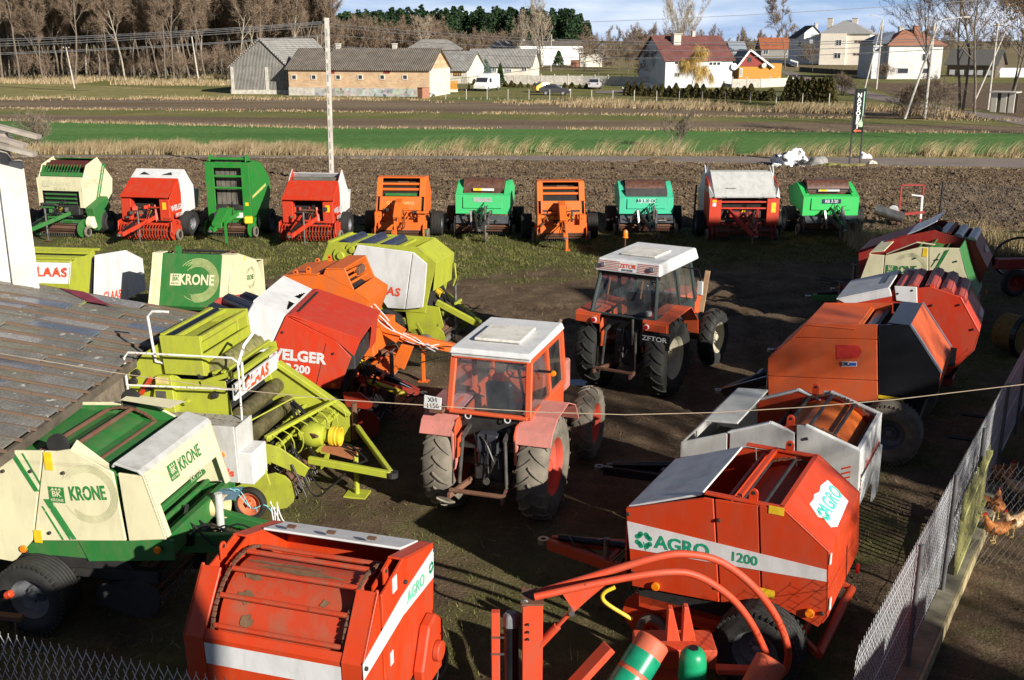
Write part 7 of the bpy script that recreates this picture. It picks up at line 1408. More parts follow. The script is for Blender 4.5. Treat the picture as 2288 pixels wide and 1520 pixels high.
lamp(m, (P[5][0] - .03, hw - .1, 1.0), AMB, .05, 'X', -1)
# ================================================================ ROW OF BALERS FACING THE CAMERA
def rowm(label, cx, yg, head, w, group=None):
    m = Mach('round_baler', label, at(cx, yg).xy, 0, head, 1, w, group='balers parked in the back row'); m.cx = cx; XC[0] = -1; return m
def zx(m, py, x=-.3): return m.X([(m.cx, py)], x)[0][1]
def fx_(m, px, py, x=-.3): return m.X([(px, py)], x)[0]
def row_under(m, mat, R=.46, track=None, pk=True, tip=1.5, xt=.0, dmat=None, dark=False, wd=None, wx=-1.2, y0=.85, single=False, ty=None, W=.38, jack=True, dz=.85):
    chassis(m, -2.0, -.35, wx, mat, R=R, W=W, track=track or m.w / 2 + .22, ty=ty); pickup(m, -.15, -(wd or y0), wd or y0, mat=mat, z=.32, R=.25, tines=22, guard=None)
    drawbar(m, -.35, tip, dmat or mat, z0=dz, z1=.45, sp=.32, y1=xt, jack=jack, jx=.5, style='S' if single else 'A'); hoses(m, (-.35, .1, 1.2), (tip - .3, xt * .8, .6), 5, sag=.35, seed=int(m.cx)); 
    MB().box((-.45, 0, .95), (.25, m.w - .35, .35)).build('gear_beam', DRK, m.r, bevel=.02)
def labels(m, pts, mat=None, s_=(.10, .14)):
    for y, x, z in pts: MB().box((x, y, z), (.006, s_[0], s_[1])).build('warning_label', mat or STK, m.r)
# 1 cream KRONE
m = rowm('cream baler with a green grille and KRONE front, leftmost of the back row', 132, 532, -101, 1.78); hw = m.w / 2
zt = zx(m, 399, -.4); zb = zx(m, 463, -.4); zg = zx(m, 368, -.75); zr = zx(m, 352, -1.3)
pr = [(-.42, zb - .02), (-.36, zt), (-.52, zt + .05), (-.78, zg), (-1.5, zr + .02), (-2.35, zr - .85), (-2.2, 1.15), (-1.9, .95), (-1.3, .95)]; m.side(pr, CRM, 'side_panel')
zbd = zx(m, 427, -.4); m.sheet([(-.36, zt), (-.40, zbd)], CRM, 'front_board', ins=.02); m.sheet([(-.36, zt), (-.52, zt + .05)], CRM, 'hood_top', ins=0)
for s_ in (-1, 1): MB().box((-.40, s_ * (hw - .08), (zbd + zb) / 2), (.04, .15, zbd - zb)).build('front_frame', CRM, m.r)
text(m.r, 'lettering', 'KRONE', .30, (-.375, .05, (zt + zbd) / 2 + .06), (0, 1, 0), (0, 0, 1), CRF, bold=.01, xs=.8); text(m.r, 'lettering', 'KR 10-16', .15, (-.38, .0, zbd + .09), (0, 1, 0), (0, 0, 1), CRF, xs=.8); crest(m, (-.37, -.52, (zt + zbd) / 2 + .06), .26, (0, 1, 0), (0, 0, 1), CRF, CRM)
m.lx('lettering', 'KRONE', .30, (-.98, m.yn + .004, 1.9), CRF, up=(.12, 0, 1), xs=.75, bold=.01); crest(m, (-.62, m.yn + .002, 1.86), .24, (-1, 0, .0), (0, 0, 1), CRF, CRM); swirl(m, (-1.45, m.yn + .002, 2.0), .28, (-1, 0, 0), (0, 0, 1), CRF, n=4)
for o_ in (0, .14): MB().pxz([(-1.75 - o_, zr - .25), (-1.83 - o_, zr - .27), (-1.2 - o_, 1.15), (-1.1 - o_, 1.15)], m.yn + .001, m.yn + .004).build('stripe', LKR, m.r)
b = MB()
for i in range(12): y = -hw + .25 + i * (m.w - .5) / 11; MB().bar((-.56, y, zt + .12), (-.82, y, zg), .022).build('grille_bar', GRN, m.r)
m.sheet([(-.54, zt + .06), (-.57, zt + .2)], GRN, 'grille_sill', ins=.06); m.sheet([(-1.5, zr - .02), (-1.7, zr - .12)], GRN, 'rear_rail', ins=.05); rollers(m, [(-1.05, zg - .06), (-1.3, zg)], .10, plain('dark_red_roller', (.08, .02, .015), .5), ribs=0)
for s_ in (-1, 1): MB().pxz([(-.54, zt + .06), (-.78, zg - .02), (-1.1, zg - .1), (-1.1, zt)], s_ * (hw - .06), s_ * (hw - .055)).build('inner_wall', GRN, m.r)
chamber(m, [(-.5, .9), (-.55, zt + .04), (-1.1, zt + .2), (-1.6, zr - .25), (-2.1, 1.9), (-2.1, 1.1)]); 
for i in range(3): MB().cyl((-.44, -hw + .25, zb + .15 + i * .15), (-.44, hw - .3, zb + .15 + i * .15), .03, 8).build('feed_rod', GRN, m.r)
row_under(m, GRN, R=.42, W=.48, track=hw + .25, xt=-.35, jack=True); clutter(m, -.35, .0, -.75, .4, .6, 1.25, [GRN, DRK, GRN, STL], 18, 2)
b = MB().pxz([(-.35, zb), (-.7, zb + .1), (-1.35, zb + .3), (-1.5, zb - .1), (-.9, zb - .7), (-.6, zb - .85)], m.yn + .02, m.yn + .35); b.build('side_shield', GRN, m.r, bevel=.02)
for q in (.0, .28): MB().cyl((-.45 - q, m.yn + .05, .52 + q * .4), (-.45 - q, m.yn + .32, .52 + q * .4), .22, 18).build('twine_canister', plain('cream_canister', (.72, .68, .48), .5), m.r, bevel=.03)
# welger facing
def row_welger(label, cx, yg, head, w, ylip, ytop, yrear, cols=(RED, WHT), open_top=False, txt='RP 200', big=False):
    m = rowm(label, cx, yg, head, w); hw = w / 2; A_, B_ = cols; zl, zh, zt = zx(m, ylip, 0), zx(m, ytop, -.8), zx(m, yrear, -1.3)
    zt = max(zt, zh + .02)
    m.side([(-.1, zl), (-.85, zh), (-.95, 1.55), (-.9, .8), (-.45, .75), (-.3, 1.0), (-.3, zl - .2), (-.1, zl - .1)], A_, 'side_panel'); m.side([(-.87, zh), (-1.35, zt + (.12 if open_top else 0)), (-2.1, zh - .55), (-2.35, 1.55), (-2.15, .9), (-.92, .8), (-.97, 1.55)], B_, 'rear_side_panel')
    m.sheet([(0, zl - .02), (0.02, zl), (-.85, zh)], A_, 'hood', ins=.02); m.sheet([(-1.35, zt), (-2.1, zh - .55), (-2.35, 1.55)], B_, 'tailgate', ins=0)
    if not open_top:
        m.sheet([(-.87, zh + .01), (-1.35, zt)], B_, 'rear_hood', ins=.02)
        for s_ in (-1, 1):
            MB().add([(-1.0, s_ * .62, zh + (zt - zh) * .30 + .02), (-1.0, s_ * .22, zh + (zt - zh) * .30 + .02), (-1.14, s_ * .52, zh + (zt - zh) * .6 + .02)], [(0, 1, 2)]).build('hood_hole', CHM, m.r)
    else:
        for xx, zz in ((-.98, zh - .08), (-1.25, zh + .0)): MB().cyl((xx, -hw + .1, zz), (xx, hw - .1, zz), .11, 16).build('roller', BRN, m.r, smooth=True)
        MB().box((-1.42, 0, zt - .05), (.06, w - .1, .06)).build('rear_rail', A_, m.r); MB().box((-.9, 0, zh + .0), (.06, w - .06, .05)).build('front_rail', A_, m.r)
        for s_ in (-1, 1): MB().pxz([(-.87, zh), (-1.35, zt + .12), (-1.8, zh - .1), (-1.2, zh - .4)], s_ * (hw - .045), s_ * (hw - .04)).build('inner_wall', A_, m.r)
    chamber(m, [(-.4, .8), (-.35, zl - .35), (-.8, zh - .25), (-1.3, zh - .25), (-2.0, zh - .7), (-2.1, 1.0)]); m.lx('lettering', 'WELGER', .26, (-.62, m.yn + .005, zl - .42), LWH, bold=.04, up=(.18, 0, 1)); m.lx('lettering', txt, .17, (-.7, m.yn + .005, zl - .68), LWH, bold=.03, up=(.18, 0, 1))
    for s_ in (-1, 1): MB().box((-.18, s_ * (hw - .2), zl - .45), (.28, .38, .75)).build('front_cheek', A_, m.r, bevel=.02)
    labels(m, [(hw - .2, -.035, zl - .3)], s_=(.14, .24)); row_under(m, A_, R=.45, track=hw + .08, xt=-.2, y0=.95); clutter(m, -.3, .05, -.75, .75, .55, zl - .3, [A_, DRK, A_, RUS], 18, int(cx))
    b = MB()
    for i in range(17):
        for k in range(5): a0, a1 = 2.0 - k * .62, 1.38 - k * .62; b.bar((-.05 + .29 * math.cos(a0), -.88 + i * .11, .33 + .29 * math.sin(a0)), (-.05 + .29 * math.cos(a1), -.88 + i * .11, .33 + .29 * math.sin(a1)), .05, .01, up=(0, 1, 0))
    b.build('stripper_bands', A_, m.r)
    for y, k in ((-.55, 0), (.25, 1), (.02, 2)): MB().bar((-.3, y, zl - .3), (-.25 + .1 * k, y + (.1 if k == 1 else 0), .65), .09, .07).build('strut', A_, m.r, bevel=.01)
    MB().tube([(0, -.85, .55), (.08, -.8, .6), (.08, .8, .6), (0, .85, .55)], .03, 8).build('crop_roller_bar', A_, m.r); 
    for s_ in (-1, 1): MB().pxz([(-.3, .75), (.1, .7), (.15, .35), (0, .2), (-.3, .3)], s_ * .98, s_ * 1.02).build('pickup_side', A_, m.r, bevel=.01)
    return m
row_welger('red baler with a pale dished rear hood, second in the back row', 330, 538, -100, 1.85, 441, 398, 377)
# 3 tall green belt baler
m = rowm('tall plain green belt baler with a rectangular belt window, third in the back row', 510, 532, -97, 1.62); hw = m.w / 2
zt = zx(m, 362, -.45); zb = zx(m, 490, -.3)
m.side([(-.35, zb), (-.35, zt), (-1.0, zt), (-1.6, zt - .15), (-2.3, zt - .7), (-2.45, 1.5), (-2.1, .75), (-.6, .7)], JDG, 'side_panel')
wt, wb = zt - .22, zx(m, 470, -.35)
for s_ in (-1, 1): MB().box((-.36, s_ * (hw - .15), (zt + zb) / 2), (.08, .30, zt - zb)).build('front_column', JDG, m.r, bevel=.008)
MB().box((-.36, 0, zt - .1), (.08, m.w - .6, .2)).build('front_header', JDG, m.r, bevel=.008); MB().box((-.36, 0, (wb + zb) / 2), (.08, m.w - .6, wb - zb)).build('front_sill', JDG, m.r, bevel=.008)
for zz in (wt - .28, (wt + wb) / 2 + .05): MB().cyl((-.36, -hw + .25, zz), (-.36, hw - .25, zz), .045, 10).build('cross_tube', JDG, m.r, smooth=True)
for i in range(6): y = -hw + .36 + i * (m.w - .72) / 5; MB().sheet([(-.60, .9), (-.55, wb), (-.6, (wt + wb) / 2), (-.55, wt), (-.6, zt + .10), (-.9, zt + .2), (-1.2, zt)], y - .078, y + .078, .02).build('belt', BRN, m.r)
chamber(m, [(-.75, .8), (-.75, zt - .15), (-1.6, zt - .3), (-2.3, 1.6), (-2.0, .8)], ins=.06); MB().cyl((-.5, -hw + .1, zt + .1), (-.5, hw - .1, zt + .1), .05, 10).build('top_tube', JDG, m.r, smooth=True)
for s_ in (-1, 1): MB().pxz([(-.4, zt), (-.4, zt + .2), (-.6, zt + .25), (-.9, zt + .05)], s_ * (hw - .16), s_ * (hw - .12)).build('tube_bracket', JDG, m.r, bevel=.01)
m.lx('stripe', '', .1, (0, 0, 0), STK) if False else None
MB().pxz([(-.5, 1.35), (-1.9, 1.62), (-1.9, 1.72), (-.5, 1.45)], m.yn + .001, m.yn + .005).build('stripe', plain('stripe_cream', (.5, .5, .15), .5), m.r); labels(m, [(hw - .15, -.315, zb + .55)], s_=(.12, .12)); labels(m, [(-.45, -.315, zb + .15), (.35, -.315, zb + .15)], WHT, s_=(.28, .18))
m.sheet([(-1.0, zt), (-1.6, zt - .15), (-2.3, zt - .7), (-2.45, 1.5)], JDG, 'tailgate', ins=0)
row_under(m, JDG, R=.45, track=hw + .25, jack=False, tip=1.2, xt=-.15, y0=.8); MB().pxz([(-.3, 1.05), (.2, 1.1), (.95, .7), (.95, .5), (.1, .75), (-.3, .7)], -.18, .18).build('tongue', JDG, m.r, bevel=.015); MB().bar((.9, .3, .75), (1.0, .34, 0), .07).build('jack_leg', JDG, m.r); MB().box((-.1, hw - .05, .65), (.3, .3, .25), rz=.3).build('yellow_guard', YEL, m.r, bevel=.04)
row_welger('red baler with tall white side wings and open top, fourth in the back row', 690, 541, -97, 1.85, 447, 406, 386, open_top=True)
# gallignani facing
def row_galli(label, cx, yg, head, w, ytop, txt, greenlid=True, plate=False):
    m = rowm(label, cx, yg, head, w); hw = w / 2; zt = zx(m, ytop, -1.0); zh = zt - .62; zl = zh - .45
    m.side([(-.3, zl - .7), (-.3, zl), (-.55, zh), (-.95, zt), (-1.6, zt), (-2.1, zt - .5), (-2.35, 1.4), (-2.1, .8), (-.5, .8)], ORG, 'side_panel')
    m.sheet([(-.85, zt + .02), (-1.25, zt + .03)], ORG, 'top_lid', ins=.02, t=.04); m.sheet([(-1.3, zt), (-2.1, zt - .5), (-2.35, 1.4), (-2.1, .8)], ORG, 'tailgate', ins=.02)
    for s_ in (-1, 1): MB().sheet([(-.5, zh), (-.86, zt)], s_ * hw - (0 if s_ < 0 else .2), s_ * hw + (.2 if s_ < 0 else 0), .03).build('front_column', ORG, m.r, bevel=.006)
    for i, (xx, zz) in enumerate(((-.72, zt - .22), (-.62, zt - .40))): MB().cyl((xx - .1, -hw + .2, zz), (xx - .1, hw - .2, zz), .05, 10).build('cross_tube', ORG, m.r, smooth=True)
    MB().box((-.85, .05, zt - .2), (.1, .4, .14)).build('linkage', RUS, m.r, bevel=.02)
    m.sheet([(-.28, zl), (-.52, zh)], ORG, 'front_lid', ins=.12); m.sheet([(-.28, zl - .02), (-.28, zl - .75)], ORG, 'front_wall', ins=.12)
    if greenlid: MB().sheet([(-.54, zh + .02), (-.62, zh + .1)], -hw + .3, hw - .3, .02).build('green_strip', GRN, m.r)
    n_ = Vector((zh - zl, 0, .24)).normalized(); text(m.r, 'lettering', txt, .17 if not plate else .14, (-.40, 0, (zl + zh) / 2), (0, 1, 0), (-.24, 0, zh - zl), plain('pale_orange_letter', (.80, .42, .18), .5), bold=.01, t=.012)
    if plate: MB().box((-.26, 0, zl - .10), (.01, w * .62, .07)).build('yellow_strip', STK, m.r); labels(m, [(.48, -.262, zl - .55), (-.5, -.262, zl - .52)], WHT, s_=(.36, .18)); labels(m, [(s_ * (hw - .06), -.285, zl - .2) for s_ in (-1, 1)], WHT, s_=(.09, .28))
    chamber(m, [(-.5, .85), (-.4, zl), (-.6, zh), (-1.0, zt - .15), (-1.6, zt - .15), (-2.1, 1.5), (-1.9, .9)], ins=.05)
    for s_ in (-1, 1): MB().box((-.3, s_ * (hw + .0), zl - .85), (.3, .2, .34)).build('corner_guard', GRN, m.r, bevel=.02); MB().box((-.25, s_ * (hw - .1), .75), (.35, .25, .5)).build('side_shield', ORG, m.r, bevel=.02); lamp(m, (-.15, s_ * (hw - .03), zl - .85), SIL, .03, 'X')
    clutter(m, -.28, .15, -.65, .65, .65, 1.15, [ORG, RUS, DRK], 12, int(cx)); row_under(m, ORG, R=.44, track=hw + .34, tip=1.45, y0=.85, single=True, jack=False, dz=1.15); MB().box((-.05, 0, .50), (.10, 1.5, .28)).build('pickup_shield', ORG, m.r, bevel=.01); MB().pxz([(-.3, 1.45), (.1, 1.35), (.6, .95), (.5, .75), (-.3, 1.0)], -.12, .12).build('tongue', ORG, m.r, bevel=.01)
    MB().bar((1.2, .05, .9), (1.25, .08, 0), .08).box((1.25, .08, .02), (.25, .2, .03)).build('jack_leg', ORG, m.r, bevel=.005)
    b = MB()
    for i in range(11): b.bar((-.25, -.7 + i * .14, 1.0), (-.05, -.7 + i * .14, .85), .03)
    b.build('comb', ORG, m.r); return m
row_galli('orange baler with small green corner guards lettered GALLIGNANI, fifth in the back row', 893, 538, -93, 1.72, 396, 'GALLIGNANI')
# deutz facing
def row_deutz(label, cx, yg, head, w, ytop, yhood, ylow, col, txt=None, tmat=None, pmat=None, bars=False, cover=False):
    m = rowm(label, cx, yg, head, w); hw = w / 2; zt = zx(m, ytop, -1.2); zh = zx(m, yhood, -.35); zl = zx(m, ylow, -.3)
    m.side([(-.3, zl), (-.28, zh), (-.9, zt - .15), (-1.3, zt), (-1.9, zt - .2), (-2.35, 1.5), (-2.0, .9), (-.9, .85)], col, 'side_panel')
    m.sheet([(-.28, zl), (-.26, zh), (-.5, zh + .05)], col, 'front_hood', ins=.0); MB().box((-.24, 0, (zh + zl) / 2 + .08), (.02, w * .72, (zh - zl) * .62)).build('front_hatch', col, m.r, bevel=.012)
    for s_ in (-1, 1): MB().sheet([(-.27, zh - .02), (-.92, zt - .12), (-1.3, zt)], s_ * hw - (0 if s_ < 0 else .24), s_ * hw + (.24 if s_ < 0 else 0), .04).build('front_column', col, m.r, bevel=.01)
    MB().cyl((-1.1, -hw + .25, zh + .12), (-1.1, hw - .25, zh + .12), .42, 30).build('bale_drum', plain('rusty_drum', (.10, .045, .03), .5, var=.5, scale=8), m.r, smooth=True); MB().box((-1.25, 0, zt - .03), (.08, w - .3, .08)).build('top_rail', DRK, m.r)
    MB().box((-.62, 0, zh + .16), (.04, w * .38, .09)).build('label_strip', WHT, m.r); MB().box((-.615, -w * .11, zh + .162), (.04, w * .14, .092)).build('label_strip', STK, m.r)
    m.sheet([(-1.35, zt - .05), (-1.9, zt - .25), (-2.35, 1.5)], col, 'tailgate', ins=.02); chamber(m, [(-.5, .85), (-.4, zh - .1), (-.7, zh), (-1.8, zt - .4), (-2.2, 1.5), (-1.9, .9)], ins=.05)
    if bars:
        for i in range(6): u = i / 5; MB().cyl((-.45 - .8 * u, -hw + .2, zh + .15 + (zt - zh) * u), (-.45 - .8 * u, hw - .2, zh + .15 + (zt - zh) * u), .014, 6).build('guard_bar', DRK, m.r)
        for s_ in (-1, 1): MB().bar((-.45, s_ * (hw - .22), zh + .12), (-1.25, s_ * (hw - .22), zt + .05), .03).build('guard_frame', DRK, m.r)
    if cover: m.sheet([(-.35, zh + .03), (-.5, zh + .30)], DRK, 'dark_cover', ins=.22)
    if txt: MB().box((-.226, 0, (zh + zl) / 2 + .18), (.01, w * .34, .16)).build('name_plate', pmat, m.r); text(m.r, 'lettering', txt, .15, (-.219, 0, (zh + zl) / 2 + .18), (0, 1, 0), (0, 0, 1), tmat, bold=.03)
    clutter(m, -.28, .2, -.6, .6, .5, zl - .1, [DRK, STL, DRK, RUS], 14, int(cx)); row_under(m, DRK, R=.46, track=hw + .22, tip=1.35, dmat=DRK, y0=1.0, xt=.05, jack=True); MB().sheet([(.05, .48), (-.2, .72)], -.95, .95, .02).build('pickup_shield', plain('grey_shield', (.06, .065, .08), .5), m.r); wheel(m.r, (1.15, .28, .17), .17, .09, .10, DRK, RUBD, 1, name='jockey_wheel', holes=4)
    for y in (-.35, .3): MB().bar((-.2, y, zl - .02), (.25, y * 1.05, .95), .07, .05).bar((.25, y * 1.05, .95), (.5, y * .9, .35), .06, .05).build('lift_link', STL, m.r)
    MB(); MB().box((-.15, 0, zl - .12), (.2, .5, .22)).build('gear_case', DRK, m.r, bevel=.02); return m
row_deutz('mint-green baler with a worn grey name patch, sixth in the back row', 1077, 528, -95, 1.98, 402, 436, 478, MNT, ' ', LWH, plain('grey_patch', (.30, .36, .32), .7, var=.3, scale=20))
m = row_galli('orange baler with a yellow strip and white warning labels, seventh in the back row', 1255, 545, -88, 1.66, 405, 'Gallignani', False, True)
row_deutz('teal-green baler with a dark guard lettered RB 3.20, behind the tractor with the beacon', 1444, 527, -90, 1.95, 405, 441, 478, TEA, 'RB 3.20 OC', NVY, plain('pale_teal', (.35, .62, .52), .5), True, True)
# big white hooded one
m = rowm('large baler with a white-grey hood and red front between the two green ones', 1660, 540, -90, 2.45); hw = m.w / 2; zl = zx(m, 443, .0); zt = zx(m, 381, -1.2)
m.side([(-.15, zl), (-.15, zl - .95), (-.9, .8), (-1.2, .8), (-1.2, zt - .3), (-1.1, zt - .18), (-.5, zl + .45)], RED, 'side_panel'); m.side([(-1.22, zt + .0), (-1.45, zt + .18), (-2.2, zt - .7), (-2.4, 1.5), (-2.1, .8), (-1.22, .8)], WHT, 'rear_side_panel')
m.sheet([(-.06, zl), (-.04, zl + .06), (-1.05, zt - .03), (-1.3, zt)], LGR, 'hood', ins=.16, t=.03)
for s_ in (-1, 1): MB().add([(-.04, s_ * (hw - .15), zl + .05), (-1.05, s_ * (hw - .15), zt - .03), (-1.45, s_ * (hw - .14), zt + .18), (-1.3, s_ * (hw + .0), zt - .12), (-.1, s_ * (hw + .0), zl - .02), (-.4, s_ * (hw + .0), zl + .35)], [(0, 1, 2, 3), (0, 3, 5, 4)]).build('hood_wing', LGR, m.r)
for i in range(9): MB().box((-.36, -.62 + i * .042, zl + .26), (.16, .014, .012), ry=-.75).build('vent_slot', CHM, m.r)
for y in (-.75, .55): MB().box((-.02, y, zl + .0), (.04, .2, .03), rx=.1).build('handle', DRK, m.r)
for s_ in (-1, 1): MB().box((-.16, s_ * (hw - .22), zl - .5), (.05, .42, .98)).build('front_cheek', RED, m.r, bevel=.01)
labels(m, [(hw - .2, -.13, zl - .35)], s_=(.16, .34)); labels(m, [(-hw + .18, -.13, zl - .25)], WHT, s_=(.12, .12)); labels(m, [(-hw + .18, -.13, zl - .13)], s_=(.14, .07)); 
for zz in (zl - .16, zl - .38): MB().box((-.2, 0, zz), (.05, m.w - .8, .05)).build('cross_bar', RED, m.r)
MB().box((-.35, 0, zl - .62), (.3, 1.0, .2)).build('gear_case', RED2, m.r, bevel=.03); chamber(m, [(-.4, .8), (-.3, zl - .1), (-1.0, zt - .3), (-2.0, zt - .6), (-2.1, 1.0)]); row_under(m, RED2, R=.46, track=hw + .1, tip=1.5, xt=.1, y0=1.1, jack=True)
for s_ in (-1, 1): MB().bar((-.2, s_ * .5, zl - .45), (.9, s_ * .1 + .1, .5), .09, .12).build('drawbar_strut', RED2, m.r, bevel=.01); MB().tube([(.02, s_ * .55, .6), (.12, s_ * .55, .25), (.12, s_ * .95, .25), (.02, s_ * .95, .6)], .02, 6).build('crop_hoop', RED2, m.r)
m.lx('lettering', 'WELGER', .24, (-.7, m.yn + .005, 1.4), LWH, bold=.03); text(m.r, 'lettering', 'WELGER', .22, (-.7, -m.yn - .005, 1.75), (1, 0, 0), (0, 0, 1), LWH, bold=.03)
row_deutz('bright green baler with a black plate reading RB 3.20, rightmost of the back row', 1856, 528, -89, 2.02, 407, 439, 482, BGR, 'RB 3.20', LWH, NVY, True)
# ================================================================ TRACTORS
m_cabglass = glassmat('cab_glass', (.74, .80, .86), .14); TOR = paint('tractor_orange', (.62, .085, .02), .32, .3, .12); TPK = paint('faded_pink', (.56, .20, .17), .55, .35, .22); TRD = paint('rim_red', (.55, .06, .03), .5, .35, .12)
def tractor(label, pos, head, kind):
    root = thing('tractor', label, 'tractor', (pos[0], pos[1], 0), math.radians(head)); m = type('T', (), {})(); m.r = root; m.s = 1; m.w = 1.2; XC[0] = .8
    A_ = kind == 'A'; body = TOR; rim = TRD if A_ else paint('rim_cream', (.50, .47, .36), .5, .4, .2); Rr = .77; yr = .72 if A_ else .74
    for s_ in (-1, 1):
        wheel(root, (0, s_ * yr, Rr), Rr, .44, .43, rim, RUBD if A_ else RUB, s_, lugs=20, dish=.14, name='rear_wheel'); wheel(root, (2.42, s_ * .80, .60), .60, .33, .34, rim, RUBD if A_ else RUB, s_, lugs=18, dish=.10, name='front_wheel')
        fm = TPK if A_ else TOR
        if A_: pr = [(-.62, 1.30), (-.52, 1.48), (-.25, 1.62), (.35, 1.66), (.75, 1.50), (.98, 1.2)]
        else: pr = [(-.62, 1.42), (-.60, 1.62), (.55, 1.70), (.95, 1.35), (1.0, 1.05)]
        MB().sheet(pr, s_ * .46 if s_ > 0 else -1.0, 1.0 if s_ > 0 else -.46, .018).build('fender', fm, root, bevel=.006)
        MB().pxz([(-.56, .95), (-.60, 1.40), (-.50, 1.52), (.35, 1.62), (.85, 1.4), (.9, .9), (.3, .8)], s_ * .44, s_ * .465).build('fender_wall', TOR, root, bevel=.004)
        if A_: MB().pxz([(-.62, 1.32), (-.45, 1.5), (-.38, 1.2), (-.42, .85), (-.52, .75), (-.58, .95)], s_ * .47, s_ * .50).build('fender_lip', TPK, root, bevel=.004)
    MB().box((.55, 0, .85), (1.9, .46, .55)).build('gear_housing', DRK, root, bevel=.03); MB().cyl((0, -.65, .77), (0, .65, .77), .13, 16).build('rear_axle', DRK, root); MB().cyl((2.42, -.7, .58), (2.42, .7, .58), .09, 12).build('front_axle', DRK, root)
    MB().box((2.3, 0, .85), (1.5, .42, .4)).build('engine', DRK, root, bevel=.02)
    hc = TPK if A_ else TOR; MB().add([(1.5, -.33, 1.02), (1.5, .33, 1.02), (1.5, .33, 1.62), (1.5, -.33, 1.62), (3.15, -.28, .95), (3.15, .28, .95), (3.15, .28, 1.48), (3.15, -.28, 1.48)], [(0, 3, 2, 1), (4, 5, 6, 7), (0, 1, 5, 4), (1, 2, 6, 5), (2, 3, 7, 6), (3, 0, 4, 7)]).build('bonnet', hc, root, bevel=.04, seg=2); MB().box((3.17, 0, 1.2), (.03, .42, .4)).build('grille', BLK, root)
    # cab
    fr = TOR if A_ else plain('cab_dark', (.03, .045, .045), .45, var=.3); zr = 2.42 if A_ else 2.45; x0b, x0t, x1t, x1b = (-.38, -.24, 1.42, 1.52) if A_ else (-.52, -.28, 1.35, 1.55); zb = 1.62; wb, wt = (.60, .57) if A_ else (.68, .60); xm = .62; th = .07
    zlow = 1.0
    for s_ in (-1, 1):
        yb, yt = s_ * wb, s_ * wt
        for (xa, xb) in ((x0b, x0t), (x1b, x1t), (xm + .08, xm - .05)): MB().bar((xa, yb, zb), (xb, yt, zr), th, th).build('cab_post', fr, root, bevel=.01)
        MB().bar((x0b, yb, zb), (x1b, yb, zb - .02), th, th).build('cab_sill', fr, root, bevel=.01); MB().bar((x0t, yt, zr), (x1t, yt, zr), th, th).build('cab_rail', fr, root)
        MB().add([(x0b + .05, yb, zb + .02), (xm + .05, yb, zb + .02), (xm - .05, yt, zr - .03), (x0t + .05, yt, zr - .03)], [(0, 1, 2, 3)]).build('side_window', m_cabglass, root); MB().add([(xm + .12, yb, zb + .02), (x1b - .05, yb, zb + .02), (x1t - .04, yt, zr - .03), (xm + .02, yt, zr - .03)], [(0, 1, 2, 3)]).build('door_window', m_cabglass, root)
        MB().pxz([(xm + .1, zlow), (x1b, zlow), (x1b, zb), (xm + .1, zb)], yb - s_ * .02, yb).build('door_panel', fr, root, bevel=.006); 
    for (xa, xb, nm) in ((x0b, x0t, 'rear_window'), (x1b, x1t, 'windscreen')): MB().add([(xa, -wb + .05, zb + .04), (xa, wb - .05, zb + .04), (xb, wt - .05, zr - .05), (xb, -wt + .05, zr - .05)], [(0, 1, 2, 3)]).build(nm, m_cabglass, root)
    # framed rear window
    b = MB(); e = -.02; o_ = [(x0b + e, -wb, zb), (x0b + e, wb, zb), (x0t + e, wt, zr), (x0t + e, -wt, zr)]; 
    for i in range(4): b.bar(o_[i], o_[(i + 1) % 4], .10 if A_ else .05, .05)
    b.build('rear_frame', fr, root, bevel=.015); MB().add([(x1b, -wb, zlow), (x1b, wb, zlow), (x1b, wb, zb), (x1b, -wb, zb)], [(0, 1, 2, 3)]).build('firewall', fr, root); MB().box((.5, 0, 1.12), (1.9, 1.1, .05)).build('cab_floor', DRK, root)
    MB().sheet([(x0b, zb), (x0b + .1, 1.18)], -.44, .44, .03).build('rear_panel', DRK if A_ else BLK, root)
    if A_:
        xa, xb, w_ = -.34, 1.46, .62; b = MB(); b.add([(xa, -w_, 2.47), (xb, -w_, 2.47), (xb, w_, 2.47), (xa, w_, 2.47), (xa + .03, -w_ + .02, 2.55), (xb - .05, -w_ + .03, 2.58), (xb - .05, w_ - .03, 2.58), (xa + .03, w_ - .02, 2.55)], [(0, 3, 2, 1), (4, 5, 6, 7), (0, 1, 5, 4), (1, 2, 6, 5), (2, 3, 7, 6), (3, 0, 4, 7)]); b.build('roof', WHT, root, bevel=.02, seg=2); MB().box(((xa + xb) / 2 - .0, 0, 2.45), (xb - xa - .06, w_ * 1.9, .05)).build('roof_gutter', LGR, root)
        MB().box((.45, .02, 2.60), (.78, .72, .045), ry=-.015).build('roof_hatch', paint('hatch_white', (.72, .70, .64), .5, .35, .3), root, bevel=.015)
    else:
        xa, xb, w_ = -.40, 1.62, .70; b = MB(); b.add([(xa, -w_, 2.44), (xb, -w_, 2.46), (xb, w_, 2.46), (xa, w_, 2.44), (xa + .08, -w_ + .04, 2.68), (xb - .1, -w_ + .04, 2.70), (xb - .1, w_ - .04, 2.70), (xa + .08, w_ - .04, 2.68)], [(0, 3, 2, 1), (4, 5, 6, 7), (0, 1, 5, 4), (1, 2, 6, 5), (2, 3, 7, 6), (3, 0, 4, 7)]); b.build('roof', WHT, root, bevel=.03, seg=2)
        MB().box((.5, 0, 2.71), (.8, .75, .035)).build('roof_hatch', paint('hatch_white', (.72, .70, .64), .5, .35, .3), root, bevel=.012); MB().box((x0t - .02, 0, 2.40), (.06, 1.3, .10)).build('rear_header', BLK, root)
        dn = Vector((.08, 0, .24)).normalized(); nn = Vector((-.24, 0, .08)).normalized(); base = Vector((xa + .04, 0, 2.56))
        b = MB()
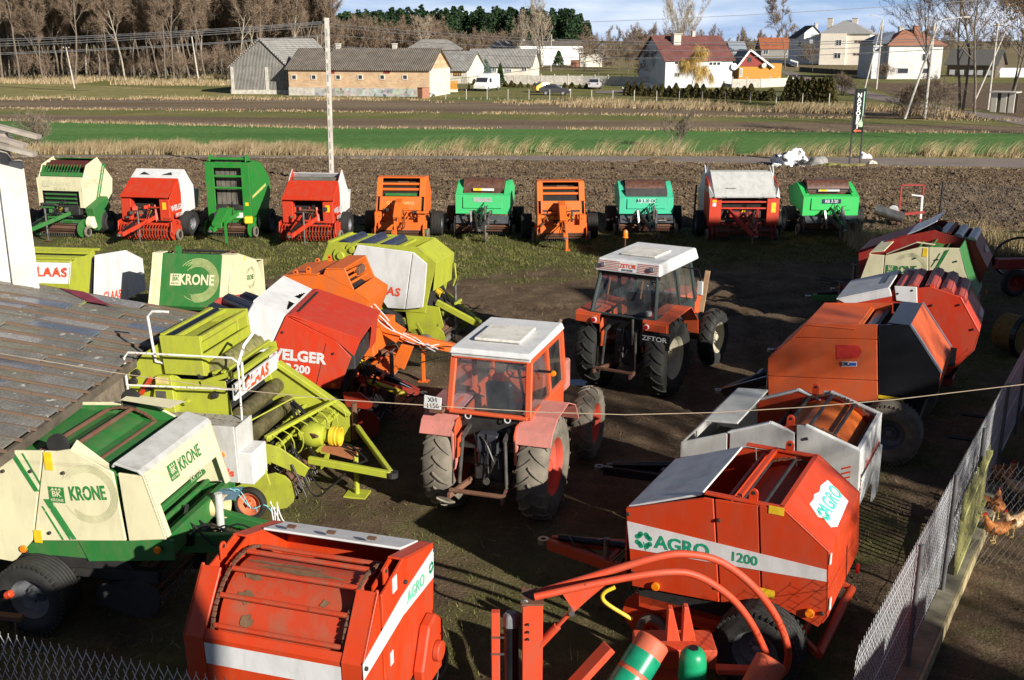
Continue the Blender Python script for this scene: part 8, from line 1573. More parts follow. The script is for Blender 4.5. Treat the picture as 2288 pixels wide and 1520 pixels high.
        for i in range(6):
            for s_ in (-1, 1): c0 = base + dn * (-.08 + i * .032) + nn * .006; b.bar(c0 + Vector((0, s_ * .20, 0)), c0 + Vector((0, s_ * .64, 0)), .006, .012, up=tuple(dn))
        b.build('red_lines', paint('line_red', (.45, .09, .03), .6, .3, .3), root)
        q = base + nn * .006; b = MB().add([q + Vector((0, -.19, 0)) - dn * .1, q + Vector((0, .19, 0)) - dn * .1, q + Vector((0, .19, 0)) + dn * .1, q + Vector((0, -.19, 0)) + dn * .1], [(0, 1, 2, 3)]); b.build('name_plate', WHT, root); text(root, 'lettering', 'ZETOR', .11, q + dn * .01 + nn * .003, (0, -1, 0), dn, LRED, bold=.035); text(root, 'lettering', 'EXPORTER', .05, q - dn * .07 + nn * .003, (0, -1, 0), dn, BLK, bold=.03)
        for s_ in (-1, 1): lp = base + Vector((0, s_ * .52, 0)); MB().cyl(lp + nn * .0, lp + nn * .06, .05, 16).build('work_lamp', SIL, root, bevel=.01)
    # interior
    MB().box((.35, 0, 1.42), (.45, .45, .14)).box((.12, 0, 1.72), (.12, .42, .5), ry=-.15).build('seat', BLK, root, bevel=.04); b = MB(); k = 20
    b.tube([(1.05 + .17 * math.cos(2 * PI * i / k) * .6, .2 * math.sin(2 * PI * i / k), 1.86 + .17 * math.cos(2 * PI * i / k) * .6) for i in range(k + 1)], .014, 6); b.cyl((1.25, 0, 1.4), (1.05, 0, 1.86), .025); b.build('steering_wheel', BLK, root, smooth=True); MB().box((1.36, 0, 1.55), (.16, .7, .35)).build('dashboard', TOR if A_ else BLK, root, bevel=.03)
    # exhaust
    ex = (1.68, -.42) if A_ else (1.75, .40); MB().tube([(ex[0], ex[1], 1.2), (ex[0], ex[1], 2.35), (ex[0] + .03, ex[1] - .02, 2.45), (ex[0] + .10, ex[1] - .04, 2.52)], [.03, .03, .032, .036], 10).build('exhaust', paint('pipe_brown', (.16, .10, .07), .5, .3, .5), root, smooth=True); MB().cyl((ex[0], ex[1], 1.25), (ex[0], ex[1], 1.75), .05, 12).build('silencer', STL, root)
    # hitch
    for s_ in (-1, 1):
        MB().bar((-.15, s_ * .3, 1.45), (-.62, s_ * .32, 1.32), .05, .05).build('lift_arm', STL, root); MB().cyl((-.6, s_ * .32, 1.32), (-.66, s_ * .36, .62), .025, 8).build('lift_rod', STL, root); MB().bar((-.1, s_ * .26, .55), (-1.0, s_ * .40, .55), .04, .08).build('lower_link', paint('link_rust', (.18, .08, .05), .7, .3, .5), root)
    MB().cyl((-.9, -.42, .6), (-.9, .42, .6), .035, 8).build('drawbar_pin', RUS, root); MB().box((-.38, 0, 1.18), (.2, .34, .3)).box((-.4, .05, .95), (.12, .2, .2)).build('hydraulic_block', plain('dark_blue_grey', (.05, .055, .07), .4, .3), root, bevel=.03); MB().cyl((-.38, 0, .62), (-.52, 0, .62), .05, 12).build('power_shaft', STL, root)
    hoses(m, (-.45, .1, 1.3), (-.55, -.1, .8), 5, sag=.12, seed=7)
    if A_:
        for s_ in (-1, 1): MB().lathe([(0, .035), (0, .05), (.01, .05), (.01, .035), (0, .035)], (-.44, s_ * .30, 1.58), 'X', 16).build('grab_loop', WHT, root)
        pl = MB().box((-.55, .80, 1.76), (.012, .27, .2), rx=.08).build('number_plate', WHT, root, bevel=.004); text(pl, 'lettering', 'XH', .10, (-.557, .80, 1.805), (0, -1, .08), (0, 0, 1), BLK, bold=.01, t=.002); text(pl, 'lettering', '1156', .10, (-.557, .80, 1.715), (0, -1, .08), (0, 0, 1), BLK, bold=.01, t=.002)
        MB().box((-.5, .75, 1.64), (.12, .2, .06)).build('lamp_bracket', RUS, root); MB().cyl((.0, -wb - .02, 2.22), (0, -wb - .22, 2.22), .02, 8).build('indicator_arm', BLK, root); MB().lathe([(-.035, .001), (-.03, .035), (0, .045), (.03, .035), (.035, .001)], (0, -wb - .25, 2.2), 'X', 14).build('indicator', AMB, root, smooth=True)
    else:
        for s_ in (-1, 1): MB().box((-.63, s_ * .75, 1.5), (.04, .46, .16)).build('lamp_board', TOR, root, bevel=.01); MB().cyl((-.65, s_ * .56, 1.5), (-.68, s_ * .56, 1.5), .055, 16).build('lamp_ring', WHT, root); MB().cyl((-.66, s_ * .56, 1.5), (-.69, s_ * .56, 1.5), .042, 16).build('tail_light', LENS, root)
        MB().box((-.60, -.72, 1.22), (.02, .62, .28)).build('mud_flap', BLK, root); text(root, 'lettering', 'ZETOR', .13, (-.616, -.72, 1.27), (0, -1, 0), (0, 0, 1), LWH, bold=.02, xs=1.25)
        MB().tube([(.9, -.6, 2.4), (.95, -.95, 2.38), (.95, -1.0, 2.25), (.95, -1.0, 1.85)], .015, 6).build('mirror_arm', BLK, root); MB().box((.95, -1.0, 2.0), (.04, .14, .30)).build('mirror', LGR, root, bevel=.02)
        MB().cyl((1.0, .70, 2.45), (1.0, .70, 2.86), .012, 6).build('beacon_stalk', RUS, root); MB().lathe([(0, .001), (0, .06), (.02, .06), (.02, .05), (.12, .05), (.16, .03), (.17, .001)], (1.0, .70, 2.86), 'Z', 16).build('beacon', AMB, root, smooth=True)
        MB().bar((1.75, -.75, 1.3), (1.95, -.78, 2.15), .10, .03).build('wooden_board', plain('pale_board', (.42, .26, .15), .8), root); MB().cyl((-.6, -.58, 1.72), (-.6, -.58, 1.8), .06, 14).build('round_mirror', SIL, root)
        for y in (-.32, .38): MB().bar((x0t - .05, y, 2.32), (x0b + .1 - .08, y - .03, 2.0), .02).build('wiper', RUS, root)
        MB().box((.1, -.9, 1.45), (.02, .02, .02)).build('bolt_head', RUS, root); MB().tube([(-.6, -.25, 1.6), (-.63, -.27, 1.3), (-.62, -.26, 1.1)], .02, 5).build('chain', STL, root)
    return root
tractor('orange tractor with a white roof, pink faded fenders and number plate XH 1156', (-.2156, 14.64), 72, 'A')
tractor('dark-cabbed orange tractor with an amber beacon and ZETOR on its roof', (2.436, 20.34), 59, 'B')
# ================================================================ WRAPPER IN THE FOREGROUND
yw_ = 9.3; o0 = atd(1450, 1450, yw_); root = thing('bale_wrapper', 'orange bale wrapper with two bent loading tubes and green film rollers, bottom right', 'bale wrapper', (o0.x, yw_, 0)); WR = paint('wrapper_red', (.58, .06, .018), .38, .3, .16)
def L3(px, py, Y): q = atd(px, py, Y); return (q.x - o0.x, Y - yw_, q.z)
o1 = [(1194, 1327), (1326.7, 1287.5), (1470, 1244.5), (1541.8, 1239), (1613.5, 1257), (1685, 1312.6), (1735.3, 1380.7), (1760.4, 1448.8), (1756.8, 1491.8), (1742.5, 1509.7)]; o2 = [(1194, 1334), (1362.6, 1298), (1488, 1278.6), (1559.7, 1287.5), (1631.4, 1334), (1678, 1391.5), (1710, 1456), (1721, 1488), (1742.5, 1511.5)]
def smoothpath(P, n=4):
    out = []; P = [Vector(p) for p in P]; P = [P[0] * 2 - P[1]] + P + [P[-1] * 2 - P[-2]]
    for i in range(1, len(P) - 2):
        for k in range(n):
            t = k / n; a, b_, c_, d = P[i - 1:i + 3]; out.append(.5 * ((2 * b_) + (c_ - a) * t + (2 * a - 5 * b_ + 4 * c_ - d) * t * t + (3 * b_ - a - 3 * c_ + d) * t ** 3))
    return out + [P[-2]]
MB().tube(smoothpath([L3(x, y, 9.25 + .25 * i / 9) for i, (x, y) in enumerate(o1)]), .038, 12).build('loading_tube', WR, root, smooth=True); MB().tube(smoothpath([L3(x, y, 9.05 + .45 * i / 8) for i, (x, y) in enumerate(o2)]), .036, 12).build('loading_tube', WR, root, smooth=True)
g = [L3(*p, 9.08) for p in ((1252, 1320), (1362, 1300), (1320, 1335), (1283, 1368), (1268, 1345))]; MB().add(g + [(x, y + .02, z) for x, y, z in g], [(0, 1, 2, 3, 4), (9, 8, 7, 6, 5)] + [(i, i + 5, (i + 1) % 5 + 5, (i + 1) % 5) for i in range(5)]).build('gusset', WR, root)
a = L3(1277, 1366, 9.05); b_ = L3(1203, 1445, 9.1); av, bv = Vector(a), Vector(b_); o = MB().cyl(av, av.lerp(bv, .45), .022, 12).build('hydraulic_ram', WR, root, smooth=True); MB().cyl(av.lerp(bv, .42), bv, .04, 12).build('cylinder_barrel', WR, o, smooth=True); MB().cyl((a[0], a[1] - .05, a[2]), (a[0], a[1] + .05, a[2]), .03, 10).build('pin', STL, root)
t0 = L3(1190, 1332, 9.15); t1 = L3(1196, 1530, 9.15); MB().box((t0[0], t0[1] - .08, (t0[2] + 0) / 2), (.20, .02, t0[2])).box((t0[0] - .09, t0[1] + .05, t0[2] / 2), (.02, .25, t0[2])).box((t0[0] + .09, t0[1] + .05, t0[2] / 2), (.02, .25, t0[2])).build('mast', WR, root, bevel=.006); MB().box((t0[0], t0[1] - .02, t0[2] - .0), (.21, .30, .02)).build('mast_cap', RUS, root)
for py in (1395, 1412, 1428): q = L3(1180, py, 9.05); MB().cyl((q[0], q[1] - .02, q[2]), (q[0], q[1] + .0, q[2]), .012, 8).build('bolt_hole', CHM, root)
q = L3(1172, 1347, 9.03); MB().cyl((q[0], q[1] - .02, q[2]), (q[0], q[1] + .01, q[2]), .04, 12).build('pivot_bolt', STL, root, bevel=.008)
q = L3(1107, 1366, 9.2); MB().box((q[0], q[1], q[2] / 2), (.085, .085, q[2])).build('side_post', WR, root, bevel=.006); 
for py in (1425, 1462): qq = L3(1112, py, 9.14); MB().box((qq[0], qq[1], qq[2]), (.13, .02, .012)).build('clamp', STL, root)
q = L3(1142, 1380, 9.25); MB().cyl((q[0], q[1], 0.1), (q[0], q[1], q[2] - .08), .075, 20).build('film_tube', BLK, root, smooth=True); MB().lathe([(0, .09), (.1, .085), (.14, .06), (.14, .001)], (q[0], q[1], q[2] - .08), 'Z', 6).build('tube_cap', plain('grey_plastic', (.16, .17, .18), .5), root, bevel=.01)
# base, brackets, rollers, green cap
q = L3(1510, 1440, 9.5); MB().box((q[0], q[1] + .1, q[2] - .12), (.82, .4, .22)).build('base_frame', WR, root, bevel=.012); MB().box((q[0], q[1] + .1, q[2] * .4), (.5, .3, q[2] * .8)).build('pedestal', WR, root)
for (x0_, x1_, yt_) in ((1493, 1510, 1362), (1528, 1545, 1358)): a = L3(x0_, yt_, 9.5); c_ = L3(x1_, 1435, 9.5); MB().add([(a[0], a[1], a[2]), (a[0] + .05, a[1], a[2]), (c_[0] + .05, c_[1], c_[2]), (c_[0] - .10, c_[1], c_[2]), (a[0], a[1] + .1, a[2]), (a[0] + .05, a[1] + .1, a[2]), (c_[0] + .05, c_[1] + .1, c_[2]), (c_[0] - .10, c_[1] + .1, c_[2])], [(0, 1, 2, 3), (7, 6, 5, 4), (0, 4, 5, 1), (1, 5, 6, 2), (2, 6, 7, 3), (3, 7, 4, 0)]).build('upright_bracket', WR, root, bevel=.01)
q = L3(1548, 1482, 9.1); MB().lathe([(-.18, .12), (-.16, .14), (.02, .135), (.10, .125), (.15, .09), (.165, .05), (.165, .001)], q, 'Z', 24).build('green_cap', plain('green_plastic', (.01, .30, .13), .35, var=.1), root, smooth=True); MB().lathe([(0, .05), (.02, .045), (.02, .001)], (q[0], q[1], q[2] + .16), 'Z', 12).build('cap_knob', BLK, root)
a, c_ = Vector(L3(1462, 1430, 9.2)), Vector(L3(1390, 1545, 8.9)); d = (c_ - a); o = MB().cyl(a, c_, .17, 26).build('film_roller', paint('roller_orange', (.62, .11, .05), .4, .3, .2), root, smooth=True, bevel=.02); MB().cyl(a + d * .28, a + d * .62, .176, 26).build('green_film', plain('green_film', (.01, .26, .14), .3, var=.25), o, smooth=True); MB().cyl(a + d * .70, a + d * 1.1, .176, 26).build('green_film', plain('green_film', (.01, .26, .14), .3), o, smooth=True)
a, c_ = Vector(L3(1725, 1475, 9.1)), Vector(L3(1680, 1560, 8.9)); MB().cyl(a, c_, .16, 26).build('film_roller', paint('roller_orange', (.62, .11, .05), .4, .3, .2), root, smooth=True, bevel=.02)
a, c_ = Vector(L3(1362, 1445, 9.2)), Vector(L3(1270, 1545, 9.0)); MB().bar(a, c_, .16, .08).build('table_arm', WR, root, bevel=.01); MB().bar(Vector(L3(1600, 1495, 9.3)), Vector(L3(1720, 1500, 9.3)), .12, .06).build('cross_arm', WR, root, bevel=.01)
MB().tube(smoothpath([L3(x, y, 9.9) for x, y in ((1374, 1312), (1352, 1323), (1346, 1336), (1360, 1352), (1412, 1384))]), .022, 10).build('yellow_handle', YEL, root, smooth=True)
# ================================================================ LEFT: SHED ROOF, WHITE WALL
E0 = Vector((-5.88, 10.2)); E1 = Vector((-5.42, 17.4)); ed = (E1 - E0); eh = math.atan2(ed.y, ed.x); root = thing('lean_to_shed', 'low shed whose lichen-spotted panel roof with rusty battens slopes down beside the balers', 'shed', (E0.x, E0.y, 0), eh); EL = ed.length
SLP = .165; W_ = 6.5; m_p = [soilmat('roof_panel_%d' % i, c_, 1.2, .004, .5 if i != 2 else .12, fine=30, spk=(7, .64, (.50, .50, .46)) if i != 2 else None) for i, c_ in enumerate([[(.13, .125, .115), (.18, .175, .16), (.24, .23, .215)], [(.20, .20, .20), (.26, .26, .265), (.33, .33, .335)], [(.10, .115, .15), (.13, .15, .19), (.17, .19, .24)], [(.13, .13, .10), (.19, .185, .15), (.25, .24, .20)]])]
rr_ = random.Random(12); nb = 27; b = MB(); x0 = -2.2
for i in range(nb):
    xa, xb = x0 + (EL - x0) * i / nb, x0 + (EL - x0) * (i + 1) / nb; y = 0
    while y < W_:
        L_ = rr_.uniform(.55, 1.1); y2 = min(y + L_, W_); dz = rr_.uniform(0, .012)
        b.add([(xa, y, 2.3 + y * SLP + dz), (xb, y, 2.3 + y * SLP + dz), (xb, y2, 2.3 + y2 * SLP - .012 + dz), (xa, y2, 2.3 + y2 * SLP - .012 + dz)], [(0, 1, 2, 3)], rr_.choice([0, 0, 0, 0, 1, 2, 3, 3, 3, 0])); y = y2
rp = b.build('roof_panels', m_p, root); rp.modifiers.new('s', 'SOLIDIFY').thickness = .03
for i in range(nb + 1): xa = x0 + (EL - x0) * i / nb; MB().bar((xa, -.08, 2.31), (xa, W_, 2.31 + W_ * SLP), .03, .035).build('batten', paint('batten_rust', (.15, .095, .065), .8, .35, .3), root)
MB().bar((x0, -.02, 2.22), (EL, -.02, 2.22), .06, .12).build('eave_board', m_dwood, root); b = MB(); 
for i in range(22): xx = 2.7 + (EL - 2.7) * (i + .5) / 22; MB().box((xx, .12, 1.08), ((EL - 2.7) / 22 - .02, .04, 2.16)).build('wall_board', plain('old_board', (.16, .13, .10), .8, var=.35), root)
MB().box(((2.8 + EL) / 2, 3.4, 1.05), (EL - 2.9, 6.2, 2.1)).build('shed_body', m_concrete, root); q = Vector((EL - 1.0, 3.3)); MB().add([(EL - .05, 2.3, 2.36 + 2.3 * SLP), (EL - .02, 1.9, 2.36 + 1.9 * SLP), (EL - .5, 1.2, 2.35 + 1.2 * SLP), (EL - .5, 1.6, 2.35 + 1.6 * SLP)], [(0, 1, 2, 3)]).build('loose_sheet', plain('maroon_sheet', (.20, .03, .04), .4), root)
wp = atd(62, 640, 17.45); wt_ = atd(38, 360, 17.45); zt = wt_.z; bld = thing('white_building', 'white block building end with a plastered corner pilaster at the left edge', 'building', (wp.x + .22, 17.45, 0))
m_wb2 = brickm('white_block_big', (.78, .77, .74), (.72, .71, .69), (.62, .61, .58), 1, .42, .24); MB().pxy([(-8.3, 0), (-.3, 0), (-2.6, 4), (-8.3, 4)], 0, zt + .25).build('wall', m_wb2, bld); o = MB().add([(-.46, -.07, 0), (.02, -.07, 0), (.0, -.07, zt), (-.44, -.07, zt), (-.5, .2, 0), (-.1, .2, 0), (-.14, .2, zt), (-.5, .2, zt)], [(0, 1, 2, 3), (7, 6, 5, 4), (1, 5, 6, 2), (0, 3, 7, 4), (3, 2, 6, 7)]); o.build('pilaster', plain('old_plaster', (.66, .62, .55), .9, var=.18, scale=1.4), bld, bevel=.015)
e0 = atd(60, 343, 17.2); zz = e0.z; 
m_gb = plain('grey_board', (.33, .29, .25), .85, var=.3, scale=4)
for i, (dz, x_) in enumerate([(0, 0), (.12, -.22), (.24, -.08)]): MB().bar((e0.x - wp.x + x_, -.45 + i * .2, zz + dz), (e0.x - wp.x - 3.0, -.45 + i * .2, zz + .8 + dz), .18, .06).build('eave_board', m_gb, bld)
MB().box((-.30, -.02, zt + .2), (.12, .12, .5)).build('roof_post', m_gb, bld); x_ = e0.x - wp.x - .3; MB().add([(x_, -.3, zz + .1), (x_ - 6, -.3, zz + 2.4), (x_ - 8, 4.0, zz + 2.4), (x_ - 2.2, 4.0, zz + .1)], [(0, 1, 2, 3)]).build('roof', m_etern, bld)
# ================================================================ FENCES, POULTRY RUN, LINE
m_galv = plain('galvanised_wire', (.52, .54, .57), .4, .15, var=.2)
def chainlink(name, label, a, b_, z0, z1, cell=.065, r_=.0022, lean=0, square=False, topj=.03, cat='fence', mat=None, zf=None):
    a = Vector(a); b_ = Vector(b_); d = b_ - a; Ln = d.length; d.normalize(); n = Vector((-d.y, d.x)); root = thing(name, label, cat, (a.x, a.y, 0), math.atan2(d.y, d.x)); h = z1 - z0; V = []; Fq = []; nx = int(Ln / cell) + 1; nz = int(h / (cell)) + 1; rr_ = random.Random(4)
    def seg(p, q):
        p = Vector(p); q = Vector(q); dd = (q - p).normalized(); u = dd.cross(Vector((0, 1, 0))).normalized() * r_; w_ = Vector((0, 1, 0)) * r_; o = len(V)
        for c in (p, q): V.extend([c + u, c - u * .5 + w_, c - u * .5 - w_])
        for k in range(3): Fq.append((o + k, o + (k + 1) % 3, o + 3 + (k + 1) % 3, o + 3 + k))
    for i in range(nx):
        for j in range(nz):
            x = i * cell; z = z0 + j * cell; s_ = 1 if (j % 2 == 0) else -1; zo = (zf(x) if zf else 0)
            for k in (0, 1): xx = x + k * cell; seg((xx, s_ * .004 + (z - z0) * lean, z + zo), (xx + (cell if (j + k) % 2 == 0 else -cell) * .5 * 1.0, -s_ * .004 + (z - z0) * lean, z + cell + zo)) if k == 0 else None
            seg((x + cell * .5 if j % 2 == 0 else x - cell * .5, (z - z0) * lean, z + zo + (0)), (x if True else x, (z - z0 + cell) * lean, z + cell + zo)) if j % 2 == 1 else seg((x + cell, (z - z0) * lean, z + zo), (x + cell * .5, (z - z0 + cell) * lean, z + cell + zo))
    if not square:
        for i in range(nx): x = i * cell; zo = (zf(x) if zf else 0); z = z0 + nz * cell + zo; seg((x + (cell * .5 if nz % 2 else 0), nz * cell * lean, z), (x + (cell * .5 if nz % 2 else 0) + rr_.uniform(-.008, .008), nz * cell * lean, z + topj))
    o = np_mesh('wire_mesh', np.array([tuple(v) for v in V]), np.array(Fq), mat or m_galv, parent=root); return root
F0 = Vector((4.30, 10.15)) - FD * 2.4; F1 = F0 + FD * 14.6
fr = chainlink('mesh_fence', 'galvanised chain-link fence on grey posts running up the right side of the yard', F0, F1, .22, 1.62, .085, .0023)
for d_ in (2.4, 4.35, 6.5, 8.8, 11.0, 13.2): MB().cyl((d_, -.05, .1), (d_ + .0, -.05, 1.66 if d_ != 4.35 else 1.75), .028, 10).build('post', plain('post_grey', (.12, .12, .125), .5), fr, smooth=True)
for z in (.3, .9, 1.55): MB().cyl((0, -.01, z), (14.6, -.01, z), .0035, 4).build('tension_wire', m_galv, fr)
MB().box((3.9, -.10, .11), (8.6, .22, .18)).build('concrete_footing', plain('mossy_concrete', (.20, .185, .13), .95, var=.4, scale=3, bump=.01), fr, bevel=.01); MB().box((3.9, -.225, .10), (8.6, .03, .2)).build('footing_board', plain('form_board', (.36, .30, .17), .9, var=.3), fr)
pk = thing('picket_panel', 'greenish wooden picket panel standing behind the mesh fence', 'fence', (*(F0 + FD * 5.4 + Vector((.06, -.04))), 0), math.radians(58)); pm_ = plain('mossy_wood', (.34, .33, .13), .9, var=.3, scale=5)
for i in range(18): MB().box((-.5 + i * .12, -.02, .62 + .05 * (i % 2)), (.035, .02, 1.2)).build('picket', pm_, pk)
for z in (.45, 1.2): MB().bar((-.6, -.05, z - .2), (1.6, -.05, z - .05), .035, .07).build('rail', pm_, pk)
q0 = at(2105, 1262).xy; q1 = at(2420, 1290).xy
chainlink('poultry_mesh', 'sagging square-wire poultry mesh in front of the hens', q0, q1, .02, 1.45, .085, .0028, lean=-.10, topj=.06, zf=lambda x: .10 * math.sin(x * 2.3) - .12 * math.exp(-((x) / .5) ** 2))
# near fence bottom left
p0 = atd(-120, 1398, 7.9); p1 = atd(520, 1528, 7.1); zt0 = p0.z
chainlink('mesh_fence', 'chain-link fence with wire points along its top in the bottom left corner', (p0.x, p0.y), (p1.x, p1.y), p0.z - 1.6, p0.z, .085, .0036, zf=lambda x: (p1.z - p0.z) * x / 2.5)
# back fence right
q0 = at(2098, 492).xy; q1 = at(2420, 512).xy; bf = chainlink('mesh_fence', 'thin chain-link fence in front of the ploughed field at the right edge', q0, q1, .05, 1.35, .16, .005, topj=0)
MB().cyl((0, 0, 0), (0, 0, 1.5), .04, 8).build('post', m_blackm, bf); p = at(1548, 520); q = thing('fence_post', 'thin black post beside the large white-hooded baler', 'post', (p.x, p.y, 0)); MB().cyl((0, 0, -.1), (.05, 0, 1.75), .035, 8).build('shaft', m_blackm, q)
# clothes line
pts = [atd(x, y, 7.0) for x, y in ((-60, 783), (0, 790), (250, 832), (500, 868), (750, 893), (1000, 909), (1200, 921), (1400, 927), (1600, 922), (1800, 910), (2000, 893), (2288, 859), (2360, 850))]; cen = pts[7].copy(); b = MB().tube([p - cen for p in pts], .0032, 6); o = b.build('washing_line', plain('line_cord', (.34, .27, .19), .8), None, smooth=True); o.location = cen; tag(o, 'pale cord stretched across the whole yard in front of the tractors', 'cord')
# ---- hens
m_hen = leafmat('hen_feather', [(.30, .085, .02), (.45, .16, .045), (.62, .30, .12)], 14, .8); m_hen2 = leafmat('hen_feather_pale', [(.45, .22, .09), (.60, .38, .20), (.72, .60, .45)], 14, .8); m_comb = plain('comb', (.5, .02, .015), .5); m_leg = plain('hen_leg', (.55, .36, .08), .6)
def hen(label, px, py, head, mat, peck=False):
    p = at(px, py); root = thing('hen', label, 'hen', (p.x, p.y, 0), math.radians(head)); b = MB()
    if peck: path = [(-.24, .36, .02), (-.20, .31, .05), (-.12, .28, .10), (0, .25, .125), (.10, .23, .11), (.17, .18, .07), (.22, .11, .045), (.26, .06, .036), (.30, .03, .015)]
    else: path = [(-.25, .40, .015), (-.21, .35, .05), (-.13, .28, .095), (0, .24, .125), (.10, .26, .115), (.15, .34, .07), (.165, .41, .045), (.19, .45, .04), (.235, .45, .015)]
    b.tube([(x, 0, z) for x, z, r_ in path], [r_ for x, z, r_ in path], 14); o = b.build('body', mat, root, smooth=True); o.modifiers.new('s', 'SUBSURF').render_levels = 1
    hx, hz = path[-2][0], path[-2][1]; MB().pxz([(hx - .035, hz + .02), (hx - .03, hz + .075), (hx - .01, hz + .05), (hx + .005, hz + .075), (hx + .02, hz + .045), (hx + .04, hz + .055), (hx + .045, hz + .015)], -.006, .006).build('comb', m_comb, root); MB().tube([(hx + .03, 0, hz), (hx + .085, 0, hz - .015)], [.016, .002], 6).build('beak', m_leg, root)
    for s_ in (-1, 1):
        MB().lathe([(-.13, .001), (-.09, .045), (0, .07), (.08, .055), (.12, .001)], (-.02, s_ * .085, .26), 'X', 10).build('wing', mat, root, smooth=True)
        g = MB().tube([(.0, s_ * .05, .15), (.015, s_ * .05, .07), (0, s_ * .05, .012)], .010, 6); 
        for a in (-.5, 0, .5): g.tube([(0, s_ * .05, .012), (.06 * math.cos(a), s_ * .05 + .06 * math.sin(a), .004)], .006, 4)
        g.build('leg', m_leg, root); MB().tube([(hx + .01, s_ * .028, hz + .012), (hx + .012, s_ * .036, hz + .012)], .007, 8).build('eye', BLK, root)
    f = MB()
    for i in range(7): a = -.5 + i * .17; f.tube([(-.18, a * .07, .33), (-.28, a * .12, .44 - abs(a) * .06)], [.028, .008], 6)
    f.build('tail', mat, root, smooth=True); root.scale = (.86,) * 3; return root
for a_ in [('ginger hen furthest back in the poultry run, tail up', 2216, 1075, 110, m_hen), ('ginger hen beside the furthest one, facing right', 2240, 1092, 20, m_hen), ('pale-backed hen at the right edge of the photo', 2275, 1118, -20, m_hen2), ('ginger hen with a bowed back near the picket panel', 2190, 1150, 140, m_hen, True), ('dark ginger hen in the middle of the run', 2222, 1160, 60, m_hen), ('large ginger hen nearest to the mesh', 2222, 1212, 170, m_hen), ('ginger hen with a pale raised tail, right of the nearest one', 2258, 1198, 205, m_hen2), ('pale-necked hen close to the concrete footing', 2172, 1180, 100, m_hen2, True)]: hen(*a_)
# ---- odds and ends
p = at(2030, 505); root = thing('cultivator', 'rusty red implement frame with a steel roller right of the green balers', 'implement', (p.x, p.y, 0)); hz_ = 1.55
for x in (-.42, .42): MB().bar((x, 0, 0), (x, 0, hz_), .06).build('frame_post', RED2, root)
MB().bar((-.42, 0, hz_), (.42, 0, hz_), .06).build('frame_top', RED2, root); MB().bar((-.45, -.1, .45), (.5, -.1, .55), .1, .1).build('frame_beam', RED2, root); MB().cyl((-1.3, .1, .62), (-.35, -.35, .35), .20, 20).build('roller', STL, root, smooth=True); MB().cyl((-.62, .05, .55), (-.55, .2, .55), .22, 20).build('disc', WHT, root, bevel=.02); MB().bar((.38, -.1, .3), (.36, -.1, 1.15), .08).bar((.36, -.1, 1.15), (-.05, -.1, 1.2), .05).build('white_lever', WHT, root)
p = at(2262, 700); root = thing('bale_wrapper', 'dark red machine with a large ring behind the furthest baler, cut by the right edge', 'bale wrapper', (at(2270, 655).x, at(2270, 655).y, 0), .1)
k = 26; MB().tube([(.75 * math.cos(2 * PI * i / k), .1, 1.0 + .55 * math.sin(2 * PI * i / k)) for i in range(k + 1)], .035, 8).build('ring', BLK, root, smooth=True); MB().box((.3, 0, .85), (2.0, .3, .28)).build('beam', RED2, root, bevel=.02); MB().box((.4, .2, .45), (.9, .6, .4)).build('base', RED2, root, bevel=.02); wheel(root, (-.3, -.35, .38), .38, .25, .22, RED2, RUB, -1)
p = at(2262, 788); root = thing('feed_drum', 'rusty yellow drum lying on its side by the mesh fence', 'drum', (p.x, p.y, 0), .5); MB().lathe([(-.3, .001), (-.3, .42), (.3, .42), (.3, .001)], (0, 0, .45), 'Y', 28).build('shell', paint('yellow_rust', (.22, .12, .015), .6, .5, .6), root, bevel=.02); MB().lathe([(-.34, .46), (-.34, .5), (-.22, .5), (-.22, .46), (-.34, .46)], (0, 0, .45), 'Y', 28).build('rim', BLK, root)
p = at(8, 1362, .5); root = thing('implement_frame', 'rusty bench-like frame with a red lamp at the left edge of the foreground', 'implement', (p.x, p.y, 0)); MB().bar((-.5, -.05, .5), (.25, -.1, .45), .10, .05).build('beam', RUS, root); MB().cyl((0, .1, .62), (.08, .08, .66), .045, 12).build('red_lamp', LRED, root, bevel=.01)
for x in (-.1, .15): MB().bar((x, -.06, .48), (x - .03, -.06, 0), .02).build('leg', RUS, root)
q = at(1300, 858); polysheet('puddle', [(q.x + .75 * math.cos(a) * (1 + .2 * math.sin(3 * a)), q.y + .28 * math.sin(a)) for a in np.linspace(0, 2 * PI, 17)[:-1]], plain('puddle_water', (.03, .03, .03), .03, var=.1, spec=.8), .012)
# ================================================================ HOUSES AND TREES OUTSIDE THE FRAME (unseen; the houses are shaped and stepped to shade the yard)
SX = Vector((math.cos(SUN_AZ), math.sin(SUN_AZ))); SB = Vector((-SX.y, SX.x))
def shade_caster(label, A, b0, b1, ze, zr, D=7, rb=None):
    o = SX * A + SB * b0; rz = math.atan2(SB.y, SB.x); r0 = thing('shade_house', label, 'building', (o.x, o.y, 0), rz); W_ = b1 - b0; rb = (b0 + b1) / 2 if rb is None else rb
    MB().pxz([(0, 0), (W_, 0), (W_, ze), (rb - b0, zr), (0, ze)], -D, 0).build('wall', m_white, r0); k1 = (zr - ze) / (rb - b0); k2 = (zr - ze) / (b1 - rb)
    MB().pxz([(-.4, ze - .4 * k1 + .02), (rb - b0, zr + .02), (W_ + .4, ze - .4 * k2 + .02), (W_ + .4, ze - .4 * k2 + .14), (rb - b0, zr + .16), (-.4, ze - .4 * k1 + .14)], -D - .4, .4).build('roof', m_redroof, r0)
    for i in range(int(W_ / 3)):
        f = MB().box((1.5 + i * 3, .03, 1.9), (1.2, .1, 1.3)).build('window', m_wframe, r0); MB().box((1.5 + i * 3, .06, 1.9), (1.0, .1, 1.1)).build('pane', m_pane, f)
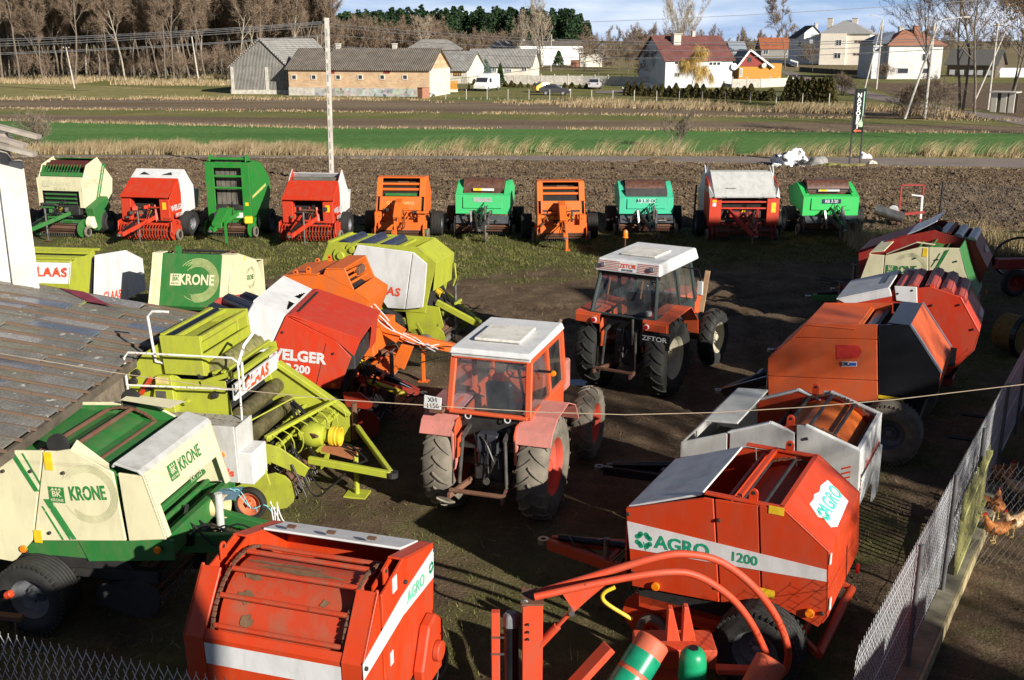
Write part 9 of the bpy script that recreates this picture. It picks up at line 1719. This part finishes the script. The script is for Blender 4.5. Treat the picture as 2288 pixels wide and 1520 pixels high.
for lb, b0, b1, h in (('unseen white house just behind the viewpoint, height set for its shade', -7, 3.3, 6.45), ('narrow white block added to step the shade behind the viewpoint', 3.35, 4.5, 5.0), ('low white block added to cast shade right of the viewpoint', 4.55, 8.4, 4.0)): shade_caster(lb + ', outside the photo', 3, b0, b1, h - .1, h + .05)
shade_caster('short unseen white block beyond the mesh fence, added to cast shade, outside the photo', 6, 8.5, 10.6, 4.8, 5.1)
shade_caster('long low white block beyond the poultry run, added for its shade, outside the photo', 6, 10.7, 15.4, 3.3, 3.7)
shade_caster('unseen low-gabled white house beyond the mesh fence, added for its shade, outside the photo', 6, 15.5, 19.2, 6.4, 7.1)
o = SX * 6 + SB * 19.4; r0 = thing('shade_house', 'tall unseen white house further along, roof line stepped to cast shade, outside the photo', 'building', (o.x, o.y, 0), math.atan2(SB.y, SB.x)); pf = [(15.8, 0), (0, 0), (0, 9.8), (1.2, 10.9), (2.6, 10.3), (2.65, 8.3), (4.9, 8.3), (4.95, 12), (7, 13.2), (11.6, 11.6), (15.6, 10.8)]
MB().pxz(pf, -6, 0).build('wall', m_white, r0); MB().pxz([(4.9, 12), (7, 13.21), (11.6, 11.61), (15.8, 10.8), (15.8, 10.9), (11.6, 11.75), (7, 13.35), (4.9, 12.15)], -6.3, .3).build('roof', m_redroof, r0)
for i in range(10): f = MB().box((1.5 + i % 5 * 3, .03, 1.9 + i // 5 * 3.3), (1.2, .1, 1.3)).build('window', m_wframe, r0); MB().box((1.5 + i % 5 * 3, .06, 1.9 + i // 5 * 3.3), (1.0, .1, 1.1)).build('pane', m_pane, f)
for i, (A, b_, h) in enumerate([(15, 12.5, 12), (18, 16.8, 14), (-22, 72, 15), (-18, 80, 16), (-26, 88, 16)]):
    q = SX * A + SB * b_; o = make_tree('garden_tree', 'bare garden tree standing outside the photo on the right', 'tree', 700 + i, h, twigs=700, tw_w=.05, tw_l=.9, upright=.5, spread=.3, clear=.3, group='bare garden trees outside the photo'); o.location = (q.x, q.y, 0)
